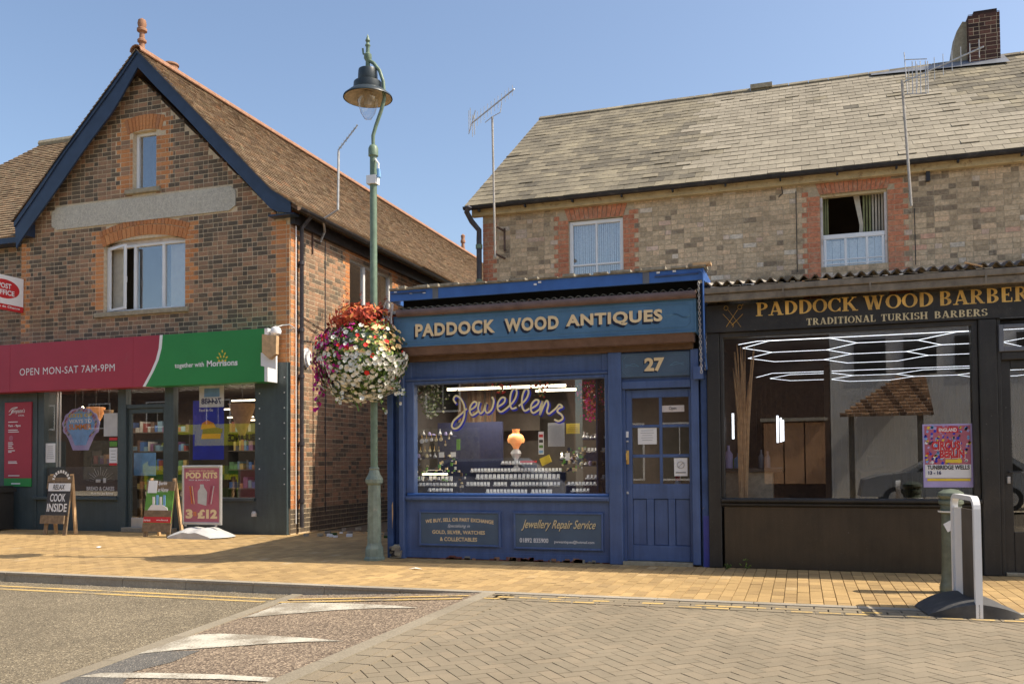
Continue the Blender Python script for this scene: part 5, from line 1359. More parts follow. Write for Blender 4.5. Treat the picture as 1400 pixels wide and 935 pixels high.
aerial('television_aerial', 'slim television aerial on a cranked pale pole over the gutter of the gabled building', [base, (base[0] + .1, base[1], base[2] + .2), q3(442, 300), q3(462, 287), q3(463, 207)], (q3(462, 206), q3(489, 171)), 8, 'steel', .024, .12, loc=base, bracket=[(base, (XS, base[1] - .2, base[2])), ((XS + .02, base[1] - .25, base[2] - .3), (XS + .02, base[1] - .25, base[2] + .15))])
# ---------------------------------------------------------------- the blue antiques shop
M['brick_flake'] = plain('flaked_brick', (.2, .07, .05), .9, .4, 20, .4)
bs = thing('antiques_shop', 'single-storey blue painted antiques and jewellery shop numbered 27', 'shop', (-3.4, YB, 0))
def xb(u, v=640): return P(u, v, YB)[0]
def zb(u, v): return P(u, v, YB)[1]
XB0, XB1 = xb(530), xb(968, 600)
D1 = -5.27                                        # left edge of the joinery
# side and rear walls, lean-to roof
mb = MB(); mb.box(XB0 + .03, XB0 + .2, YB + .1, YT - .02, 0, 3.5, 'brick_flake'); mb.prismx([(YB + .1, 3.5), (YT - .02, 3.5), (YT - .02, 4.3), (YB + .1, 3.55)], XB0 + .031, XB0 + .199, 'mortar'); mb.build('side_wall', bs)
mb = MB(); n = 64
def corr(mb, x0, x1, ya, za, yb_, zb_, mat, pitch=.115, amp=.02, seg=6):
    cnt = int((x1 - x0) / pitch * seg); V = []; Fs = []
    for i in range(cnt + 1):
        x = x0 + (x1 - x0) * i / cnt; h = math.sin(i / seg * 2 * math.pi) * amp
        V += [(x, ya, za + h), (x, yb_, zb_ + h), (x, ya, za + h - .006), (x, yb_, zb_ + h - .006)]
    for i in range(cnt):
        a = i * 4; Fs += [(a, a + 4, a + 5, a + 1), (a + 2, a + 3, a + 7, a + 6), (a, a + 2, a + 6, a + 4)]
    mb.add(V, Fs, mat)
corr(mb, XB0 + .02, XB1 - .05, YB - .22, 3.46, YT - .03, 4.38, 'corrugated'); mb.build('corrugated_roof', bs)
# top fascia board with felted capping
YFt = YB - .35; f0 = P(533, 400, YFt); f1 = P(962, 364, YFt); g0 = P(533, 414, YFt); g1 = P(957, 381, YFt)
mb = MB(); za, zb_ = (f0[1] + f1[1]) / 2, (g0[1] + g1[1]) / 2
mb.bbox(f0[0], f1[0], YFt, YFt + .03, zb_, za, 'blue_bright', .004); mb.build('top_fascia', bs)
mb = MB(); mb.box(f0[0], f1[0] + .02, YFt - .02, YFt + .3, za, za + .012, 'felt')
x = f0[0]
while x < f1[0]:
    w_ = random.uniform(.06, .3); mb.box(x, min(x + w_, f1[0] + .06), YFt - .03 - random.random() * .015, YFt + .25, za + .013, za + .02 + random.random() * .035, 'felt'); x += w_ * random.uniform(1, 1.3)
mb.build('roof_capping', bs, kind='stuff')
mb = MB(); mb.box(f1[0] - .13, f1[0] + .09, YFt - .05, YFt + .1, za + .03, za + .06, 'wood_light'); mb.build('capping_stone', bs)
mb = MB(); mb.box(f0[0], f0[0] + .03, YFt + .03, YB + .5, zb_, za, 'blue_bright'); mb.box(f1[0] - .03, f1[0], YFt + .03, YB + .5, zb_, za, 'blue_bright'); mb.build('fascia_return', bs)
for u in (595, 883):
    x = P(u, 390, YFt)[0]; mb = MB(); mb.box(x - .04, x + .045, YFt - .004, YFt, zb_, za, 'lead'); mb.build('grey_strap', bs)
mb = MB()
for u, v in ((541, 400), (562, 400.5), (580, 400), (732, 389), (900, 373), (922, 371), (738, 386)):
    x, z = P(u, v, YFt); mb.box(x - .02, x + .02, YFt - .012, YFt - .002, z - .012, z + .012, 'paper')
mb.tube([(P(535, 400, YFt)[0], YFt - .01, za - .04), (P(582, 400, YFt)[0], YFt - .01, za - .045)], .012, 'blue_dirty', 5)
mb.tube([(P(895, 374, YFt)[0], YFt - .01, za - .07), (P(955, 368, YFt)[0], YFt - .01, za - .065)], .012, 'blue_dirty', 5)
mb.build('fascia_fixing', bs, kind='stuff')
# gap shade as a near-black sheet, bits of corrugated edge, then rolled brown awning
mb = MB(); mb.box(f0[0] + .1, f1[0] - .1, YB - .12, YB - .1, 3.25, zb_ + .05, 'dark'); mb.build('gap_shade_sheet', bs)
mb = MB(); corr(mb, f0[0] + .12, f1[0] - .1, YB - .3, zb_ - .1, YB - .11, zb_ - .08, 'felt', .11, .018); mb.build('corrugated_edge', bs)
YAw = YB - .33; a0 = P(538, 430, YAw); a1 = P(955, 401, YAw); zaw = (a0[1] + a1[1]) / 2
mb = MB(); mb.tube([(f0[0] + .1, YAw, zaw), (f1[0] - .1, YAw, zaw)], .05, 'awning', 14)
for u in (605, 708): x = P(u, 420, YAw)[0]; mb.tube([(x, YAw, zaw), (x + .015, YAw, zaw)], .058, 'awning', 12)
mb.build('rolled_awning', bs, True)
# painted fascia sign
YSn = YB - .3; s0, s1 = P(538, 436, YSn), P(949, 409, YSn); t0, t1 = P(564, 472, YSn), P(949, 452, YSn)
sz1, sz0 = (s0[1] + s1[1]) / 2, (t0[1] + t1[1]) / 2; sx0, sx1 = s0[0], s1[0]
sgn = thing('fascia_sign', 'blue painted fascia sign reading PADDOCK WOOD ANTIQUES in cream shaded letters', 'shop sign', ((sx0 + sx1) / 2, YSn, sz0))
mb = MB(); mb.bbox(sx0, sx1, YSn, YSn + .04, sz0, sz1, 'sign_blue', .004); mb.build('sign_board', sgn)
mb = MB(); m = 'sign_blue'
mb.box(sx0, sx1, YSn - .012, YSn + .04, sz1, sz1 + .02, 'sign_blue'); mb.box(sx0, sx1, YSn - .012, YSn + .04, sz0 - .02, sz0, 'sign_blue'); mb.box(sx1, sx1 + .02, YSn - .01, YSn + .3, sz0 - .02, sz1 + .02, 'sign_blue'); mb.build('sign_moulding', sgn)
M['pale_line'] = plain('pale_blue_lining', (.12, .24, .34), .5, .1, 3)
mb = MB(); i_ = .05; c_ = .05
pts = [(sx0 + i_ + c_, sz0 + i_), (sx1 - i_ - c_, sz0 + i_), (sx1 - i_, sz0 + i_ + c_), (sx1 - i_, sz1 - i_ - c_), (sx1 - i_ - c_, sz1 - i_), (sx0 + i_ + c_, sz1 - i_), (sx0 + i_, sz1 - i_ - c_), (sx0 + i_, sz0 + i_ + c_)]
for (ax, az), (bx, bz) in zip(pts, pts[1:] + pts[:1]): mb.bar((ax, YSn - .002, az), (bx, YSn - .002, bz), .002, .006, 'pale_line', up=(0, 1, 0))
x, z = P(935, 432, YSn)
for k in range(3): ribbon(mb, [(x - .25, z - .02 + .02 * k), (x - .1, z + .03), (x, z - .02), (x + .08, z + .01 * k)], .006, YSn - .003, 'pale_line')
mb.build('lining', sgn, kind='stuff')
def zz(u, v): return P(u, v, YSn)[1]
hL = ((zz(568, 443.5) + zz(905, 422)) / 2, (zz(568, 461) + zz(905, 442)) / 2)
for wd, u0, u1 in (('PADDOCK', 568, 677), ('WOOD', 690, 764), ('ANTIQUES', 774, 906)):
    text(wd, P(u0, 450, YSn)[0], P(u1, 440, YSn)[0], hL[1], hL[0], YSn - .006, 'cream', sgn, bold=.042, shadow='letter_shadow', sd=(-.022, -.03), space=1.12)
# soffit and brown timber below the sign
z_s = (P(600, 481, YB - .1)[1] + P(940, 463, YB - .1)[1]) / 2
mb = MB(); mb.box(sx0 + .1, sx1 - .02, YSn + .04, YB + .0, sz0 - .02, sz0, 'timber'); mb.prismx([(YSn + .02, sz0 - .02), (YSn + .1, sz0 - .12), (YB - .05, sz0 - .12), (YB - .05, sz0 - .02)], sx0 + .12, sx1 - .02, 'awning'); mb.build('blind_box', bs)
zbt = (zb(650, 490) + zb(940, 479)) / 2
mb = MB(); mb.bbox(sx0 + .12, sx1 - .05, YB - .06, YB + .05, zbt, sz0 - .02, 'timber_brown'); mb.build('timber_lintel', bs)
# joinery: posts, panels, sill
zG0, zG1 = zb(700, 674.5), (zb(566, 525) + zb(826, 517.5)) / 2
xg0, xg1 = xb(566, 600), xb(827, 600)
def post(x0, x1, y0, z0, z1, mat='blue', y1=None, nm='post'):
    mb = MB(); mb.bbox(x0, x1, y0, y1 if y1 else YB + .2, z0, z1, mat, .008); return mb.build(nm, bs)
post(XB0, xb(538), YB - .02, 0, 3.15, 'blue_dirty'); post(xb(538) + .001, xb(548), YB + .06, .12, 3.1, 'blue_dirty')
post(xb(548) + .001, xb(555), YB - .07, 0, zbt, 'blue')
mb = MB()
for k in range(26):
    a = (random.uniform(xb(537), xb(549)), YB + random.uniform(-.1, .02), random.uniform(0, .16)); r = random.uniform(.015, .05)
    mb.obox(a, (r, .3 * r, 0), (0, r, .2 * r), (.1 * r, 0, r * .6), random.choice(['stone', 'timber', 'kerb', 'black']))
mb.build('broken_plinth', bs, kind='stuff')
mb = MB(); mb.prism([(xb(536.5), .75), (xb(538), .8), (xb(538.2), .62), (xb(537), .42)], YB - .026, YB - .021, 'wood_light'); mb.build('bare_wood_patch', bs)
xm0, xm1 = xb(833, 600), xb(851, 600)
xfl = xb(555) + .001
mb = MB(); mb.box(xfl, xm0, YB + .01, YB + .14, .09, zG0 - .1, 'blue'); mb.build('stall_board', bs)
mb = MB(); mb.box(xfl, xm1, YB + .02, YB + .2, -.02, .1, 'brick_flake'); mb.box(xfl, xm1, YB + .0, YB + .02, .015, .1, 'blue'); mb.build('plinth', bs)
mb = MB()
for k in range(70):
    x = random.choice((xfl + .8, xfl + 1.6, xfl + 2.0, xfl + 2.5)) + random.gauss(0, .16); w_ = random.uniform(.02, .1); mb.box(x, min(x + w_, xm1), YB - .004, YB + .02, .0, random.uniform(.01, .06), random.choice(['terracotta', 'brick_flake', 'kerb', 'brick_flake']))
mb.build('flaked_brick', bs, kind='stuff')
mb = MB(); mb.bbox(xfl, xm0, YB - .05, YB + .12, zG0 - .1, zG0 - .04, 'blue', .015); mb.bbox(xfl + .02, xm0 - .01, YB - .02, YB + .1, zG0 - .04, zG0, 'blue_bright', .015); mb.build('window_sill', bs)
mb = MB(); mb.bbox(xfl, xg0, YB + .0, YB + .12, zG0, zG1 + .05, 'blue', .01); mb.build('window_jamb', bs)
mb = MB(); mb.bbox(xg1, xm0, YB + .0, YB + .12, zG0, zG1 + .05, 'blue', .01); mb.build('window_jamb', bs)
mb = MB(); mb.bbox(xg0, xg1, YB + .001, YB + .12, zG1, zG1 + .05, 'blue', .01); mb.bbox(xfl, xm0, YB - .02, YB + .1, zG1 + .05, zG1 + .09, 'blue', .012); mb.box(xfl, xm0, YB + .02, YB + .1, zG1 + .09, zbt, 'blue'); mb.build('head_panel', bs)
for x0, x1 in ((xfl, xfl + .09), (xm0 - .09, xm0)): mb = MB(); mb.bbox(x0, x1, YB - .0, YB + .02, zG1 + .09, zbt, 'blue'); mb.build('head_stile', bs)
post(xm0, xm1, YB - .05, 0, zbt, 'blue')
pane(bs, xg0, xg1, zG0, zG1, YB + .07)
# signs on the stall board
for (u0, v0, u1, v1, lab) in ((576, 701, 682, 745, 'l'), (705, 702.5, 822.5, 750, 'r')):
    a = RECT(u0, v0, u1, v1, YB); zt_ = (P(u0, v0, YB)[1] + P(u1, v0 - (1 if lab == 'l' else 0), YB)[1]) / 2
    t = thing('stall_board_sign', 'left framed sign under the jewellery window, WE BUY, SELL OR PART EXCHANGE' if lab == 'l' else 'right framed sign under the jewellery window, Jewellery Repair Service with phone number', 'sign', ((a[0] + a[1]) / 2, YB, a[2]))
    mb = MB(); mb.box(a[0], a[1], YB - .012, YB + .01, a[2], a[3], 'panel_blue'); mb.build('sign_board', t)
    for q_ in ((a[0] - .03, a[0], a[2] - .03, a[3] + .03), (a[1], a[1] + .03, a[2] - .03, a[3] + .03), (a[0], a[1], a[3], a[3] + .03), (a[0], a[1], a[2] - .03, a[2])):
        mb = MB(); mb.bbox(q_[0], q_[1], YB - .028, YB + .01, q_[2], q_[3], 'blue', .008); mb.build('moulding', t)
    Yl = YB - .015; w_ = a[1] - a[0]; h_ = a[3] - a[2]
    if lab == 'l':
        cx = (a[0] + a[1]) / 2; R = 2.2
        def bend(x, z, dy, cx=cx, R=R): 
            q = (x - cx); return (x, Yl + dy, z - q * q * .12)
        s_ = 'WE BUY, SELL OR PART EXCHANGE'
        text(s_, a[0] + w_ * .06, a[1] - w_ * .06, a[2] + h_ * .72, a[2] + h_ * .86, Yl, 'cream', t, bold=.025, frame=bend)
        text('Specialising in', a[0] + w_ * .35, a[1] - w_ * .36, a[2] + h_ * .52, a[2] + h_ * .65, Yl, 'paper', t, bold=.0, shear=.45)
        text('GOLD, SILVER, WATCHES', a[0] + w_ * .15, a[1] - w_ * .17, a[2] + h_ * .31, a[2] + h_ * .45, Yl, 'cream', t, bold=.025)
        text('& COLLECTABLES', a[0] + w_ * .25, a[1] - w_ * .27, a[2] + h_ * .1, a[2] + h_ * .23, Yl, 'cream', t, bold=.025)
    else:
        text('Jewellery Repair Service', a[0] + w_ * .07, a[1] - w_ * .06, a[2] + h_ * .5, a[2] + h_ * .84, Yl, 'gold_pale', t, bold=.012, shear=.5, shadow='letter_shadow', sd=(.006, -.008))
        text('01892 835900', a[0] + w_ * .05, a[0] + w_ * .39, a[2] + h_ * .14, a[2] + h_ * .28, Yl, 'paper', t, bold=.02)
        text('pwwantiques@hotmail.com', a[0] + w_ * .46, a[1] - w_ * .08, a[2] + h_ * .12, a[2] + h_ * .23, Yl, 'paper', t, bold=.01)
# door, transom panel with number
xd0, xd1 = xb(857, 640), xb(946, 640); xo1 = xb(957, 640); zD = (zb(855, 533) + zb(945, 528)) / 2
post(xd1 + .001, xo1, YB - .04, .02, zbt, 'blue'); post(xo1 + .02, XB1, YB - .02, 0, 3.62, 'blue_dirty')
post(xo1 - .0, xo1 + .021, YB + .05, 0, zbt + .3, 'navy')
mb = MB(); mb.bbox(xm1, xd1, YB - .02, YB + .12, zD, zD + .1, 'blue'); mb.box(xm1, xm1 + .04, YB + .02, YB + .12, .04, zD, 'blue'); mb.build('door_frame', bs)
mb = MB(); mb.box(xm1, xd1, YB + .02, YB + .12, zD + .1, zbt, 'blue'); mb.build('overdoor_board', bs)
mb = MB(); mb.box(xm1, xd1 + .0, YB - .06, YB + .2, 0, .045, 'stone'); mb.build('threshold', bs)
a = (xb(848, 500), xb(943.5, 500), (zb(848, 517) + zb(943, 513)) / 2, (zb(847, 485) + zb(944, 479)) / 2)
t = thing('number_sign', 'blue panel with the cream number 27 above the shop door', 'sign', ((a[0] + a[1]) / 2, YB, a[2]))
mb = MB(); mb.bbox(a[0], a[1], YB - .03, YB + .02, a[2], a[3], 'panel_blue', .005); mb.build('sign_board', t)
mb = MB(); i_ = .035; c_ = .05
pts = [(a[0] + i_ + c_, a[2] + i_), (a[1] - i_ - c_, a[2] + i_), (a[1] - i_, a[2] + i_ + c_), (a[1] - i_, a[3] - i_ - c_), (a[1] - i_ - c_, a[3] - i_), (a[0] + i_ + c_, a[3] - i_), (a[0] + i_, a[3] - i_ - c_), (a[0] + i_, a[2] + i_ + c_)]
for (ax, az), (bx, bz) in zip(pts, pts[1:] + pts[:1]): mb.bar((ax, YB - .032, az), (bx, YB - .032, bz), .002, .006, 'pale_line', up=(0, 1, 0))
cx, cz = (a[0] + a[1]) / 2, (a[2] + a[3]) / 2
for s_ in (-1, 1):
    for k in range(2): ribbon(mb, [(cx + s_ * .2, cz - .02), (cx + s_ * .27, cz + .02 - .03 * k), (cx + s_ * .33, cz), (cx + s_ * .38, cz - .02 + .03 * k)], .006, YB - .033, 'pale_line')
mb.build('lining', t, kind='stuff')
text('27', cx - .13, cx + .13, cz - .09, cz + .09, YB - .034, 'cream', t, bold=.045, shadow='letter_shadow', sd=(-.015, -.018))
dr = thing('shop_door', 'blue half-glazed shop door with six panes and a brass handle', 'door', ((xd0 + xd1) / 2, YB, .045)); YD = YB + .05
gx = [xb(863, 600), xb(900.5, 600), xb(904.5, 600), xb(941.5, 600)]; gzv = [(zb(880, 543.5)), zb(880, 580.5), zb(880, 584.5), zb(880, 621), zb(880, 625.5), zb(880, 661.5)]
xd0 = xm1 + .04
mb = MB(); 
mb.bbox(xd0, gx[0], YD, YD + .05, .05, zD - .01, 'blue', .005); mb.bbox(gx[3], xd1 - .005, YD, YD + .05, .05, zD - .01, 'blue', .005)
mb.bbox(gx[0], gx[3], YD + .001, YD + .05, gzv[0], zD - .01, 'blue', .005)
pz = [zb(900, 682), zb(900, 746)]
mb.bbox(gx[0], gx[3], YD + .001, YD + .05, pz[0], gzv[5], 'blue', .005); mb.bbox(gx[0], gx[3], YD + .001, YD + .05, .05, pz[1], 'blue', .005)
pxs = [(xb(864, 700), xb(883.5, 700)), (xb(893, 700), xb(913, 700)), (xb(922.5, 700), xb(943, 700))]
ed = [gx[0]] + [v for p_ in pxs for v in p_] + [gx[3]]
for k in range(1, len(ed) - 2, 2): mb.bbox(ed[k + 1], ed[k + 2], YD + .002, YD + .05, pz[1], pz[0], 'blue', .005)
mb.build('door_leaf', dr)
for x0, x1 in pxs:
    mb = MB(); mb.bbox(x0, min(x1, gx[3]), YD + .022, YD + .05, pz[1], pz[0], 'blue', .01); mb.build('door_panel', dr)
mb = MB(); mb.bbox(gx[1], gx[2], YD + .004, YD + .045, gzv[5], gzv[0], 'blue')
for k in (1, 3): mb.bbox(gx[0], gx[3], YD + .007, YD + .044, gzv[k + 1], gzv[k], 'blue')
mb.build('glazing_bars', dr)
for i in range(2):
    for j in range(3): pane(dr, gx[i * 2], gx[i * 2 + 1], gzv[j * 2 + 1], gzv[j * 2], YD + .03)
hx, hz = xb(857, 625), zb(857, 625)
mb = MB(); mb.bbox(hx - .02, hx + .02, YD - .02, YD, hz - .09, hz + .09, 'gold', .006); mb.tube([(hx, YD - .02, hz + .07), (hx, YD - .06, hz + .05), (hx, YD - .06, hz - .03), (hx, YD - .02, hz - .06)], .01, 'gold_leaf', 6); mb.build('door_handle', dr)
mb = MB(); mb.box(hx - .018, hx + .018, YD - .012, YD, hz + .26, hz + .34, 'white'); mb.lathe([(.02, 0), (.02, .02)], (hx, YD - .012, hz + .2), 'steel', 10); mb.lathe([(.02, 0), (.015, .03)], (hx - .005, YD - .012, zb(856, 675)), 'steel', 10); mb.build('door_lock', dr)
o_, a_ = notice('open_sign', 904, 554.5, 935.5, 562.5, YD + .02, 'white_dirty', 'small cream sign saying Open in the top right pane of the blue door', 'sign'); text('Open', a_[0] + .1, a_[1] - .1, a_[2] + .015, a_[3] - .015, YD + .017, 'charcoal', o_, bold=.01)
notice('notice', 872, 585, 898, 607, YD + .02, 'paper', 'handwritten white notice in the middle left pane of the blue door', lines=5, lm='lead')
o_, a_ = notice('notice', 921.5, 626, 940, 650.5, YD + .02, 'paper', 'white notice with a ringed symbol in the bottom right pane of the blue door')
mb = MB(); cx, cz = (a_[0] + a_[1]) / 2, a_[3] - .09
for k in range(16):
    t0_, t1_ = 2 * math.pi * k / 16, 2 * math.pi * (k + 1) / 16; mb.bar((cx + math.cos(t0_) * .045, YD + .017, cz + math.sin(t0_) * .045), (cx + math.cos(t1_) * .045, YD + .017, cz + math.sin(t1_) * .045), .002, .01, 'charcoal', up=(0, 1, 0))
mb.bar((cx - .03, YD + .017, cz - .03), (cx + .03, YD + .017, cz + .03), .002, .01, 'charcoal', up=(0, 1, 0)); mb.box(a_[0] + .02, a_[1] - .02, YD + .016, YD + .018, a_[2] + .04, a_[2] + .05, 'charcoal'); mb.build('ringed_symbol', o_, kind='stuff')
mb = MB(); x, z = P(927, 661, YB + .35); mb.lathe([(.06, -.25), (.045, -.03), (.04, .04)], (x, YB + .35, z - .0), 'white', 12); mb.lathe([(.04, .04), (.03, .12), (0, .13)], (x, YB + .35, z), 'red', 12); mb.build('traffic_cone', None, label='small red and white cone inside the glass of the blue door', cat='cone', loc=(x, YB + .35, z))
# chains, pipe and bracket at the right end
cp = thing('hanging_chain', 'long steel chain hanging from the right end of the blue fascia', 'chain', (xb(958, 400), YB - .36, 3.6))
def chain(t, u0, v0, u1, v1, Y, r=.018):
    a = Vector((P(u0, v0, Y)[0], Y, P(u0, v0, Y)[1])); b = Vector((P(u1, v1, Y)[0], Y, P(u1, v1, Y)[1])); n = int((a - b).length / .036)
    mb = MB(); mb.tube([Vector((math.cos(q) * r * .7, 0, math.sin(q) * r * 1.25)) for q in [2 * math.pi * k / 8 for k in range(9)]], .006, 'chain', 4, cap=False); me0 = None
    for k in range(n):
        p = a.lerp(b, k / n)
        if me0 is None:
            o = mb.build('chain_link', t); me0 = o.data
            me0.transform(Matrix.Translation(ORG[t.name]))
        else: o = link('chain_link', me0, t)
        o.location = p - ORG[t.name]; o.rotation_euler = (0, 0, rad(90 * (k % 2) + random.uniform(-15, 15)))
chain(cp, 955, 388, 959, 512, YB - .36)
ch2 = thing('hanging_chain', 'thinner chain hanging between the blue shop and the black barber front', 'chain', (xb(966, 440), YB - .1, 3.2)); chain(ch2, 967.5, 434, 964, 508, YB - .06, .013)
mb = MB(); x, z = P(961, 372, YFt - .03); mb.tube([(x - .05, YFt - .03, z + .03), (x, YFt - .03, z), (x + .005, YFt - .03, 2.9), (x + .0, YB - .1, 2.5)], .012, 'blue_bright', 6); mb.build('fascia_cable', bs)
mb = MB(); x, z = P(955, 512, YB - .1); mb.box(x - .06, x + .06, YB - .16, YB - .02, z - .06, z + .1, 'blue'); mb.build('pipe_box', bs)
mb = MB(); mb.box(XB1 - .07, XB1 + .001, YB - .025, YB - .018, 0, zb(962, 705), 'patch_blue'); mb.build('fresh_paint_patch', bs)
mb = MB()
for k in range(12):
    a0 = 2 * math.pi * k / 12
p0 = P(530, 414, YFt); pts = [(p0[0] + math.cos(q) * .07, YFt, p0[1] - .18 + math.sin(q) * .2) for q in [rad(60 + 15 * k) for k in range(15)]]
mb.tube(pts, .012, 'steel', 6); p0 = P(537, 425, YFt); mb.tube([(p0[0], YFt, p0[1] + .1), (p0[0] - .03, YFt, p0[1] - .1), (p0[0] - .02, YFt, p0[1] - .25)], .018, 'chain', 5); mb.build('awning_hook', bs)

# ---- display inside the window
ji = thing('jeweller_interior', 'dark inside of the jewellery shop behind its window display', 'shop interior', (-3.8, YB + 1.5, 0))
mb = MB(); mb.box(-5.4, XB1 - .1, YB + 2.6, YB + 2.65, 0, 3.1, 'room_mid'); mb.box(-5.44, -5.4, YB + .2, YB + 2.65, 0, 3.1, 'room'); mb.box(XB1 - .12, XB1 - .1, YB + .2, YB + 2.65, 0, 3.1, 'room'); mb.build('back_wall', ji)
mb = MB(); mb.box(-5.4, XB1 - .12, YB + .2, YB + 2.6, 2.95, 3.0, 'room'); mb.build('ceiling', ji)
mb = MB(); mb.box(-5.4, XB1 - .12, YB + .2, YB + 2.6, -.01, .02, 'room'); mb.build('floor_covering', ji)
mb = MB(); mb.box(xg0 - .05, xg1 + .05, YB + .14, YB + 1.0, zG0 - .08, zG0 - .01, 'navy_cloth'); mb.build('display_deck', ji)
mb = MB(); mb.box(-2.62, -2.6, YB + .2, YB + 1.0, .8, 2.6, 'navy_cloth'); mb.box(xg0 - .04, xg0 + 1.0, YB + .95, YB + 1.0, .8, 1.95, 'navy_cloth'); mb.build('display_back', ji)
# stepped stand for the ring boxes
mb = MB()
def dsp(u, v, Y): x, z = P(u, v, Y); return x, z
STEPS = [(629, 560 + 0, 729, 636, .62), ]
rows = [(685, 728, 632.5, 5.2, .66, 0), (643, 768, 642.5, 5.8, .56, 0), (650, 766, 651.5, 7.6, .46, 0), (637, 766, 661.5, 6.0, .36, 0), (664, 755, 671.5, 6.2, .24, 0),
        (569, 619, 654, 7, .4, 0), (572, 624, 662, 5.2, .32, 0), (585, 619, 669.5, 5, .22, 0), (775, 820, 661, 5.6, .34, 1), (781, 806, 670, 5.2, .24, 1), (801, 827, 652, 6.5, .4, 1), (802, 827, 615, 6.2, .4, 1)]
card = {}
ORD = ['first', 'second', 'third', 'fourth', 'fifth', 'sixth', 'seventh', 'eighth', 'ninth', 'tenth', 'eleventh', 'twelfth', 'thirteenth', 'fourteenth', 'fifteenth', 'sixteenth', 'seventeenth', 'eighteenth', 'nineteenth', 'twentieth'] + ['twenty-' + q_ for q_ in ('first', 'second', 'third', 'fourth', 'fifth', 'sixth', 'seventh', 'eighth', 'ninth')] + ['number %d' % q_ for q_ in range(30, 60)]
ROWN = ['topmost central row', 'second central row', 'third central row', 'fourth central row', 'lowest central row', 'upper left row', 'middle left row', 'lowest left row', 'middle right row', 'lowest right row', 'upper sloping right row', 'row under the upper right shelf']
for ri, (u0, u1, v, h, dy, sl_) in enumerate(rows):
    Y = YB + dy; x0, z = P(u0, v, Y); x1, _ = P(u1, v, Y); z = P((u0 + u1) / 2, v, Y)[1]; hh = h / 100; n = max(3, int((x1 - x0) / (.062 if hh > .065 else .05)))
    mb.box(x0 - .04, x1 + .04, Y + .035, Y + .1, max(zG0 - .01, z - hh / 2 - .12) - .0, z - hh / 2 - .004, 'navy_cloth')
    for k in range(n):
        if random.random() < .04: continue
        x = x0 + (x1 - x0) * (k + .5) / n; w_ = (x1 - x0) / n * .64
        key = (round(w_, 3), h)
        if key not in card:
            c = MB(); c.box(-w_ / 2, w_ / 2, 0, .02, -hh / 2, hh / 2, 'paper'); c.box(-w_ / 2, w_ / 2, -.035, 0, -hh / 2, -hh / 2 + .015, 'grey_plastic')
            o = c.build('ring_box'); card[key] = o.data
        else: o = link('ring_box', card[key])
        o.location = (x, Y, z); o.rotation_euler = (rad(-12), 0, rad(-20) if sl_ else rad(random.uniform(-3, 3)))
        tag(o, 'white ring box, ' + ORD[k] + ' from the left in the ' + ROWN[ri], 'ring box', 'white ring boxes in the jewellery window')
mb.build('display_step', ji, kind='stuff')
# oil lamp with orange shade
x, z = P(705.5, 612, YB + .7); ol = thing('oil_lamp', 'brass oil lamp with an orange glass shade in the middle of the jewellery window', 'lamp', (x, YB + .7, z - .3))
mb = MB(); mb.lathe([(.115, -.01), (.125, .04), (.1, .1), (.05, .13), (.05, .17), (.06, .19)], (x, YB + .7, z + .08), 'lamp_orange', 20); mb.lathe([(.03, -.07), (.06, -.01), (.09, .03)], (x, YB + .7, z + .04), 'lamp_orange', 16); mb.build('lamp_shade', ol, True)
mb = MB(); mb.lathe([(.07, -.34), (.06, -.3), (.025, -.26), (.03, -.16), (.06, -.13), (.08, -.08), (.06, -.04), (.02, 0)], (x, YB + .7, z), 'grey_plastic', 16); mb.build('lamp_base', ol, True)
# shelves with watches, glass and stones at both sides
ORD_ = None
def jshelf(u0, u1, v, dy, label, items, mat='navy_cloth'):
    Y = YB + dy; x0, z = P(u0, v, Y); x1, _ = P(u1, v, Y); t = thing('glass_shelf', label, 'shelf', ((x0 + x1) / 2, Y, z))
    mb = MB(); mb.box(x0, x1, Y - .04, Y + .12, z - .012, z, mat); mb.build('shelf_board', t)
    for k in range(items):
        xx = x0 + (x1 - x0) * (k + .5) / items + random.uniform(-.01, .01); m = MB(); kind = random.random(); h = random.uniform(.05, .12)
        if kind < .5: m.lathe([(.02, 0), (.03, h * .3), (.012, h * .6), (.008, h * .8), (.018, h)], (xx, Y + .02, z), 'grey_plastic', 8)
        else: m.lathe([(.022, 0), (.03, h * .25), (.02, h * .5), (0, h * .6)], (xx, Y + .02, z), random.choice(['grey_plastic', 'gold_pale', 'timber_brown', 'lavender']), 8)
        m.build('ornament', None, True, label='ornament, ' + ORD[k] + ' from the left on the ' + ' '.join(label.split(' shelf')[0].split()[-2:]) + ' shelf of the jewellery window', cat='ornament', group='ornaments on the jewellery shelves', loc=(xx, Y, z))
jshelf(567, 620, 596, .6, 'upper left shelf of small glass ornaments in the jewellery window', 7); jshelf(567, 622, 626, .5, 'left middle shelf of silver pieces under the watches in the jewellery window', 5); jshelf(795, 826, 600, .6, 'upper right shelf of ornaments in the jewellery window', 6); jshelf(792, 826, 636, .5, 'lower right shelf of ornaments in the jewellery window', 6); jshelf(765, 792, 628, .8, 'dim central low shelf of small pieces under the yellow label', 5)
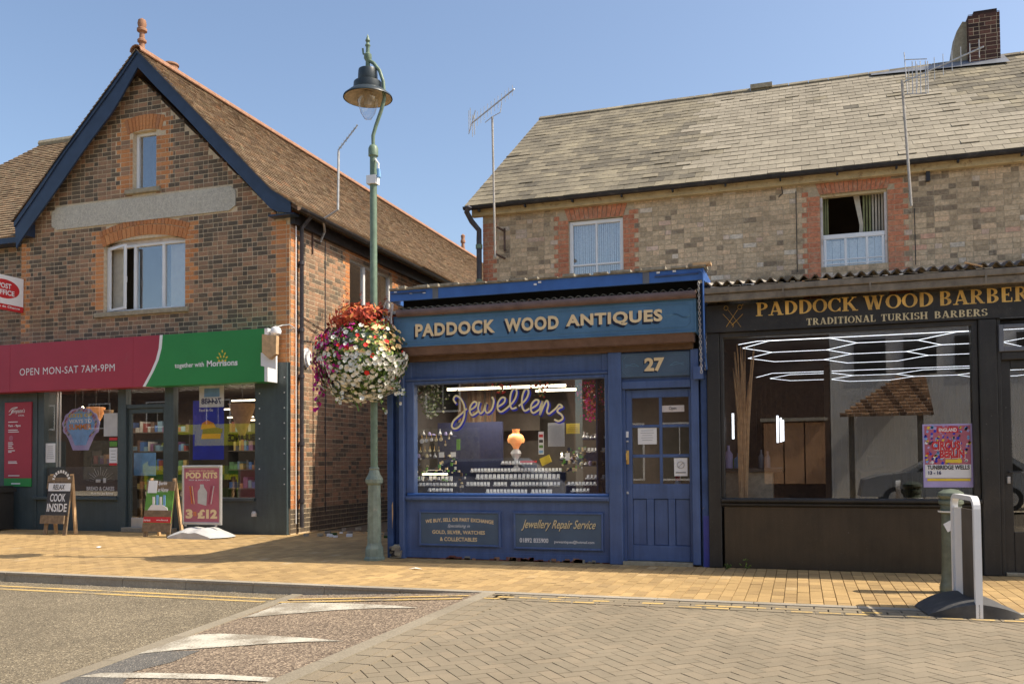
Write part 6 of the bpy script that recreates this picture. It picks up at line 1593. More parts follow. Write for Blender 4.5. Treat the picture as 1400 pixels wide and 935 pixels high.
for i, (u, v, r) in enumerate(((569, 602.5, .026), (577, 603, .034), (583, 602, .026), (590, 601, .024), (596.5, 601, .024), (603, 600.5, .026), (569, 616, .017), (575, 617, .017), (581, 616, .017), (588, 616, .02), (594, 616, .017), (600, 616, .016), (609, 608, .016), (614, 599, .015))):
    x, z = P(u, v, YB + .5); m = MB(); n_ = 14
    m.prism([(x + math.cos(2 * math.pi * k / n_) * r, z + math.sin(2 * math.pi * k / n_) * r) for k in range(n_)], YB + .49, YB + .5, 'paper' if i < 4 else 'gold_pale'); m.tube([(x, YB + .5, z + r), (x, YB + .5, z + r + .05)], .003, 'gold', 4)
    m.build('pocket_watch', None, label=(ORD[i] + ' watch from the left in the upper hanging row' if i < 6 else ORD[i - 6] + ' watch from the left in the lower hanging row'), cat='watch', group='watches on the left display board', loc=(x, YB + .5, z))
notice('display_card', 600, 618, 607, 625, YB + .45, 'paper', 'left white card of the pair under the watches', 'card'); notice('display_card', 616, 618, 623, 624.5, YB + .45, 'paper', 'right white card of the pair under the watches', 'card')
notice('notice', 624, 600, 629, 615, YB + .2, 'green_print', 'narrow green label beside the watches in the jewellery window')
notice('notice', 749, 578, 772, 610, YB + .09, 'grey_plastic', 'blank pale sheet taped to the inside of the jewellery window')
notice('notice', 774, 579, 792.5, 592.5, YB + .1, 'yellow', 'yellow warning label beside the blank sheet in the jewellery window', lines=4)
o_, a_ = notice('card_strip', 736, 590, 743.5, 621, YB + .5, 'paper', 'upright strip of coloured seals right of the oil lamp')
for k, m_ in enumerate(('red', 'charcoal', 'green_print', 'skyblue')): mb = MB(); z = a_[3] - .06 - k * .075; mb.box(a_[0] + .01, a_[1] - .01, YB + .495, YB + .5, z - .02, z + .02, m_); mb.build('seal', o_)
mb = MB(); x, z = P(722, 630.5, YB + .5); mb.box(x - .12, x + .1, YB + .5, YB + .6, z - .02, z + .01, 'red'); mb.build('toy_car', None, label='small red model beside the foot of the oil lamp', cat='model', loc=(x, YB + .5, z))
mb = MB(); x, z = P(746, 629, YB + .45); mb.obox((x, YB + .45, z), (.07, 0, .03), (0, .01, 0), (-.02, 0, .05), 'yellow'); mb.build('yellow_card', None, label='bright yellow folded card right of the white seal strip', cat='card', loc=(x, YB + .45, z))
mb = MB(); x, z = P(768, 620.5, YB + .6); mb.lathe([(0, -.018), (.018, 0), (0, .018)], (x, YB + .6, z), 'bulb', 8); mb.build('spot_bulb', None, label='tiny glowing bulb low in the right of the jewellery window', cat='light bulb', loc=(x, YB + .6, z))
notice('notice', 773, 619, 779, 629, YB + .3, 'paper', 'small white card right of the glowing bulb')
for i, (u0, u1, v, dy) in enumerate(((611, 773, 529.5, .9), (732, 787, 533, 1.3))):
    a = P(u0, v + 1.5, YB + dy); b = P(u1, v - 1.5, YB + dy); mb = MB(); mb.box(a[0], b[0], YB + dy, YB + dy + .04, (a[1] + b[1]) / 2 - .02, (a[1] + b[1]) / 2 + .02, 'led_and_glint_warm'); mb.build('tube_light', None, label=('long' if i == 0 else 'shorter') + ' warm tube light under the ceiling of the jewellery shop', cat='ceiling light', loc=(a[0], YB + dy, a[1]))
mb = MB(); mb.tube([(xb(588), YB + .4, zb(588, 650)), (xb(588), YB + .4, zb(588, 650))], .01, 'steel'); x0, z = P(578, 648, YB + .4); x1, _ = P(610, 648, YB + .4); mb = MB(); mb.box(x0, x1, YB + .38, YB + .46, z - .012, z + .012, 'led_and_glint_warm'); mb.tube([(x0 + .04, YB + .42, z), (x0 + .07, YB + .42, z + .06), (x1 - .07, YB + .42, z + .06), (x1 - .04, YB + .42, z)], .005, 'steel', 5); mb.build('brass_tray', None, label='glinting oblong tray with a thin handle at the lower left of the jewellery window', cat='tray', loc=(x0, YB + .4, z))  # tray given a glowing material to imitate its glint
# light of the tube over the display
l_ = bpy.data.lights.new('tube_glow', 'AREA'); l_.shape = 'RECTANGLE'; l_.size = 2.2; l_.size_y = .08; l_.energy = 42; l_.color = (1, .9, .75)
lo_ = bpy.data.objects.new('tube_glow', l_); COL.objects.link(lo_); lo_.parent = ji; lo_.location = Vector((-3.8, YB + .75, zG1 - .03)) - ORG[ji.name]
# curtains of beads and brown backdrop
mb = MB()
for k in range(16): x, _ = P(628 + k * 3.2, 560, YB + 1.6); mb.tube([(x, YB + 1.6 + .02 * (k % 3), 1.2), (x, YB + 1.6, 2.9)], .025, random.choice(['timber_brown', 'room_mid', 'timber_brown', 'wood']), 6)
mb.build('bead_curtain', ji, kind='stuff')
mb = MB(); x0, z0 = P(646, 590, YB + 2.2); x1, z1 = P(738, 565, YB + 2.2); mb.box(x0, x1, YB + 2.2, YB + 2.24, z0, z1, 'room_mid'); mb.build('wall_cabinet', ji)
# neon style script sign
ns = thing('script_sign', 'yellow and blue script sign Jewellers painted across the shop window', 'window sign', (xb(695, 560), YB + .06, zb(695, 580)))
def jz(px_, py_): x, z = P(560 + px_ / 5, 510 + py_ / 5, YB + .062); return (x, z)
LT = [[(318, 208), (300, 180), (315, 155), (345, 170), (370, 215), (376, 270), (366, 320), (338, 366), (305, 380), (288, 360), (303, 322), (345, 285), (390, 243)],
      [(408, 255), (448, 230), (458, 203), (438, 197), (415, 228), (412, 265), (430, 288), (468, 262)],
      [(478, 195), (468, 240), (482, 275), (506, 255), (522, 205), (516, 250), (532, 272), (562, 245), (575, 190), (562, 162)],
      [(600, 232), (643, 203), (652, 172), (628, 168), (604, 203), (602, 245), (626, 264), (668, 236)],
      [(668, 236), (712, 190), (732, 140), (726, 110), (706, 112), (690, 150), (686, 205), (698, 242), (730, 234)],
      [(745, 225), (790, 185), (812, 140), (808, 110), (788, 114), (770, 160), (768, 222), (786, 257), (818, 242)],
      [(825, 245), (870, 217), (882, 190), (860, 183), (833, 213), (829, 252), (848, 272), (888, 246)],
      [(888, 246), (908, 190), (898, 240), (890, 286), (912, 232), (936, 188), (948, 215), (938, 262), (952, 280)],
      [(952, 280), (1000, 240), (1022, 214), (1044, 230), (1022, 240), (1010, 262), (1038, 285), (1046, 310), (1018, 328), (988, 316)]]
M['script_blue'] = plain('script_blue', (.03, .04, .42), .4, .1, 4); M['script_yellow'] = plain('script_yellow', (.85, .74, .42), .4, .06, 4)
for L_ in LT:
    p_ = [jz(*q) for q in L_]; mb = MB(); ribbon(mb, p_, .034, YB + .0655, 'script_blue', (.016, -.018)); ribbon(mb, p_, .026, YB + .0645, 'script_yellow'); mb.build('script_letter', ns)
# ---------------------------------------------------------------- the black barber shop
br = thing('barber_shop', 'single-storey black barber shop front with a wide window, joined to the blue shop', 'shop', (1, YR, 0))
def xr_(u, v=640): return P(u, v, YR)[0]
def zr2(u, v): return P(u, v, YR)[1]
XR0 = XB1 + .003; XR1 = 4.6
YC = YR - .3
k0, k1 = P(962, 398, YC), P(1400, 361, YC); kz1 = (k0[1] + k1[1]) / 2; kz0 = (P(962, 413, YC)[1] + P(1400, 386, YC)[1]) / 2; kzm = kz1 - (kz1 - kz0) * .45
mb = MB(); mb.bbox(XR0, XR1, YC - .03, YC + .05, kzm, kz1, 'timber', .008); mb.build('gutter_board', br)
mb = MB(); mb.bbox(XR0, XR1, YC, YC + .05, kz0, kzm - .004, 'timber', .006); mb.build('fascia_board', br)
mb = MB()
for u in (1069, 1188, 1346): x = P(u, 380, YC)[0]; mb.box(x, x + .02, YC - .035, YC - .029, kz0 + .02, kz1 - .02, 'timber')
mb.build('board_joint', br, kind='stuff')
mb = MB(); corr(mb, XR0, XR1, YC - .02, kz1 + .045, YT - .03, 4.5, 'corrugated', .128, .028); mb.build('corrugated_roof', br)
mb = MB(); corr(mb, XR0, XR1, YC - .032, kz1 + .05, YC + .2, kz1 + .088, 'gutter', .128, .028); mb.build('sheet_edge', br)
mb = MB()
for k in range(46): x = random.uniform(XR0, XR1); w_ = random.uniform(.02, .2); mb.box(x, x + w_, YC - .034, YC - .0, kz1 + .001, kz1 + random.uniform(.006, .016), random.choice(['felt', 'wood_light', 'felt', 'timber', 'paper']))
mb.obox((P(1330, 363, YC)[0], YC - .03, kz1 + .06), (.09, 0, -.03), (0, .02, 0), (0, 0, .008), 'wood_light')
mb.build('leaf_litter', br, kind='stuff')
# fascia
YS2 = YR - .06
sz_t, sz_b = kz0 - .01, (zr2(972, 455) + zr2(1330, 438)) / 2
fsn = thing('fascia_sign', 'black fascia sign with gold leaf PADDOCK WOOD BARBERS and TRADITIONAL TURKISH BARBERS', 'shop sign', (1, YS2, sz_b))
mb = MB(); mb.box(XR0, XR1, YS2, YS2 + .1, sz_b, sz_t, 'black'); mb.build('sign_board', fsn)
def xs2(u, v=420): return P(u, v, YS2)[0]
def zs2(u, v): return P(u, v, YS2)[1]
zt_, zb_ = (zs2(1034, 414) + zs2(1392, 392)) / 2, (zs2(1034, 433) + zs2(1392, 411.5)) / 2
for wd, u0, u1 in (('PADDOCK', 1034, 1172), ('WOOD', 1181, 1276), ('BARBERS', 1284, 1426)): serif(wd, xs2(u0), xs2(u1), zb_, zt_, YS2 - .004, 'gold_leaf', fsn)
zt_, zb_ = (zs2(1102, 435.5) + zs2(1349, 422)) / 2, (zs2(1102, 445) + zs2(1349, 431.5)) / 2
for wd, u0, u1 in (('TRADITIONAL', 1102, 1197), ('TURKISH', 1204, 1268), ('BARBERS', 1277, 1350)): serif(wd, xs2(u0), xs2(u1), zb_, zt_, YS2 - .004, 'gold_pale', fsn)
mb = MB()
def q2(px_, py_): return (P(960 + px_ / 5, 340 + py_ / 5, YS2)[0], YS2 - .006, P(960 + px_ / 5, 340 + py_ / 5, YS2)[1])
for a, b, w_ in (((178, 420), (262, 530), .018), ((242, 418), (165, 535), .018), ((142, 448), (215, 525), .035), ((278, 448), (203, 525), .035), ((215, 525), (208, 538), .012), ((262, 530), (266, 536), .012), ((272, 390), (282, 378), .014)):
    mb.bar(q2(*a), q2(*b), .003, w_, 'gold', up=(0, 1, 0))
for cx, cy in ((163, 407), (257, 400)):
    c = q2(cx, cy)
    for k in range(14):
        a0, a1 = 2 * math.pi * k / 14, 2 * math.pi * (k + 1) / 14; mb.bar((c[0] + math.cos(a0) * .025, c[1], c[2] + math.sin(a0) * .028), (c[0] + math.cos(a1) * .025, c[1], c[2] + math.sin(a1) * .028), .003, .011, 'gold', up=(0, 1, 0))
mb.build('scissors_emblem', fsn, kind='stuff')
# frame
gx0, gx1 = xr_(990, 570), xr_(1330, 570); gz0, gz1 = (zr2(993, 680) + zr2(1333, 683.5)) / 2, (zr2(990, 461) + zr2(1327, 447)) / 2
def bb_(nm, *a, b=.008):
    mb = MB(); mb.bbox(*a, b=b); return mb.build(nm, br)
bb_('pier', XR0, xr_(986), YR - .03, YR + .25, 0, sz_b, 'black')
bb_('window_jamb', xr_(986) + .001, gx0, YR - .01, YR + .12, gz0, gz1 + .06, 'black'); bb_('window_jamb', gx1, xr_(1341), YR - .01, YR + .12, gz0, gz1 + .06, 'black')
bb_('window_head', xr_(986), xr_(1341), YR - .012, YR + .12, gz1, sz_b, 'black')
bb_('window_sill', xr_(986), xr_(1341), YR - .07, YR + .15, gz0 - .05, gz0, 'black', b=.015); bb_('sill_moulding', xr_(986), xr_(1341), YR - .04, YR + .1, gz0 - .1, gz0 - .052, 'black', b=.02)
bb_('stall_panel', xr_(989), xr_(1341), YR - .005, YR + .15, 0, gz0 - .1, 'black_panel')
bb_('pier', xr_(1341) + .001, xr_(1366), YR - .05, YR + .2, 0, sz_b, 'black', b=.012)
bb_('door_post', xr_(1366), xr_(1372), YR - .02, YR + .15, 0, sz_b, 'black')
zf0, zf1 = zr2(1372, 481), zr2(1372, 444); zdt = zr2(1380, 492)
bb_('transom', xr_(1372), XR1, YR - .02, YR + .1, zdt - .0, zf0, 'black')
pane(br, gx0, gx1, gz0, gz1, YR + .06)
wf = frame_window(br, xr_(1369), xr_(1369) + 1.1, zf0, zf1, YR - .05, .05, mat='lead', gl='glass_up', name='fanlight')
dr = thing('barber_door', 'black framed glass door of the barber shop cut by the right edge of the photo', 'door', (xr_(1380) + .4, YR, 0)); xd = xr_(1372)
mb = MB(); mb.bbox(xd, xd + .1, YR + .03, YR + .08, .04, zdt, 'black'); mb.bbox(xd + .1, xd + .98, YR + .031, YR + .08, zdt - .1, zdt, 'black'); mb.bbox(xd + .1, xd + .98, YR + .031, YR + .08, .04, .5, 'black'); mb.bbox(xd + .98, xd + 1.06, YR + .03, YR + .08, .04, zdt, 'black'); mb.build('door_leaf', dr)
pane(dr, xd + .1, xd + .98, .5, zdt - .1, YR + .05)
mb = MB(); c = (xr_(1379, 655), zr2(1379, 655)); mb.bbox(c[0] - .015, c[0] + .02, YR + .0, YR + .03, c[1] - .05, c[1] + .03, 'steel'); mb.tube([(c[0], YR + .0, c[1] + .08), (c[0], YR - .04, c[1] + .08), (c[0] + .12, YR - .04, c[1] + .08)], .01, 'black', 6); mb.build('door_handle', dr)
bb_('side_pier', xd + 1.08, XR1, YR - .02, YR + .2, 0, sz_b, 'black'); bb_('threshold', xd, xd + 1.08, YR - .04, YR + .2, 0, .04, 'stone')
# interior
bi = thing('barber_interior', 'dark ribbed interior of the barber shop', 'shop interior', (1, YR + 3, 0))
mb = MB(); Yb = YR + 7.6
mb.box(XR0 + .1, XR1, Yb, Yb + .05, 0, 3.1, 'room'); mb.build('back_wall', bi)
mb = MB(); x = XR0 + .2
while x < XR1: mb.box(x, x + .05, Yb - .04, Yb, 0, 3.0, 'room'); x += .1
mb.build('wall_slat', bi, kind='stuff')
mb = MB(); mb.box(XR0 + .08, XR0 + .1, YR + .2, Yb, 0, 3.1, 'room'); mb.box(XR1, XR1 + .05, YR + .2, Yb, 0, 3.1, 'room'); mb.build('party_wall', bi)
mb = MB(); mb.box(XR0 + .1, XR1, YR + .2, Yb, 2.95, 3.0, 'room'); mb.build('ceiling', bi)
mb = MB(); mb.box(XR0 + .1, XR1, YR + .2, Yb, -.01, .02, 'room_mid'); mb.build('floor_covering', bi)
# hexagon grid of LED tubes under the ceiling
led = thing('hexagon_lights', 'grid of white hexagonal light tubes on the ceiling of the barber shop', 'ceiling light', (1.2, YR + 2, 2.8))
def hexgrid(x0, y0, cols, rows, s, z):
    seen = set(); bars = []
    for i in range(cols):
        for j in range(rows):
            cx = x0 + i * 1.5 * s; cy = y0 + (j + .5 * (i % 2)) * s * 1.732
            v = [(cx + s * math.cos(rad(60 * k)), cy + s * math.sin(rad(60 * k))) for k in range(6)]
            for k in range(6):
                a, b = v[k], v[(k + 1) % 6]; key = (round((a[0] + b[0]) / 2, 2), round((a[1] + b[1]) / 2, 2))
                if key in seen: continue
                seen.add(key); bars.append((a, b))
    return bars
zl = 2.86
for a, b in hexgrid(.0, YR + .85, 4, 2, .72, zl) :
    mb = MB(); mb.bar((a[0], a[1], zl), (b[0], b[1], zl), .0055, .0055, 'led'); mb.build('light_tube', led)
fr_ = [(-.75, YR + .45), (-.5, YR + .2), (3.3, YR + .2)]
for a, b in zip(fr_[:-1], fr_[1:]): mb = MB(); mb.bar((a[0], a[1], zl), (b[0], b[1], zl), .006, .006, 'led'); mb.build('light_tube', led)
fr_ = [(-.75, YR + 5.3), (-.45, YR + 4.6), (3.9, YR + 4.6)]
for a, b in zip(fr_[:-1], fr_[1:]): mb = MB(); mb.bar((a[0], a[1], zl), (b[0], b[1], zl), .006, .006, 'led'); mb.build('light_tube', led)
for a, b in hexgrid(.2, YR + 5.6, 4, 1, .72, zl): mb = MB(); mb.bar((a[0], a[1], zl), (b[0], b[1], zl), .0055, .0055, 'led'); mb.build('light_tube', led)
# mirror lamps, counter, bottles, chairs, thin pale stalks
for i, (u, v0, v1, dy) in enumerate(((1001, 565, 600, 1.6), (1062, 568, 605, 2.4), (1066.5, 571, 604, 2.7), (1069.5, 574, 603, 3.0))):
    a = P(u, v1, YR + dy); b = P(u, v0, YR + dy); mb = MB(); mb.box(a[0], a[0] + .03, YR + dy, YR + dy + .02, a[1], b[1], 'led'); mb.build('mirror_light', None, label=('single upright white tube light at the left of the barber window', 'first of three upright mirror lights inside the barber shop', 'middle of three upright mirror lights inside the barber shop', 'last of three upright mirror lights inside the barber shop')[i], cat='wall light', group='upright mirror lights', loc=(a[0], YR + dy, a[1]))
ct = thing('counter', 'pale panelled counter with a dark top at the left inside the barber window', 'counter', (xr_(1020), YR + .6, 0))
a0 = P(992, 642, YR + .5); a1 = P(1056, 640, YR + .5); mb = MB(); mb.bbox(a0[0], a1[0], YR + .5, YR + 1.0, .02, a0[1] - .03, 'stone'); mb.build('counter_front', ct); mb = MB(); mb.bbox(a0[0], a1[0] + .12, YR + .45, YR + 1.05, a0[1] - .03, a0[1] + .02, 'black'); mb.build('counter_top', ct)
for i, (u, h, r, m_, lb) in enumerate(((997, .3, .055, 'lavender', 'tall pale spray bottle at the left end of the barber counter'), (1000, .16, .06, 'green_print', 'squat green tub in front of the tall pale bottle'), (1011, .2, .06, 'skyblue', 'light blue tub right of the green tub'), (1041, .24, .035, 'lead', 'dark pump bottle on the right of the barber counter'), (1050, .22, .035, 'lead', 'second dark pump bottle at the counter end'))):
    x = P(u, 640, YR + .7)[0]; z = a0[1] + .02; mb = MB(); mb.lathe([(r, 0), (r, h * .62), (r * .5, h * .75), (r * .35, h * .8), (r * .35, h)], (x, YR + .6 + .08 * (i % 2), z), m_, 12); mb.build('bottle', None, True, label=lb, cat='bottle', loc=(x, YR + .6, z))
dg = thing('pale_stalks', 'bundle of tall thin pale stalks in the left of the barber window', 'plant', (xr_(1015), YR + .35, 0)); mb = MB()
xg_ = P(1016, 600, YR + .35)[0]
for k in range(46):
    a = random.uniform(-.06, .05); b = random.uniform(-.12, .16); mb.tube([(xg_ + a, YR + .35 + random.uniform(-.05, .05), .75), (xg_ + a * .6 + b * .35, YR + .35, 1.8), (xg_ + b, YR + .35 + random.uniform(-.1, .1), random.uniform(2.3, 2.85))], [.006, .009, .004], 'wood_light', 4)
mb.build('pale_stalk', dg, kind='stuff')
def barber_chair(u, dy, lab, rz):
    x = P(u, 660, YR + dy)[0]; t = thing('barber_chair', lab, 'chair', (x, YR + dy, 0), 'barber chairs')
    mb = MB(); mb.bbox(x - .28, x + .28, YR + dy - .25, YR + dy + .25, .5, .62, 'black', .04); mb.build('seat', t)
    mb = MB(); mb.bbox(x - .25, x + .25, YR + dy + .2, YR + dy + .3, .62, 1.2, 'black', .04); mb.bbox(x - .12, x + .12, YR + dy + .2, YR + dy + .28, 1.22, 1.4, 'black', .03); mb.build('backrest', t)
    mb = MB(); mb.lathe([(.3, .02), (.28, .06), (.07, .09), (.06, .5)], (x, YR + dy, 0), 'steel', 16); mb.build('pedestal', t, True)
    for s_ in (-1, 1): mb = MB(); mb.tube([(x + s_ * .3, YR + dy + .25, .75), (x + s_ * .3, YR + dy - .2, .78), (x + s_ * .3, YR + dy - .25, .6)], .02, 'steel', 6); mb.build('armrest', t)
    t.rotation_euler = (0, 0, 0)
barber_chair(1200, 2.2, 'black barber chair with steel arms in the middle of the barber window', 0); barber_chair(1290, 2.4, 'black barber chair behind the circus poster', 0)
for (u0, u1, dy, v0) in ((1032, 1065, 3.2, 520), (1150, 1180, 3.6, 560)):
    pass
mb = MB(); x0 = P(1128, 600, YR + 4)[0]; mb.box(x0, x0 + .12, YR + 4, YR + 4.1, 0, 2.9, 'room_mid'); mb.build('wall_post', bi)
# circus poster
o_, a_ = notice('circus_poster', 1261, 580, 1331, 666, YR + .052, 'lavender', 'bright circus poster for TUNBRIDGE WELLS taped low inside the barber window', 'poster')
a_ = (a_[0], a_[1], a_[2], a_[3]); w_, h_ = a_[1] - a_[0], a_[3] - a_[2]; Yp = YR + .046
mb = MB(); mb.box(a_[0] + .02, a_[1] - .02, Yp + .003, Yp + .005, a_[2] + h_ * .36, a_[3] - .02, 'pink'); mb.build('picture_field', o_)
mb = MB()
for k in range(170):
    x = a_[0] + .03 + random.random() * (w_ - .06); z = a_[2] + h_ * .38 + random.random() * h_ * .58; r = random.uniform(.006, .022)
    an = random.random() * 3; mb.sheet([(x - r, Yp + .002, z - r * .5), (x + r * .3, Yp + .002, z - r), (x + r, Yp + .002, z + r * .4), (x - r * .2, Yp + .002, z + r)], random.choice(['skyblue', 'paper', 'red', 'royal', 'yellow', 'lavender', 'charcoal', 'skyblue', 'royal']))
mb.build('picture_detail', o_, kind='stuff')
mb = MB(); mb.box(a_[0] + w_ * .3, a_[0] + w_ * .72, Yp, Yp + .001, a_[2] + h_ * .86, a_[2] + h_ * .95, 'red'); mb.build('red_ribbon', o_); text('ENGLAND', a_[0] + w_ * .33, a_[0] + w_ * .69, a_[2] + h_ * .875, a_[2] + h_ * .935, Yp - .001, 'paper', o_, bold=.03)
text('CIRCUS', a_[0] + w_ * .18, a_[0] + w_ * .76, a_[2] + h_ * .59, a_[2] + h_ * .73, Yp - .002, 'red', o_, bold=.05, shadow='paper', sd=(.006, -.006)); text('BERLIN', a_[0] + w_ * .34, a_[0] + w_ * .84, a_[2] + h_ * .46, a_[2] + h_ * .59, Yp - .002, 'red', o_, bold=.05, shadow='paper', sd=(.006, -.006))
mb = MB(); mb.box(a_[0] + .02, a_[1] - .02, Yp + .003, Yp + .004, a_[2] + h_ * .15, a_[2] + h_ * .36, 'paper'); mb.box(a_[0] + .04, a_[1] - .03, Yp + .001, Yp + .002, a_[2] + h_ * .1, a_[2] + h_ * .14, 'yellow'); mb.box(a_[0] + w_ * .45, a_[0] + w_ * .78, Yp + .001, Yp + .002, a_[2] + h_ * .385, a_[2] + h_ * .44, 'yellow'); mb.build('text_field', o_)
text('TUNBRIDGE WELLS', a_[0] + w_ * .08, a_[0] + w_ * .93, a_[2] + h_ * .28, a_[2] + h_ * .35, Yp - .001, 'charcoal', o_, bold=.03); text('13 - 16', a_[0] + w_ * .1, a_[0] + w_ * .36, a_[2] + h_ * .2, a_[2] + h_ * .26, Yp - .001, 'navy_print', o_, bold=.04)
# ---------------------------------------------------------------- lamp post with its flower planter
LX, LY = G(512, 765)
lp = thing('lamp_post', 'green swan-necked street lamp post carrying a bell lantern in front of the blue shop', 'street lamp', (LX, LY, 0))
def lz(u, v): return P(u, v, LY)[1]
def lx(u, v): return P(u, v, LY)[0]
mb = MB(); mb.lathe([(.15, 0), (.15, .03), (.135, .05), (.13, .16), (.11, .2), (.1, .24)], (LX, LY, 0), 'post_grey', 8)
z2 = lz(512, 655); mb.lathe([(.098, .24), (.088, z2 - .08)], (LX, LY, 0), 'post_grey', 10)
mb.lathe([(.088, z2 - .08), (.12, z2 - .05), (.125, z2), (.09, z2 + .06), (.065, z2 + .13), (.074, z2 + .15), (.055, z2 + .17)], (LX, LY, 0), 'post_grey', 16); mb.build('post_base', lp)
z3 = lz(511, 205); mb = MB(); lean = (lx(511, 300) - LX) * 0
mb.lathe([(.051, z2 + .15), (.049, z3 - .1), (.07, z3 - .09), (.07, z3 + .02), (.05, z3 + .06), (.03, z3 + .07)], (LX, LY, 0), 'post_green', 16); mb.build('pole', lp, True)
def lp_(u, v, dy=0): x, z = P(u, v, LY + dy); return (x, LY + dy, z)
neck = [(LX, LY, z3 + .03), lp_(510, 186), lp_(514, 172), lp_(521, 152), lp_(525.5, 135), lp_(524, 112), lp_(519, 97), lp_(511, 87), lp_(505, 83)]
mb = MB(); mb.tube(neck, .026, 'post_green', 10); mb.build('swan_neck', lp, True)
hx, hz = lx(503, 130), lz(503, 130)
mb = MB(); zc = hz; R = .345
rim = [(.0, .36), (.13, .36), (.135, .34), (.14, .24), (.13, .2), (.16, .19), (.2, .17), (.205, .1), (.2, .07), (.25, .05), (R, -.03), (R + .005, -.05)]
mb.lathe([(r, z) for r, z in rim[::-1]], (hx, LY, zc), 'lamp_dark', 28, cap=False); mb.build('lantern_hood', lp, True)
mb = MB(); mb.lathe([(R - .01, -.052), (.24, .02), (.1, .05), (0, .06)], (hx, LY, zc), 'lamp_in', 28, cap=False); mb.build('reflector', lp, True)
mb = MB(); mb.lathe([(0, -.36), (.05, -.345), (.1, -.27), (.15, -.1), (.165, .02)], (hx, LY, zc), 'glass_lamp', 24, cap=False); mb.build('lamp_bowl', lp, True)
mb = MB(); mb.lathe([(.05, -.15), (.06, -.05), (.07, .03)], (hx, LY, zc), 'lamp_in', 12); mb.build('lamp_holder', lp)
mb = MB(); mb.lathe([(.035, .35), (.03, .48), (.055, .52), (.055, .58), (.03, .6), (.025, .68), (.04, .71), (.02, .75), (.035, .78), (.02, .82), (0, .88)], (hx, LY, zc), 'post_green', 12); mb.tube([(hx, LY, zc + .56), (hx - .07, LY, zc + .6), (hx - .08, LY, zc + .68)], .014, 'post_green', 6); mb.build('finial', lp, True)
mb = MB(); mb.tube([(LX + .05, LY - .04, z3 - .15), (LX + .1, LY - .04, z3 - .22), (LX + .1, LY - .04, z3 - .33)], .014, 'paper', 6); mb.tube([(LX + .1, LY - .04, z3 - .3), (LX + .11, LY - .04, z3 - .42)], .028, 'skyblue', 8)
mb.build('cable_plug', lp)
mb = MB(); mb.box(LX - .075, LX + .07, LY - .075, LY + .05, z3 - .5, z3 - .38, 'paper'); mb.build('steel_clamp', lp)
# planter wrapped round the post
FX, FZ = lx(499, 490), lz(499, 490); FY = LY - .05
fb = thing('flower_planter', 'huge hanging planter of white, magenta and red flowers wrapped round the lamp post', 'flower basket', (FX, FY, FZ - .6))
M['leaf_g'] = toned('basket_leaf', [(0, (.035, .07, .012)), (.6, (.1, .17, .03)), (1, (.22, .28, .06))], rough=.6, bmp=0, var=.15)
M['leaf_r'] = toned('red_leaf', [(0, (.16, .02, .012)), (.5, (.45, .06, .03)), (.85, (.6, .16, .05)), (1, (.6, .38, .1))], rough=.6, bmp=0, var=.15)
M['petal'] = toned('petal', [(0, (.75, .74, .66)), (.245, (.8, .8, .72)), (.25, (.5, .02, .25)), (.495, (.36, .03, .3)), (.5, (.7, .04, .03)), (.74, (.75, .15, .05)), (.75, (.85, .6, .3)), (1, (.85, .45, .35))], rough=.6, bmp=0, var=.08, interp='CONSTANT')
def rv():
    v = Vector((random.gauss(0, 1), random.gauss(0, 1), random.gauss(0, 1))); return v.normalized()
def leafmesh(name, parent, items, mat, o0):
    V = []; Fq = []; T = []
    for c, n, s, t, kind in items:
        n = n.normalized(); a = n.orthogonal().normalized(); b = n.cross(a); th = random.random() * 6.28; a, b = a * math.cos(th) + b * math.sin(th), b * math.cos(th) - a * math.sin(th)
        o = len(V)
        if kind == 'leaf':
            V += [c - a * s, c + b * s * .45 + n * s * .1, c + a * s, c - b * s * .45 + n * s * .1]; Fq.append((o, o + 1, o + 2, o + 3)); T.append(t)
        else:      # trumpet flower of five petals round a sunk throat
            for k in range(5):
                p = [c - n * s * .35]
                for q, r in ((k, .9), (k + .5, 1.08), (k + 1, .9)):
                    an = 2 * math.pi * q / 5; p.append(c + (a * math.cos(an) + b * math.sin(an)) * s * r + n * s * (.05 if q != k + .5 else .0))
                V += p; Fq.append((o + 4 * k, o + 4 * k + 1, o + 4 * k + 2, o + 4 * k + 3)); T.append(t)
    V = np.array([tuple(v - o0) for v in V]); me = quads_mesh(name, V, Fq, T, [M[mat]]); ob = link(name, me, parent); ob['kind'] = 'stuff'; ORG[ob.name] = o0; return ob
FC = Vector((FX, FY, FZ)); O0 = ORG[fb.name]
from mathutils import noise as mno
def shell(d):
    """outline of the planting in direction d"""
    r = (.68 - .1 * max(0, d.z) - .03 * max(0, -d.z)) * (1 + .2 * mno.noise(d * 1.7) + .12 * mno.noise(d * 4.1)); return Vector((d.x * r * .98, d.y * r * .8, d.z * r * .88))
items = []
for _ in range(7000):
    d = rv(); p = FC + shell(d) * random.uniform(.55, 1.09)
    if p.z > FZ + .52: continue
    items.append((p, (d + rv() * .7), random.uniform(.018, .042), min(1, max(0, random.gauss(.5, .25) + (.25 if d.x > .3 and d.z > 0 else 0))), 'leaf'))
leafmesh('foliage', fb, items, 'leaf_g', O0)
W_, Mg, Rd, Mx = [], [], [], []
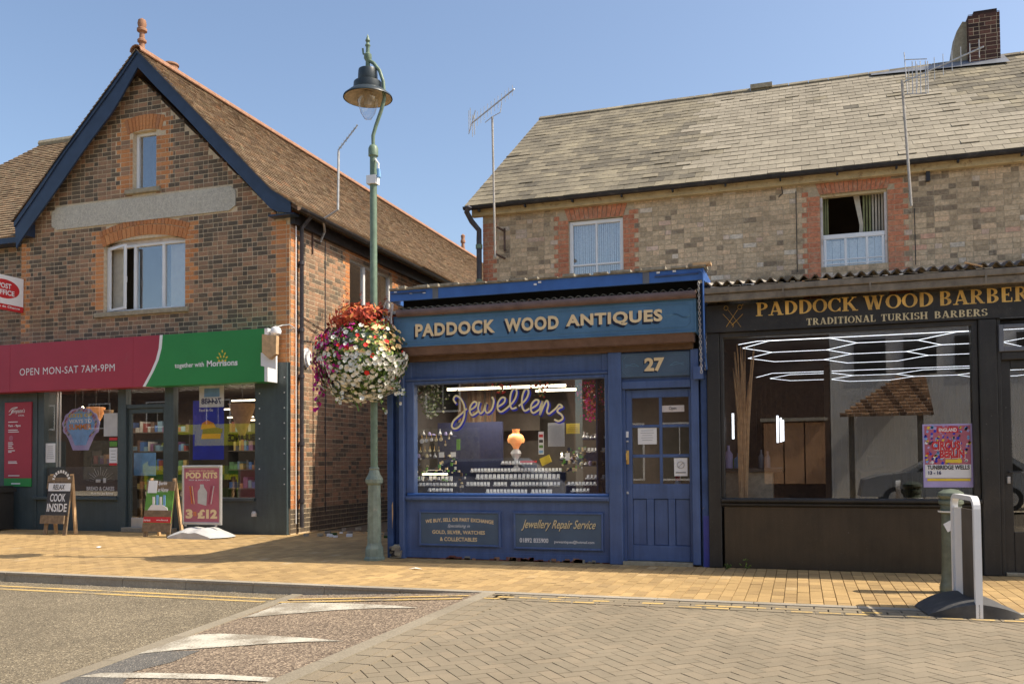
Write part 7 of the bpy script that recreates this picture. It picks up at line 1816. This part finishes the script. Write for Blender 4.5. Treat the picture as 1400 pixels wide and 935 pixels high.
for _ in range(1900):
    d = rv(); p = FC + shell(d) * random.uniform(.9, 1.1); x, z = d.x, d.z
    it = lambda t: (p, d + rv() * .35, random.uniform(.026, .04), t, 'fl')
    if x < -.72 and z > -.6: Mg.append(it(random.choice((.3, .4, .3)))) if random.random() < .8 else W_.append(it(.1))
    elif z > .12 and x < .12 and z < .75: Mg.append(it(random.choice((.3, .4, .3, .6)))) if random.random() < .7 else W_.append(it(.1))
    elif z > .05 and z < .75:
        if random.random() < .55: Mx.append(it(random.choice((.6, .8, .9, .1, .8, .9))))
    elif z <= .12:
        if x < .0 and z > -.45 and random.random() < .28: Mg.append(it(.3))
        elif random.random() < .012: Mx.append(it(.6))
        else: W_.append(it(.1))
for n_, l_ in (('white_flower', W_), ('magenta_flower', Mg), ('mixed_flower', Mx)): leafmesh(n_, fb, [(a, b, c, (.1 if n_[0] == 'w' else t), k) for a, b, c, t, k in l_], 'petal', O0)
items = []
RC = Vector((lx(495, 440), FY, lz(495, 440)))
for _ in range(1500):
    d = rv(); p = RC + Vector((d.x * .46, d.y * .38, d.z * .26)) * random.uniform(.35, 1.05); items.append((p, d + rv() * .6, random.uniform(.03, .058), min(1, max(0, random.gauss(.5, .25) + .2 * d.z)), 'leaf'))
leafmesh('red_coleus', fb, items, 'leaf_r', O0)
items = []
for _ in range(9):
    bx_ = random.uniform(-.38, .45); tp = Vector((RC.x + bx_ * 1.15, FY + random.uniform(-.15, .15), RC.z + random.uniform(.3, .62) - abs(bx_) * .3)); bs_ = Vector((RC.x + bx_ * .8, FY, RC.z))
    for k in range(40): f = random.random(); items.append((bs_.lerp(tp, f) + rv() * .02, rv(), random.uniform(.008, .02), random.uniform(.0, .4), 'leaf'))
leafmesh('dry_spike', fb, items, 'leaf_r', O0)
mb = MB(); mb.tube([(FX - .1, FY - .1, FZ - .5), (FX - .02, FY - .1, FZ - .75)], .008, 'green_print', 4); mb.tube([(FX - .05, FY - .1, FZ - .5), (FX + .02, FY - .1, FZ - .68)], .008, 'green_print', 4); mb.lathe([(.2, -.4), (.4, -.1), (.42, .3)], (FX + .04, FY, FZ), 'post_green', 16); mb.build('planter_tub', fb)
tr = []; tf = []
for _ in range(16):
    an = random.uniform(-1.4, 4.5); st = FC + Vector((math.cos(an) * .45, -abs(math.sin(an)) * .3, random.uniform(-.5, .1))); out_ = Vector((math.cos(an) * .22, -.05, 0)); L_ = random.uniform(.18, .42)
    for k in range(34):
        f_ = random.random(); p = st + out_ * f_ * 1.3 - Vector((0, 0, L_ * f_ * f_)) + rv() * .03
        tr.append((p, rv(), random.uniform(.014, .032), random.random(), 'leaf'))
        if random.random() < .22: tf.append((p + rv() * .02, Vector((0, -1, .2)) + rv() * .4, random.uniform(.024, .036), .3 if p.x < FX - .3 else .1, 'fl'))
leafmesh('trailing_stem', fb, tr, 'leaf_g', O0); leafmesh('trailing_flower', fb, tf, 'petal', O0)
# ---------------------------------------------------------------- bollard and hoop sign
M['bollard'] = plain('bollard_paint', (.13, .15, .11), .4, .25, 12, .2, dirt=(.2, .2, .15), dscale=14, dthr=(.6, .72))
bxx, byy = G(1303, 810)
bo = thing('bollard', 'green cast bollard behind the white hoop sign in front of the barber shop', 'bollard', (bxx, byy, 0))
mb = MB(); hgt = P(1299, 672, byy)[1]
mb.lathe([(.12, 0), (.125, .05), (.115, .09), (.105, .12), (.098, .3), (.092, hgt - .22), (.115, hgt - .21), (.12, hgt - .19), (.1, hgt - .18), (.1, hgt - .13), (.118, hgt - .12), (.118, hgt - .09), (.1, hgt - .08), (.125, hgt - .04), (.12, hgt - .01), (.07, hgt + .02), (0, hgt + .03)], (bxx, byy, 0), 'bollard', 20); mb.build('bollard_body', bo, True)
mb = MB(); mb.lathe([(.122, hgt - .205), (.124, hgt - .19)], (bxx, byy, 0), 'paper', 20); mb.obox((bxx - .02, byy - .104, hgt - .33), (.05, 0, .03), (0, .002, 0), (-.02, 0, .04), 'paper'); mb.build('paint_band', bo)
a, b = (1.405, 8.31), (1.33, 8.95); a = Vector((a[0], a[1], 0)); b = Vector((b[0], b[1], 0)); dv = (b - a).normalized(); L = (b - a).length
hs = thing('hoop_sign', 'white hoop-framed swing sign seen edge-on over a dark rubber base, in front of the bollard', 'pavement sign', tuple((a + b) / 2))
hh = 1.01; r = .09; pts = [a + Vector((0, 0, .0)), a + Vector((0, 0, hh - r))]
for k in range(1, 5): q = rad(90 * k / 5); pts.append(a + dv * (r - r * math.cos(q)) + Vector((0, 0, hh - r + r * math.sin(q))))
for k in range(0, 5): q = rad(90 * k / 5); pts.append(b - dv * (r - r * math.sin(q)) + Vector((0, 0, hh - r + r * math.cos(q))))
pts += [b + Vector((0, 0, hh - r)), b + Vector((0, 0, .02))]
sd_ = Vector((-dv.y, dv.x, 0)); mb = MB(); V = []; Fs = []
for i, p in enumerate(pts):
    t = (pts[min(i + 1, len(pts) - 1)] - pts[max(i - 1, 0)]).normalized(); nrm = sd_.cross(t)
    for s1, s2 in ((-1, -1), (1, -1), (1, 1), (-1, 1)): V.append(p + sd_ * .028 * s1 + nrm * .02 * s2)
for i in range(len(pts) - 1):
    for k in range(4): A_, B_ = i * 4 + k, i * 4 + (k + 1) % 4; Fs.append((A_, B_, B_ + 4, A_ + 4))
mb.add(V, Fs, 'white'); mb.build('hoop_frame', hs)
c = (a + b) / 2; mb = MB(); mb.obox((c.x, c.y, hh * .52), dv * (L / 2 - .06), sd_ * .006, (0, 0, hh * .38), 'room_mid'); mb.build('sign_panel', hs)
mb = MB(); mb.obox(Vector((c.x, c.y, hh * .52)) + dv * (L * .3) - sd_ * .0, dv * (L * .17), sd_ * .009, (0, 0, hh * .38), 'paper'); mb.build('printed_half', hs)
mb = MB()
for k in range(7): z = .25 + k * .09; mb.obox(Vector((c.x, c.y, z)) - sd_ * -.008 * -1, dv * (L * .3 - .03 * (k % 3)), sd_ * .001, (0, 0, .02), 'red' if k % 2 else 'skyblue')
mb.build('printed_line', hs, kind='stuff')
mb = MB(); n = 20; prof = []
V = []; Fs = []; m_ = 12
for i in range(n + 1):
    s_ = -1 + 2 * i / n; hgt_ = .2 * max(0, 1 - abs(s_) ** 1.6) ** .8 + .012
    for j in range(m_ + 1):
        t = -1 + 2 * j / m_; w_ = .5 * (1 - .25 * abs(s_) ** 3) + .0; lat = (L / 2 + .02) * t * (1 - .3 * s_ ** 4)
        zz_ = hgt_ * (1 - abs(t) ** 6 * .35) * (1 - .22 * (1 - t * t)); V.append(c + sd_ * s_ * .38 + dv * lat + Vector((0, 0, zz_ * .85)))
for i in range(n):
    for j in range(m_): A_ = i * (m_ + 1) + j; Fs.append((A_, A_ + 1, A_ + m_ + 2, A_ + m_ + 1))
k0_ = len(V)
for i in range(n + 1):
    for j in (0, m_): V.append(Vector((*V[i * (m_ + 1) + j][:2], 0)))
for i in range(n): A_ = i * (m_ + 1); Fs.append((A_, A_ + m_ + 1, k0_ + 2 * i + 2, k0_ + 2 * i)); A_ = i * (m_ + 1) + m_; Fs.append((A_ + m_ + 1, A_, k0_ + 2 * i + 1, k0_ + 2 * i + 3))
mb.add(V, Fs, 'rubber'); mb.build('rubber_base', hs, True)
# ---------------------------------------------------------------- boards in front of the grocery
def aboard(name, u0, u1, ub, vt, vb, lab, wood='wood', lean=.16, spread=.34):
    """timber A-board; u0..u1 feet, vb ground row"""
    x0, y0 = G(u0, vb); x1, _ = G(u1, vb); zt = P((u0 + u1) / 2, vt, y0 + lean)[1]
    return thing(name, lab, 'sandwich board', ((x0 + x1) / 2, y0, 0)), x0, x1, y0, zt
def on_lean(y0, zt, lean):
    def f(x, z, dy): return (x, y0 + lean * z / zt + dy * 1.0 - .004, z)
    return f
# COOK INSIDE
t, x0, x1, y0, zt = aboard('sandwich_board', 56, 97, 104, 650, 731, 'timber sandwich board reading RELAX COOK INSIDE below the left grocery window'); ln = .16
def lbox(mb, xa, xb_, za, zb_, th, mat, y0, zt, ln, off=0):
    ya, yb_ = y0 + ln * za / zt + off, y0 + ln * zb_ / zt + off
    mb.add([(xa, ya, za), (xb_, ya, za), (xb_, ya + th, za), (xa, ya + th, za), (xa, yb_, zb_), (xb_, yb_, zb_), (xb_, yb_ + th, zb_), (xa, yb_ + th, zb_)], [(0, 3, 2, 1), (4, 5, 6, 7), (0, 1, 5, 4), (1, 2, 6, 5), (2, 3, 7, 6), (3, 0, 4, 7)], mat)
def legs(t, x0, x1, y0, zt, ln, spread, mat2='wood_light'):
    for xa in (x0 + .02, x1 - .1): mb = MB(); lbox(mb, xa, xa + .08, 0, zt + .02, .03, 'wood', y0, zt, ln, .025); mb.build('front_leg', t)
    for xa in (x0 + .05, x1 - .06):
        mb = MB(); mb.bar((xa + .02, y0 + ln + .03, zt + .03), (xa + .06, y0 + ln + spread, .0), .04, .06, mat2); mb.build('rear_leg', t)
legs(t, x0, x1, y0, zt, ln, .1)
f = on_lean(y0, zt, ln); w_ = x1 - x0
for (za, zb_) in ((zt - .26, zt - .13), (zt - .12, zt - .0)): 
    mb = MB(); lbox(mb, x0, x1, za, zb_, .022, 'wood', y0, zt, ln); mb.build('plank', t)
mb = MB(); lbox(mb, x0 - .04, x1 - .06, .22, .38, .03, 'wood', y0, zt, ln, -.03); mb.build('plank', t)
mb = MB(); lbox(mb, x0 + .04, x1 - .01, .38, zt - .27, .015, 'charcoal', y0, zt, ln, .0); mb.build('chalk_panel', t)
mb = MB(); lbox(mb, x0 + .05, x1 - .01, .85, 1.0, .004, 'paper', y0, zt, ln, -.006); mb.build('white_banner', t)
text('RELAX', x0 + .17, x1 - .14, .88, .98, 0, 'charcoal', t, bold=.01, frame=lambda x, z, dy: (x, y0 + ln * z / zt - .012, z), shear=.15)
for s_, za, zb_ in (('COOK', .645, .8), ('INSIDE', .45, .61)): text(s_, x0 + (.12 if s_ == 'COOK' else .07), x1 - (.1 if s_ == 'COOK' else .04), za, zb_, 0, 'paper', t, bold=.02, frame=f)
text('COOK', x0 + .2, x1 - .24, zt - .24, zt - .15, 0, 'paper', t, bold=.035, frame=f)
mb = MB(); cx = (x0 + x1) / 2 + .04
for k in range(9):
    a = rad(165 - k * 18); q = Vector((cx + math.cos(a) * .2, 0, zt - .12 + math.sin(a) * .2)); mb.obox((q.x, y0 + ln - .01, q.z), (math.sin(a) * .02, 0, -math.cos(a) * .02), (0, .001, 0), (math.cos(a) * .028, 0, math.sin(a) * .028), 'paper')
mb.lathe([(0, -.002), (.0, 0)], (cx, y0, zt), 'paper', 3); mb.build('arched_lettering', t, kind='stuff')
mb = MB(); mb.prism([(cx + math.cos(rad(a)) * .23, zt - .12 + math.sin(rad(a)) * .23) for a in range(0, 181, 15)][::-1], y0 + ln - .005, y0 + ln + .012, 'charcoal'); mb.build('round_top', t)
# Sparkle board
t, x0, x1, y0, zt = aboard('sandwich_board', 193, 239, 248, 656, 734, 'timber sandwich board with a green drinks poster, left of the POD KITS sign')
legs(t, x0, x1, y0, zt, ln, .2)
for za, zb_ in ((zt - .2, zt - .03), (.1, .26)): mb = MB(); lbox(mb, x0, x1, za, zb_, .025, 'wood', y0, zt, ln, -.004); mb.build('plank', t)
mb = MB(); lbox(mb, x0 + .01, x1 - .01, .26, zt - .2, .012, 'green_print', y0, zt, ln); mb.build('poster', t)
mb = MB(); lbox(mb, x0 + .01, x1 - .01, .27, .38, .004, 'red', y0, zt, ln, -.006); mb.build('red_band', t)
mb = MB(); lbox(mb, x0 + .01, x1 - .01, .385, .5, .004, 'wood', y0, zt, ln, -.006); mb.build('table_band', t)
mb = MB(); lbox(mb, x0 + .04, x0 + .24, .82, 1.05, .004, 'paper', y0, zt, ln, -.007); mb.build('white_label', t)
text('Sparkle', x0 + .3, x1 - .14, .95, 1.04, 0, 'paper', t, bold=.02, shear=.4, frame=f); text('at Home', x0 + .3, x1 - .1, .84, .92, 0, 'paper', t, bold=.02, shear=.4, frame=f)
mb = MB(); cx = (x0 + x1) / 2; pts = [(cx - .24, .5), (cx + .22, .5), (cx + .2, .55), (cx + .1, .6), (cx - .15, .6)]; mb.prism(pts, y0 + ln * .55 / zt - .012, y0 + ln * .55 / zt - .006, 'paper')
for k in range(4): mb.box(cx - .14 + k * .08, cx - .09 + k * .08, y0 + ln * .65 / zt - .012, y0 + ln * .65 / zt - .005, .58, .75 + .03 * (k % 2), 'skyblue' if k % 2 else 'paper')
mb.build('bottle_picture', t, kind='stuff')
text('morrisons', x0 + .05, x0 + .2, .3, .34, 0, 'paper', t, frame=f); text('www.offers.co.uk', x1 - .3, x1 - .04, .31, .34, 0, 'paper', t, frame=f)
# POD KITS swing sign
x0, y0 = G(236, 736.5); x1, _ = G(316, 733)
y0 = G(276, 735)[1] + .1
xa, xb2 = P(249, 690, y0)[0], P(303, 690, y0)[0]; zt, zb3 = P(276, 636, y0)[1], P(276, 717, y0)[1]
t = thing('swing_sign', 'aluminium framed pink poster sign reading POD KITS on a white water-filled base', 'pavement sign', ((xa + xb2) / 2, y0, 0))
for q_ in ((xa, xa + .05, zb3, zt), (xb2 - .05, xb2, zb3, zt), (xa + .05, xb2 - .05, zt - .05, zt), (xa + .05, xb2 - .05, zb3, zb3 + .05)): mb = MB(); mb.bbox(q_[0], q_[1], y0 - .02, y0 + .02, q_[2], q_[3], 'alum', .012); mb.build('frame_bar', t)
mb = MB(); mb.box(xa + .045, xb2 - .045, y0 - .008, y0 + .01, zb3 + .045, zt - .045, 'pink'); mb.build('poster', t)
w_, h_ = xb2 - xa, zt - zb3; Yp = y0 - .01
text('POD KITS', xa + w_ * .1, xb2 - w_ * .1, zt - h_ * .22, zt - h_ * .115, Yp, 'cream', t, bold=.05); text('SELECTED POD FILLED', xa + w_ * .18, xb2 - w_ * .18, zt - h_ * .105, zt - h_ * .08, Yp, 'cream', t, bold=.02)
text('3', xa + w_ * .1, xa + w_ * .28, zb3 + h_ * .1, zb3 + h_ * .26, Yp, 'cream', t, bold=.06); text('FOR', xa + w_ * .3, xa + w_ * .38, zb3 + h_ * .14, zb3 + h_ * .22, Yp, 'orange', t, bold=.03); text('£12', xa + w_ * .4, xb2 - w_ * .1, zb3 + h_ * .1, zb3 + h_ * .26, Yp, 'cream', t, bold=.06)
text('MIX & MATCH', xa + w_ * .18, xb2 - w_ * .3, zt - h_ * .26, zt - h_ * .235, Yp, 'paper', t, bold=.01)
mb = MB(); cx = (xa + xb2) / 2 + .02; mb.prism([(cx - .1, zb3 + h_ * .36), (cx + .09, zb3 + h_ * .32), (cx + .11, zb3 + h_ * .55), (cx + .04, zb3 + h_ * .63), (cx + .03, zb3 + h_ * .68), (cx - .05, zb3 + h_ * .68), (cx - .05, zb3 + h_ * .62), (cx - .1, zb3 + h_ * .56)], Yp - .003, Yp - .001, 'grey_plastic'); mb.build('bottle_picture', t)
for k, (dx, s_, m_) in enumerate(((-.22, .05, 'cream'), (-.27, .05, 'orange'), (.2, -.06, 'pink'), (.26, -.06, 'white'))): mb = MB(); mb.bar((cx + dx, Yp - .002, zb3 + h_ * .65), (cx + dx + s_, Yp - .002, zb3 + h_ * .35), .004, .035, m_, up=(0, 1, 0)); mb.build('pod_picture', t)
for xx in (xa + .08, xb2 - .12): mb = MB(); mb.tube([(xx, y0, zb3), (xx, y0, .2)], .022, 'alum', 8); mb.build('spring_leg', t)
mb = MB(); V = []; Fs = []; n, m_ = 22, 10; cx, cy = (xa + xb2) / 2 + .0, y0
for i in range(n + 1):
    s_ = -1 + 2 * i / n
    for j in range(m_ + 1):
        q = -1 + 2 * j / m_; k_ = (1 - .3 * q * q); z = .17 * max(0, 1 - abs(s_) ** 1.7) ** .9 * (1 - .45 * abs(q) ** 2.5) * (1 - .14 * math.cos(s_ * 9) * (abs(s_) < .5)) + .02
        V.append((cx + s_ * .66 * k_, cy + q * .36, z))
for i in range(n):
    for j in range(m_): A_ = i * (m_ + 1) + j; Fs.append((A_, A_ + m_ + 1, A_ + m_ + 2, A_ + 1))
k0_ = len(V)
for i in range(n + 1): V.append((V[i * (m_ + 1)][0], V[i * (m_ + 1)][1], 0))
for i in range(n): Fs.append((i * (m_ + 1), k0_ + i, k0_ + i + 1, (i + 1) * (m_ + 1)))
mb.add(V, Fs, 'grey_plastic'); mb.build('water_base', t, True)
for (u, v, w_, h_, lab, m_, fl) in ((590, 542, .26, .3, 'plant with pale flowers imitating a basket reflection at the top left of the jewellery window', 'leaf_g', .1), (809, 541, .22, .34, 'plant with purple-red leaves imitating a basket reflection at the top right of the jewellery window', 'leaf_r', .35), (686, 527, .14, .1, 'small sprig of leaves over the script sign', 'leaf_g', .6), (739, 530, .13, .12, 'small leafy sprig right of the script sign', 'leaf_g', .6)):
    x, z = P(u, v, YB + .35); c0 = Vector((x, YB + .35, z)); t = thing('reflection_plant', lab, 'plant', tuple(c0)); it1 = []; it2 = []  # basket reflections built as foliage behind the glass, with small sprigs
    for k in range(420 if w_ > .2 else 90):
        q = Vector((random.gauss(0, .4) * w_, random.gauss(0, .3) * .25, random.uniform(-1, .6) * h_)); q.x *= 1 - max(0, -q.z / h_) * .55; it1.append((c0 + q, rv(), random.uniform(.012, .026), random.random(), 'leaf'))
        if random.random() < .18: it2.append((c0 + q * 1.05, Vector((0, -1, 0)) + rv() * .5, .016, fl, 'fl'))
    leafmesh('leaf', t, it1, m_, ORG[t.name]); leafmesh('flower', t, it2, 'petal', ORG[t.name])
mb = MB()
for _ in range(150):
    u, v = (random.uniform(768, 800), random.uniform(612, 645)) if random.random() < .5 else (random.uniform(570, 640), random.uniform(622, 668))
    dy = random.uniform(.3, .75); x, z = P(u, v, YB + dy); r = random.uniform(.006, .018); mb.obox((x, YB + dy, z), (r, 0, 0), (0, r, 0), (0, 0, r * random.uniform(.6, 1.8)), random.choice(['gold_pale', 'grey_plastic', 'timber_brown', 'navy_cloth', 'green_print', 'cream']))
mb.build('trinket', ji, kind='stuff')
# weeds and rubbish
def weed(u, v, lab, s=.12):
    x, y = G(u, v); t = thing('weed', lab, 'weed', (x, y, 0)); items = []
    for k in range(26): d = Vector((random.gauss(0, .6), random.gauss(0, .4), abs(random.gauss(.8, .4)))).normalized(); items.append((Vector((x, y, 0)) + d * random.uniform(.2, 1) * s, rv(), .02, random.random(), 'leaf'))
    leafmesh('leaf', t, items, 'leaf_g', ORG[t.name])
weed(1020, 779, 'small weed at the foot of the black panel, near the blue shop', .14); weed(995, 778, 'tiny weed in the corner by the black pier', .07); weed(843, 771, 'tiny weed at the foot of the blue door post', .05)
mb = MB()
for _ in range(70): x, y = random.uniform(-9, -5.8), random.uniform(14.2, 16); r = random.uniform(.01, .06); mb.obox((x, y, r * .5), (r, r * .4, 0), (-r * .4, r, 0), (0, .1 * r, r * .5), random.choice(['kerb', 'stone', 'paper', 'timber', 'leaf_g']))
mb.build('rubble', None, kind='stuff', label='scattered rubble and leaves in the passage between the grocery and the blue shop')
# ---------------------------------------------------------------- the far side of the street, seen mirrored in the shop windows
M['clay_far'] = plain('canopy_tile_dark', (.16, .09, .05), .85, .35, 9)
M['roof_far'] = plain('canopy_tile', (.34, .2, .11), .85, .35, 9)
M['shutter_wood'] = plain('shutter_wood', (.62, .36, .2), .7, .15, 4)
M['opp_brick'] = plain('opposite_brick', (.12, .075, .055), .9, .35, 9)
wh = thing('white_house', 'white rendered house across the street with dark upper windows', 'building', (3, -6, 0))
mb = MB(); mb.box(.9, 9, -12, -6, 0, 6.2, 'render_white'); mb.prismx([(-12.3, 6.2), (-5.8, 6.2), (-9, 8.2)], .7, 9.2, 'clay_tile'); mb.build('wall', wh)
for x in (1.6, 3.0, 4.4, 6.0): frame_window(wh, x, x + .9, 3.9, 5.0, -6.0, .05, cols=2, mat='black', gl='room', depth=.02).location.y += .03
mb = MB()
for k in range(12):
    f0_, f1_ = k / 12, (k + 1) / 12; xa_, ya_, za_ = 1.1 + 1.8 * f0_, -4.4 - 1.6 * f0_, 2.6 + 1.25 * f0_; yb3, zb3_ = -4.4 - 1.6 * f1_, 2.6 + 1.25 * f1_; j = 0
    while xa_ < 3.6:
        xn = min(xa_ + .2, 3.6); mb.add([(xa_, ya_, za_ + .05 + .015 * (j % 3)), (xn - .01, ya_, za_ + .05 + .015 * (j % 3)), (xn - .01, yb3, zb3_), (xa_, yb3, zb3_), (xa_, ya_, za_ - .02), (xn - .01, ya_, za_ - .02)], [(0, 1, 2, 3), (4, 5, 1, 0)], 'roof_far' if (j * 7 + k * 3) % 4 else 'clay_far'); xa_ = xn; j += 1
mb.build('porch_tiles', wh, kind='stuff'); mb = MB(); mb.box(1.35, 1.5, -4.8, -4.65, 0, 2.65, 'timber'); mb.box(3.2, 3.35, -4.8, -4.65, 0, 2.65, 'timber'); mb.build('porch', wh)
bt = thing('brown_shuttered_shop', 'brown shuttered brick shop across the street beside the white house', 'building', (0, -6, 0))
mb = MB(); mb.box(-7, .88, -12, -6, 0, 5.5, 'opp_brick'); mb.prismx([(-12.3, 5.5), (-5.8, 5.5), (-9, 8)], -7.1, .88, 'clay_tile'); mb.build('wall', bt)
for k in range(3): mb = MB(); mb.bbox(-1.1 + k * .62, -.52 + k * .62, -6.001, -5.95, .6, 2.5, 'shutter_wood'); mb.build('shutter', bt)
mb = MB(); mb.box(-1.2, .8, -5.98, -5.8, 2.55, 2.65, 'cream_cloth'); mb.build('shutter_box', bt)
for x in (-6.2, -4.4): frame_window(bt, x, x + 1.3, .7, 2.6, -6.0, .06, cols=2, mat='white', gl='room', depth=.02).location.y += .03
lt = thing('long_brick_terrace', 'long brick terrace across the street opposite the grocery', 'building', (-20, -7, 0))
mb = MB(); mb.box(-45, -9, -13, -7, 0, 5.2, 'opp_brick'); mb.prismx([(-13.3, 5.2), (-6.8, 5.2), (-10, 7.6)], -45, -8.9, 'clay_tile'); mb.build('wall', lt)
for k in range(9): frame_window(lt, -42 + k * 3.6, -40.6 + k * 3.6, 3.2, 4.5, -7.0, .06, cols=2, mat='white', gl='room', depth=.02).location.y += .03
for k in range(9): mb = MB(); mb.box(-42.3 + k * 3.6, -39.9 + k * 3.6, -7.0, -6.96, .6, 2.6, 'shop_grey' if k % 2 else 'timber'); mb.build('shop_panel', lt)
# ambulance
am = thing('ambulance', 'yellow ambulance parked across the street, mirrored in the grocery window', 'ambulance', (-20, 2.2, 0)); ya0, ya1 = 1.2, 3.2
xq0 = -22.6; mb = MB(); mb.prism([(xq0, .45), (xq0 + 6.2, .45), (xq0 + 6.2, 2.75), (xq0 + 1.4, 2.75), (xq0 + .55, 1.65), (xq0 + .05, 1.35)], ya0, ya1, 'acid'); mb.build('body', am)
mb = MB(); mb.prism([(xq0 + 1.35, 1.75), (xq0 + 2.3, 1.75), (xq0 + 2.3, 2.4), (xq0 + 1.55, 2.4), (xq0 + .9, 1.75)], ya1, ya1 + .01, 'room'); mb.build('cab_window', am)
mb = MB()
for k in range(9):
    for j in range(2): mb.box(xq0 + .3 + k * .65, xq0 + .3 + (k + 1) * .65, ya1, ya1 + .012, .7 + j * .3, 1.0 + j * .3, 'acid' if (k + j) % 2 else 'green_print')
mb.build('chequer_panel', am)
mb = MB(); mb.box(xq0 + .1, xq0 + 6.2, ya1, ya1 + .012, 1.55, 1.66, 'room'); mb.box(xq0 + .3, xq0 + 6.2, ya1, ya1 + .011, 1.3, 2.0, 'room'); mb.build('dark_band', am)
def fr2(x, z, dy): return (x, ya1 + .02, z)
text('AMBULANCE', 0, 1, 2.13, 2.38, 0, 'black', am, bold=.04, frame=lambda x, z, dy: (-17.45 - x * 1.45, ya1 + .02, z))
for xx in (xq0 + 1.2, xq0 + 4.9): mb = MB(); mb.tube([(xx, ya1 - .2, .35), (xx, ya1 + .03, .35)], .35, 'tyre', 18); mb.tube([(xx, ya1 + .031, .35), (xx, ya1 + .035, .35)], .2, 'steel', 14); mb.build('wheel', am)
# silver estate car
def car(x0, y0, mat, lab, L=4.4):
    t = thing('parked_car', lab, 'car', (x0 + L / 2, y0 + .85, 0)); s = L / 4.4
    bp = [(0, .35), (.1, .8), (.5, .92), (1.2, 1.0), (3.2, .98), (4.2, .95), (4.4, .8), (4.4, .35)]; mb = MB(); mb.prism([(x0 + a * s, b) for a, b in bp][::-1], y0, y0 + 1.7, mat); mb.build('body', t)
    cp_ = [(1.1, .99), (1.9, 1.42), (3.5, 1.44), (4.15, 1.0)]; mb = MB(); mb.prism([(x0 + a * s, b) for a, b in cp_][::-1], y0 + .12, y0 + 1.58, mat); mb.build('roof', t)
    wp = [(1.35, 1.02), (1.95, 1.36), (3.4, 1.38), (3.85, 1.02)]
    for yy in (y0 + .115, y0 + 1.585): mb = MB(); mb.prism([(x0 + a * s, b) for a, b in wp][::-1], yy - .004, yy + .004, 'room'); mb.build('side_window', t)
    for a in (.85, 3.5):
        for yy in (y0, y0 + 1.5): mb = MB(); mb.tube([(x0 + a * s, yy - .02, .31), (x0 + a * s, yy + .22, .31)], .31, 'tyre', 18); mb.tube([(x0 + a * s, yy - .03, .31), (x0 + a * s, yy + .23, .31)], .19, 'steel', 14); mb.build('wheel', t)
car(-9.9, 2.0, 'silver', 'silver car parked across the street, mirrored in the jewellery window')
car(1.5, -3.9, 'silver', 'silver car parked in front of the white house across the street')
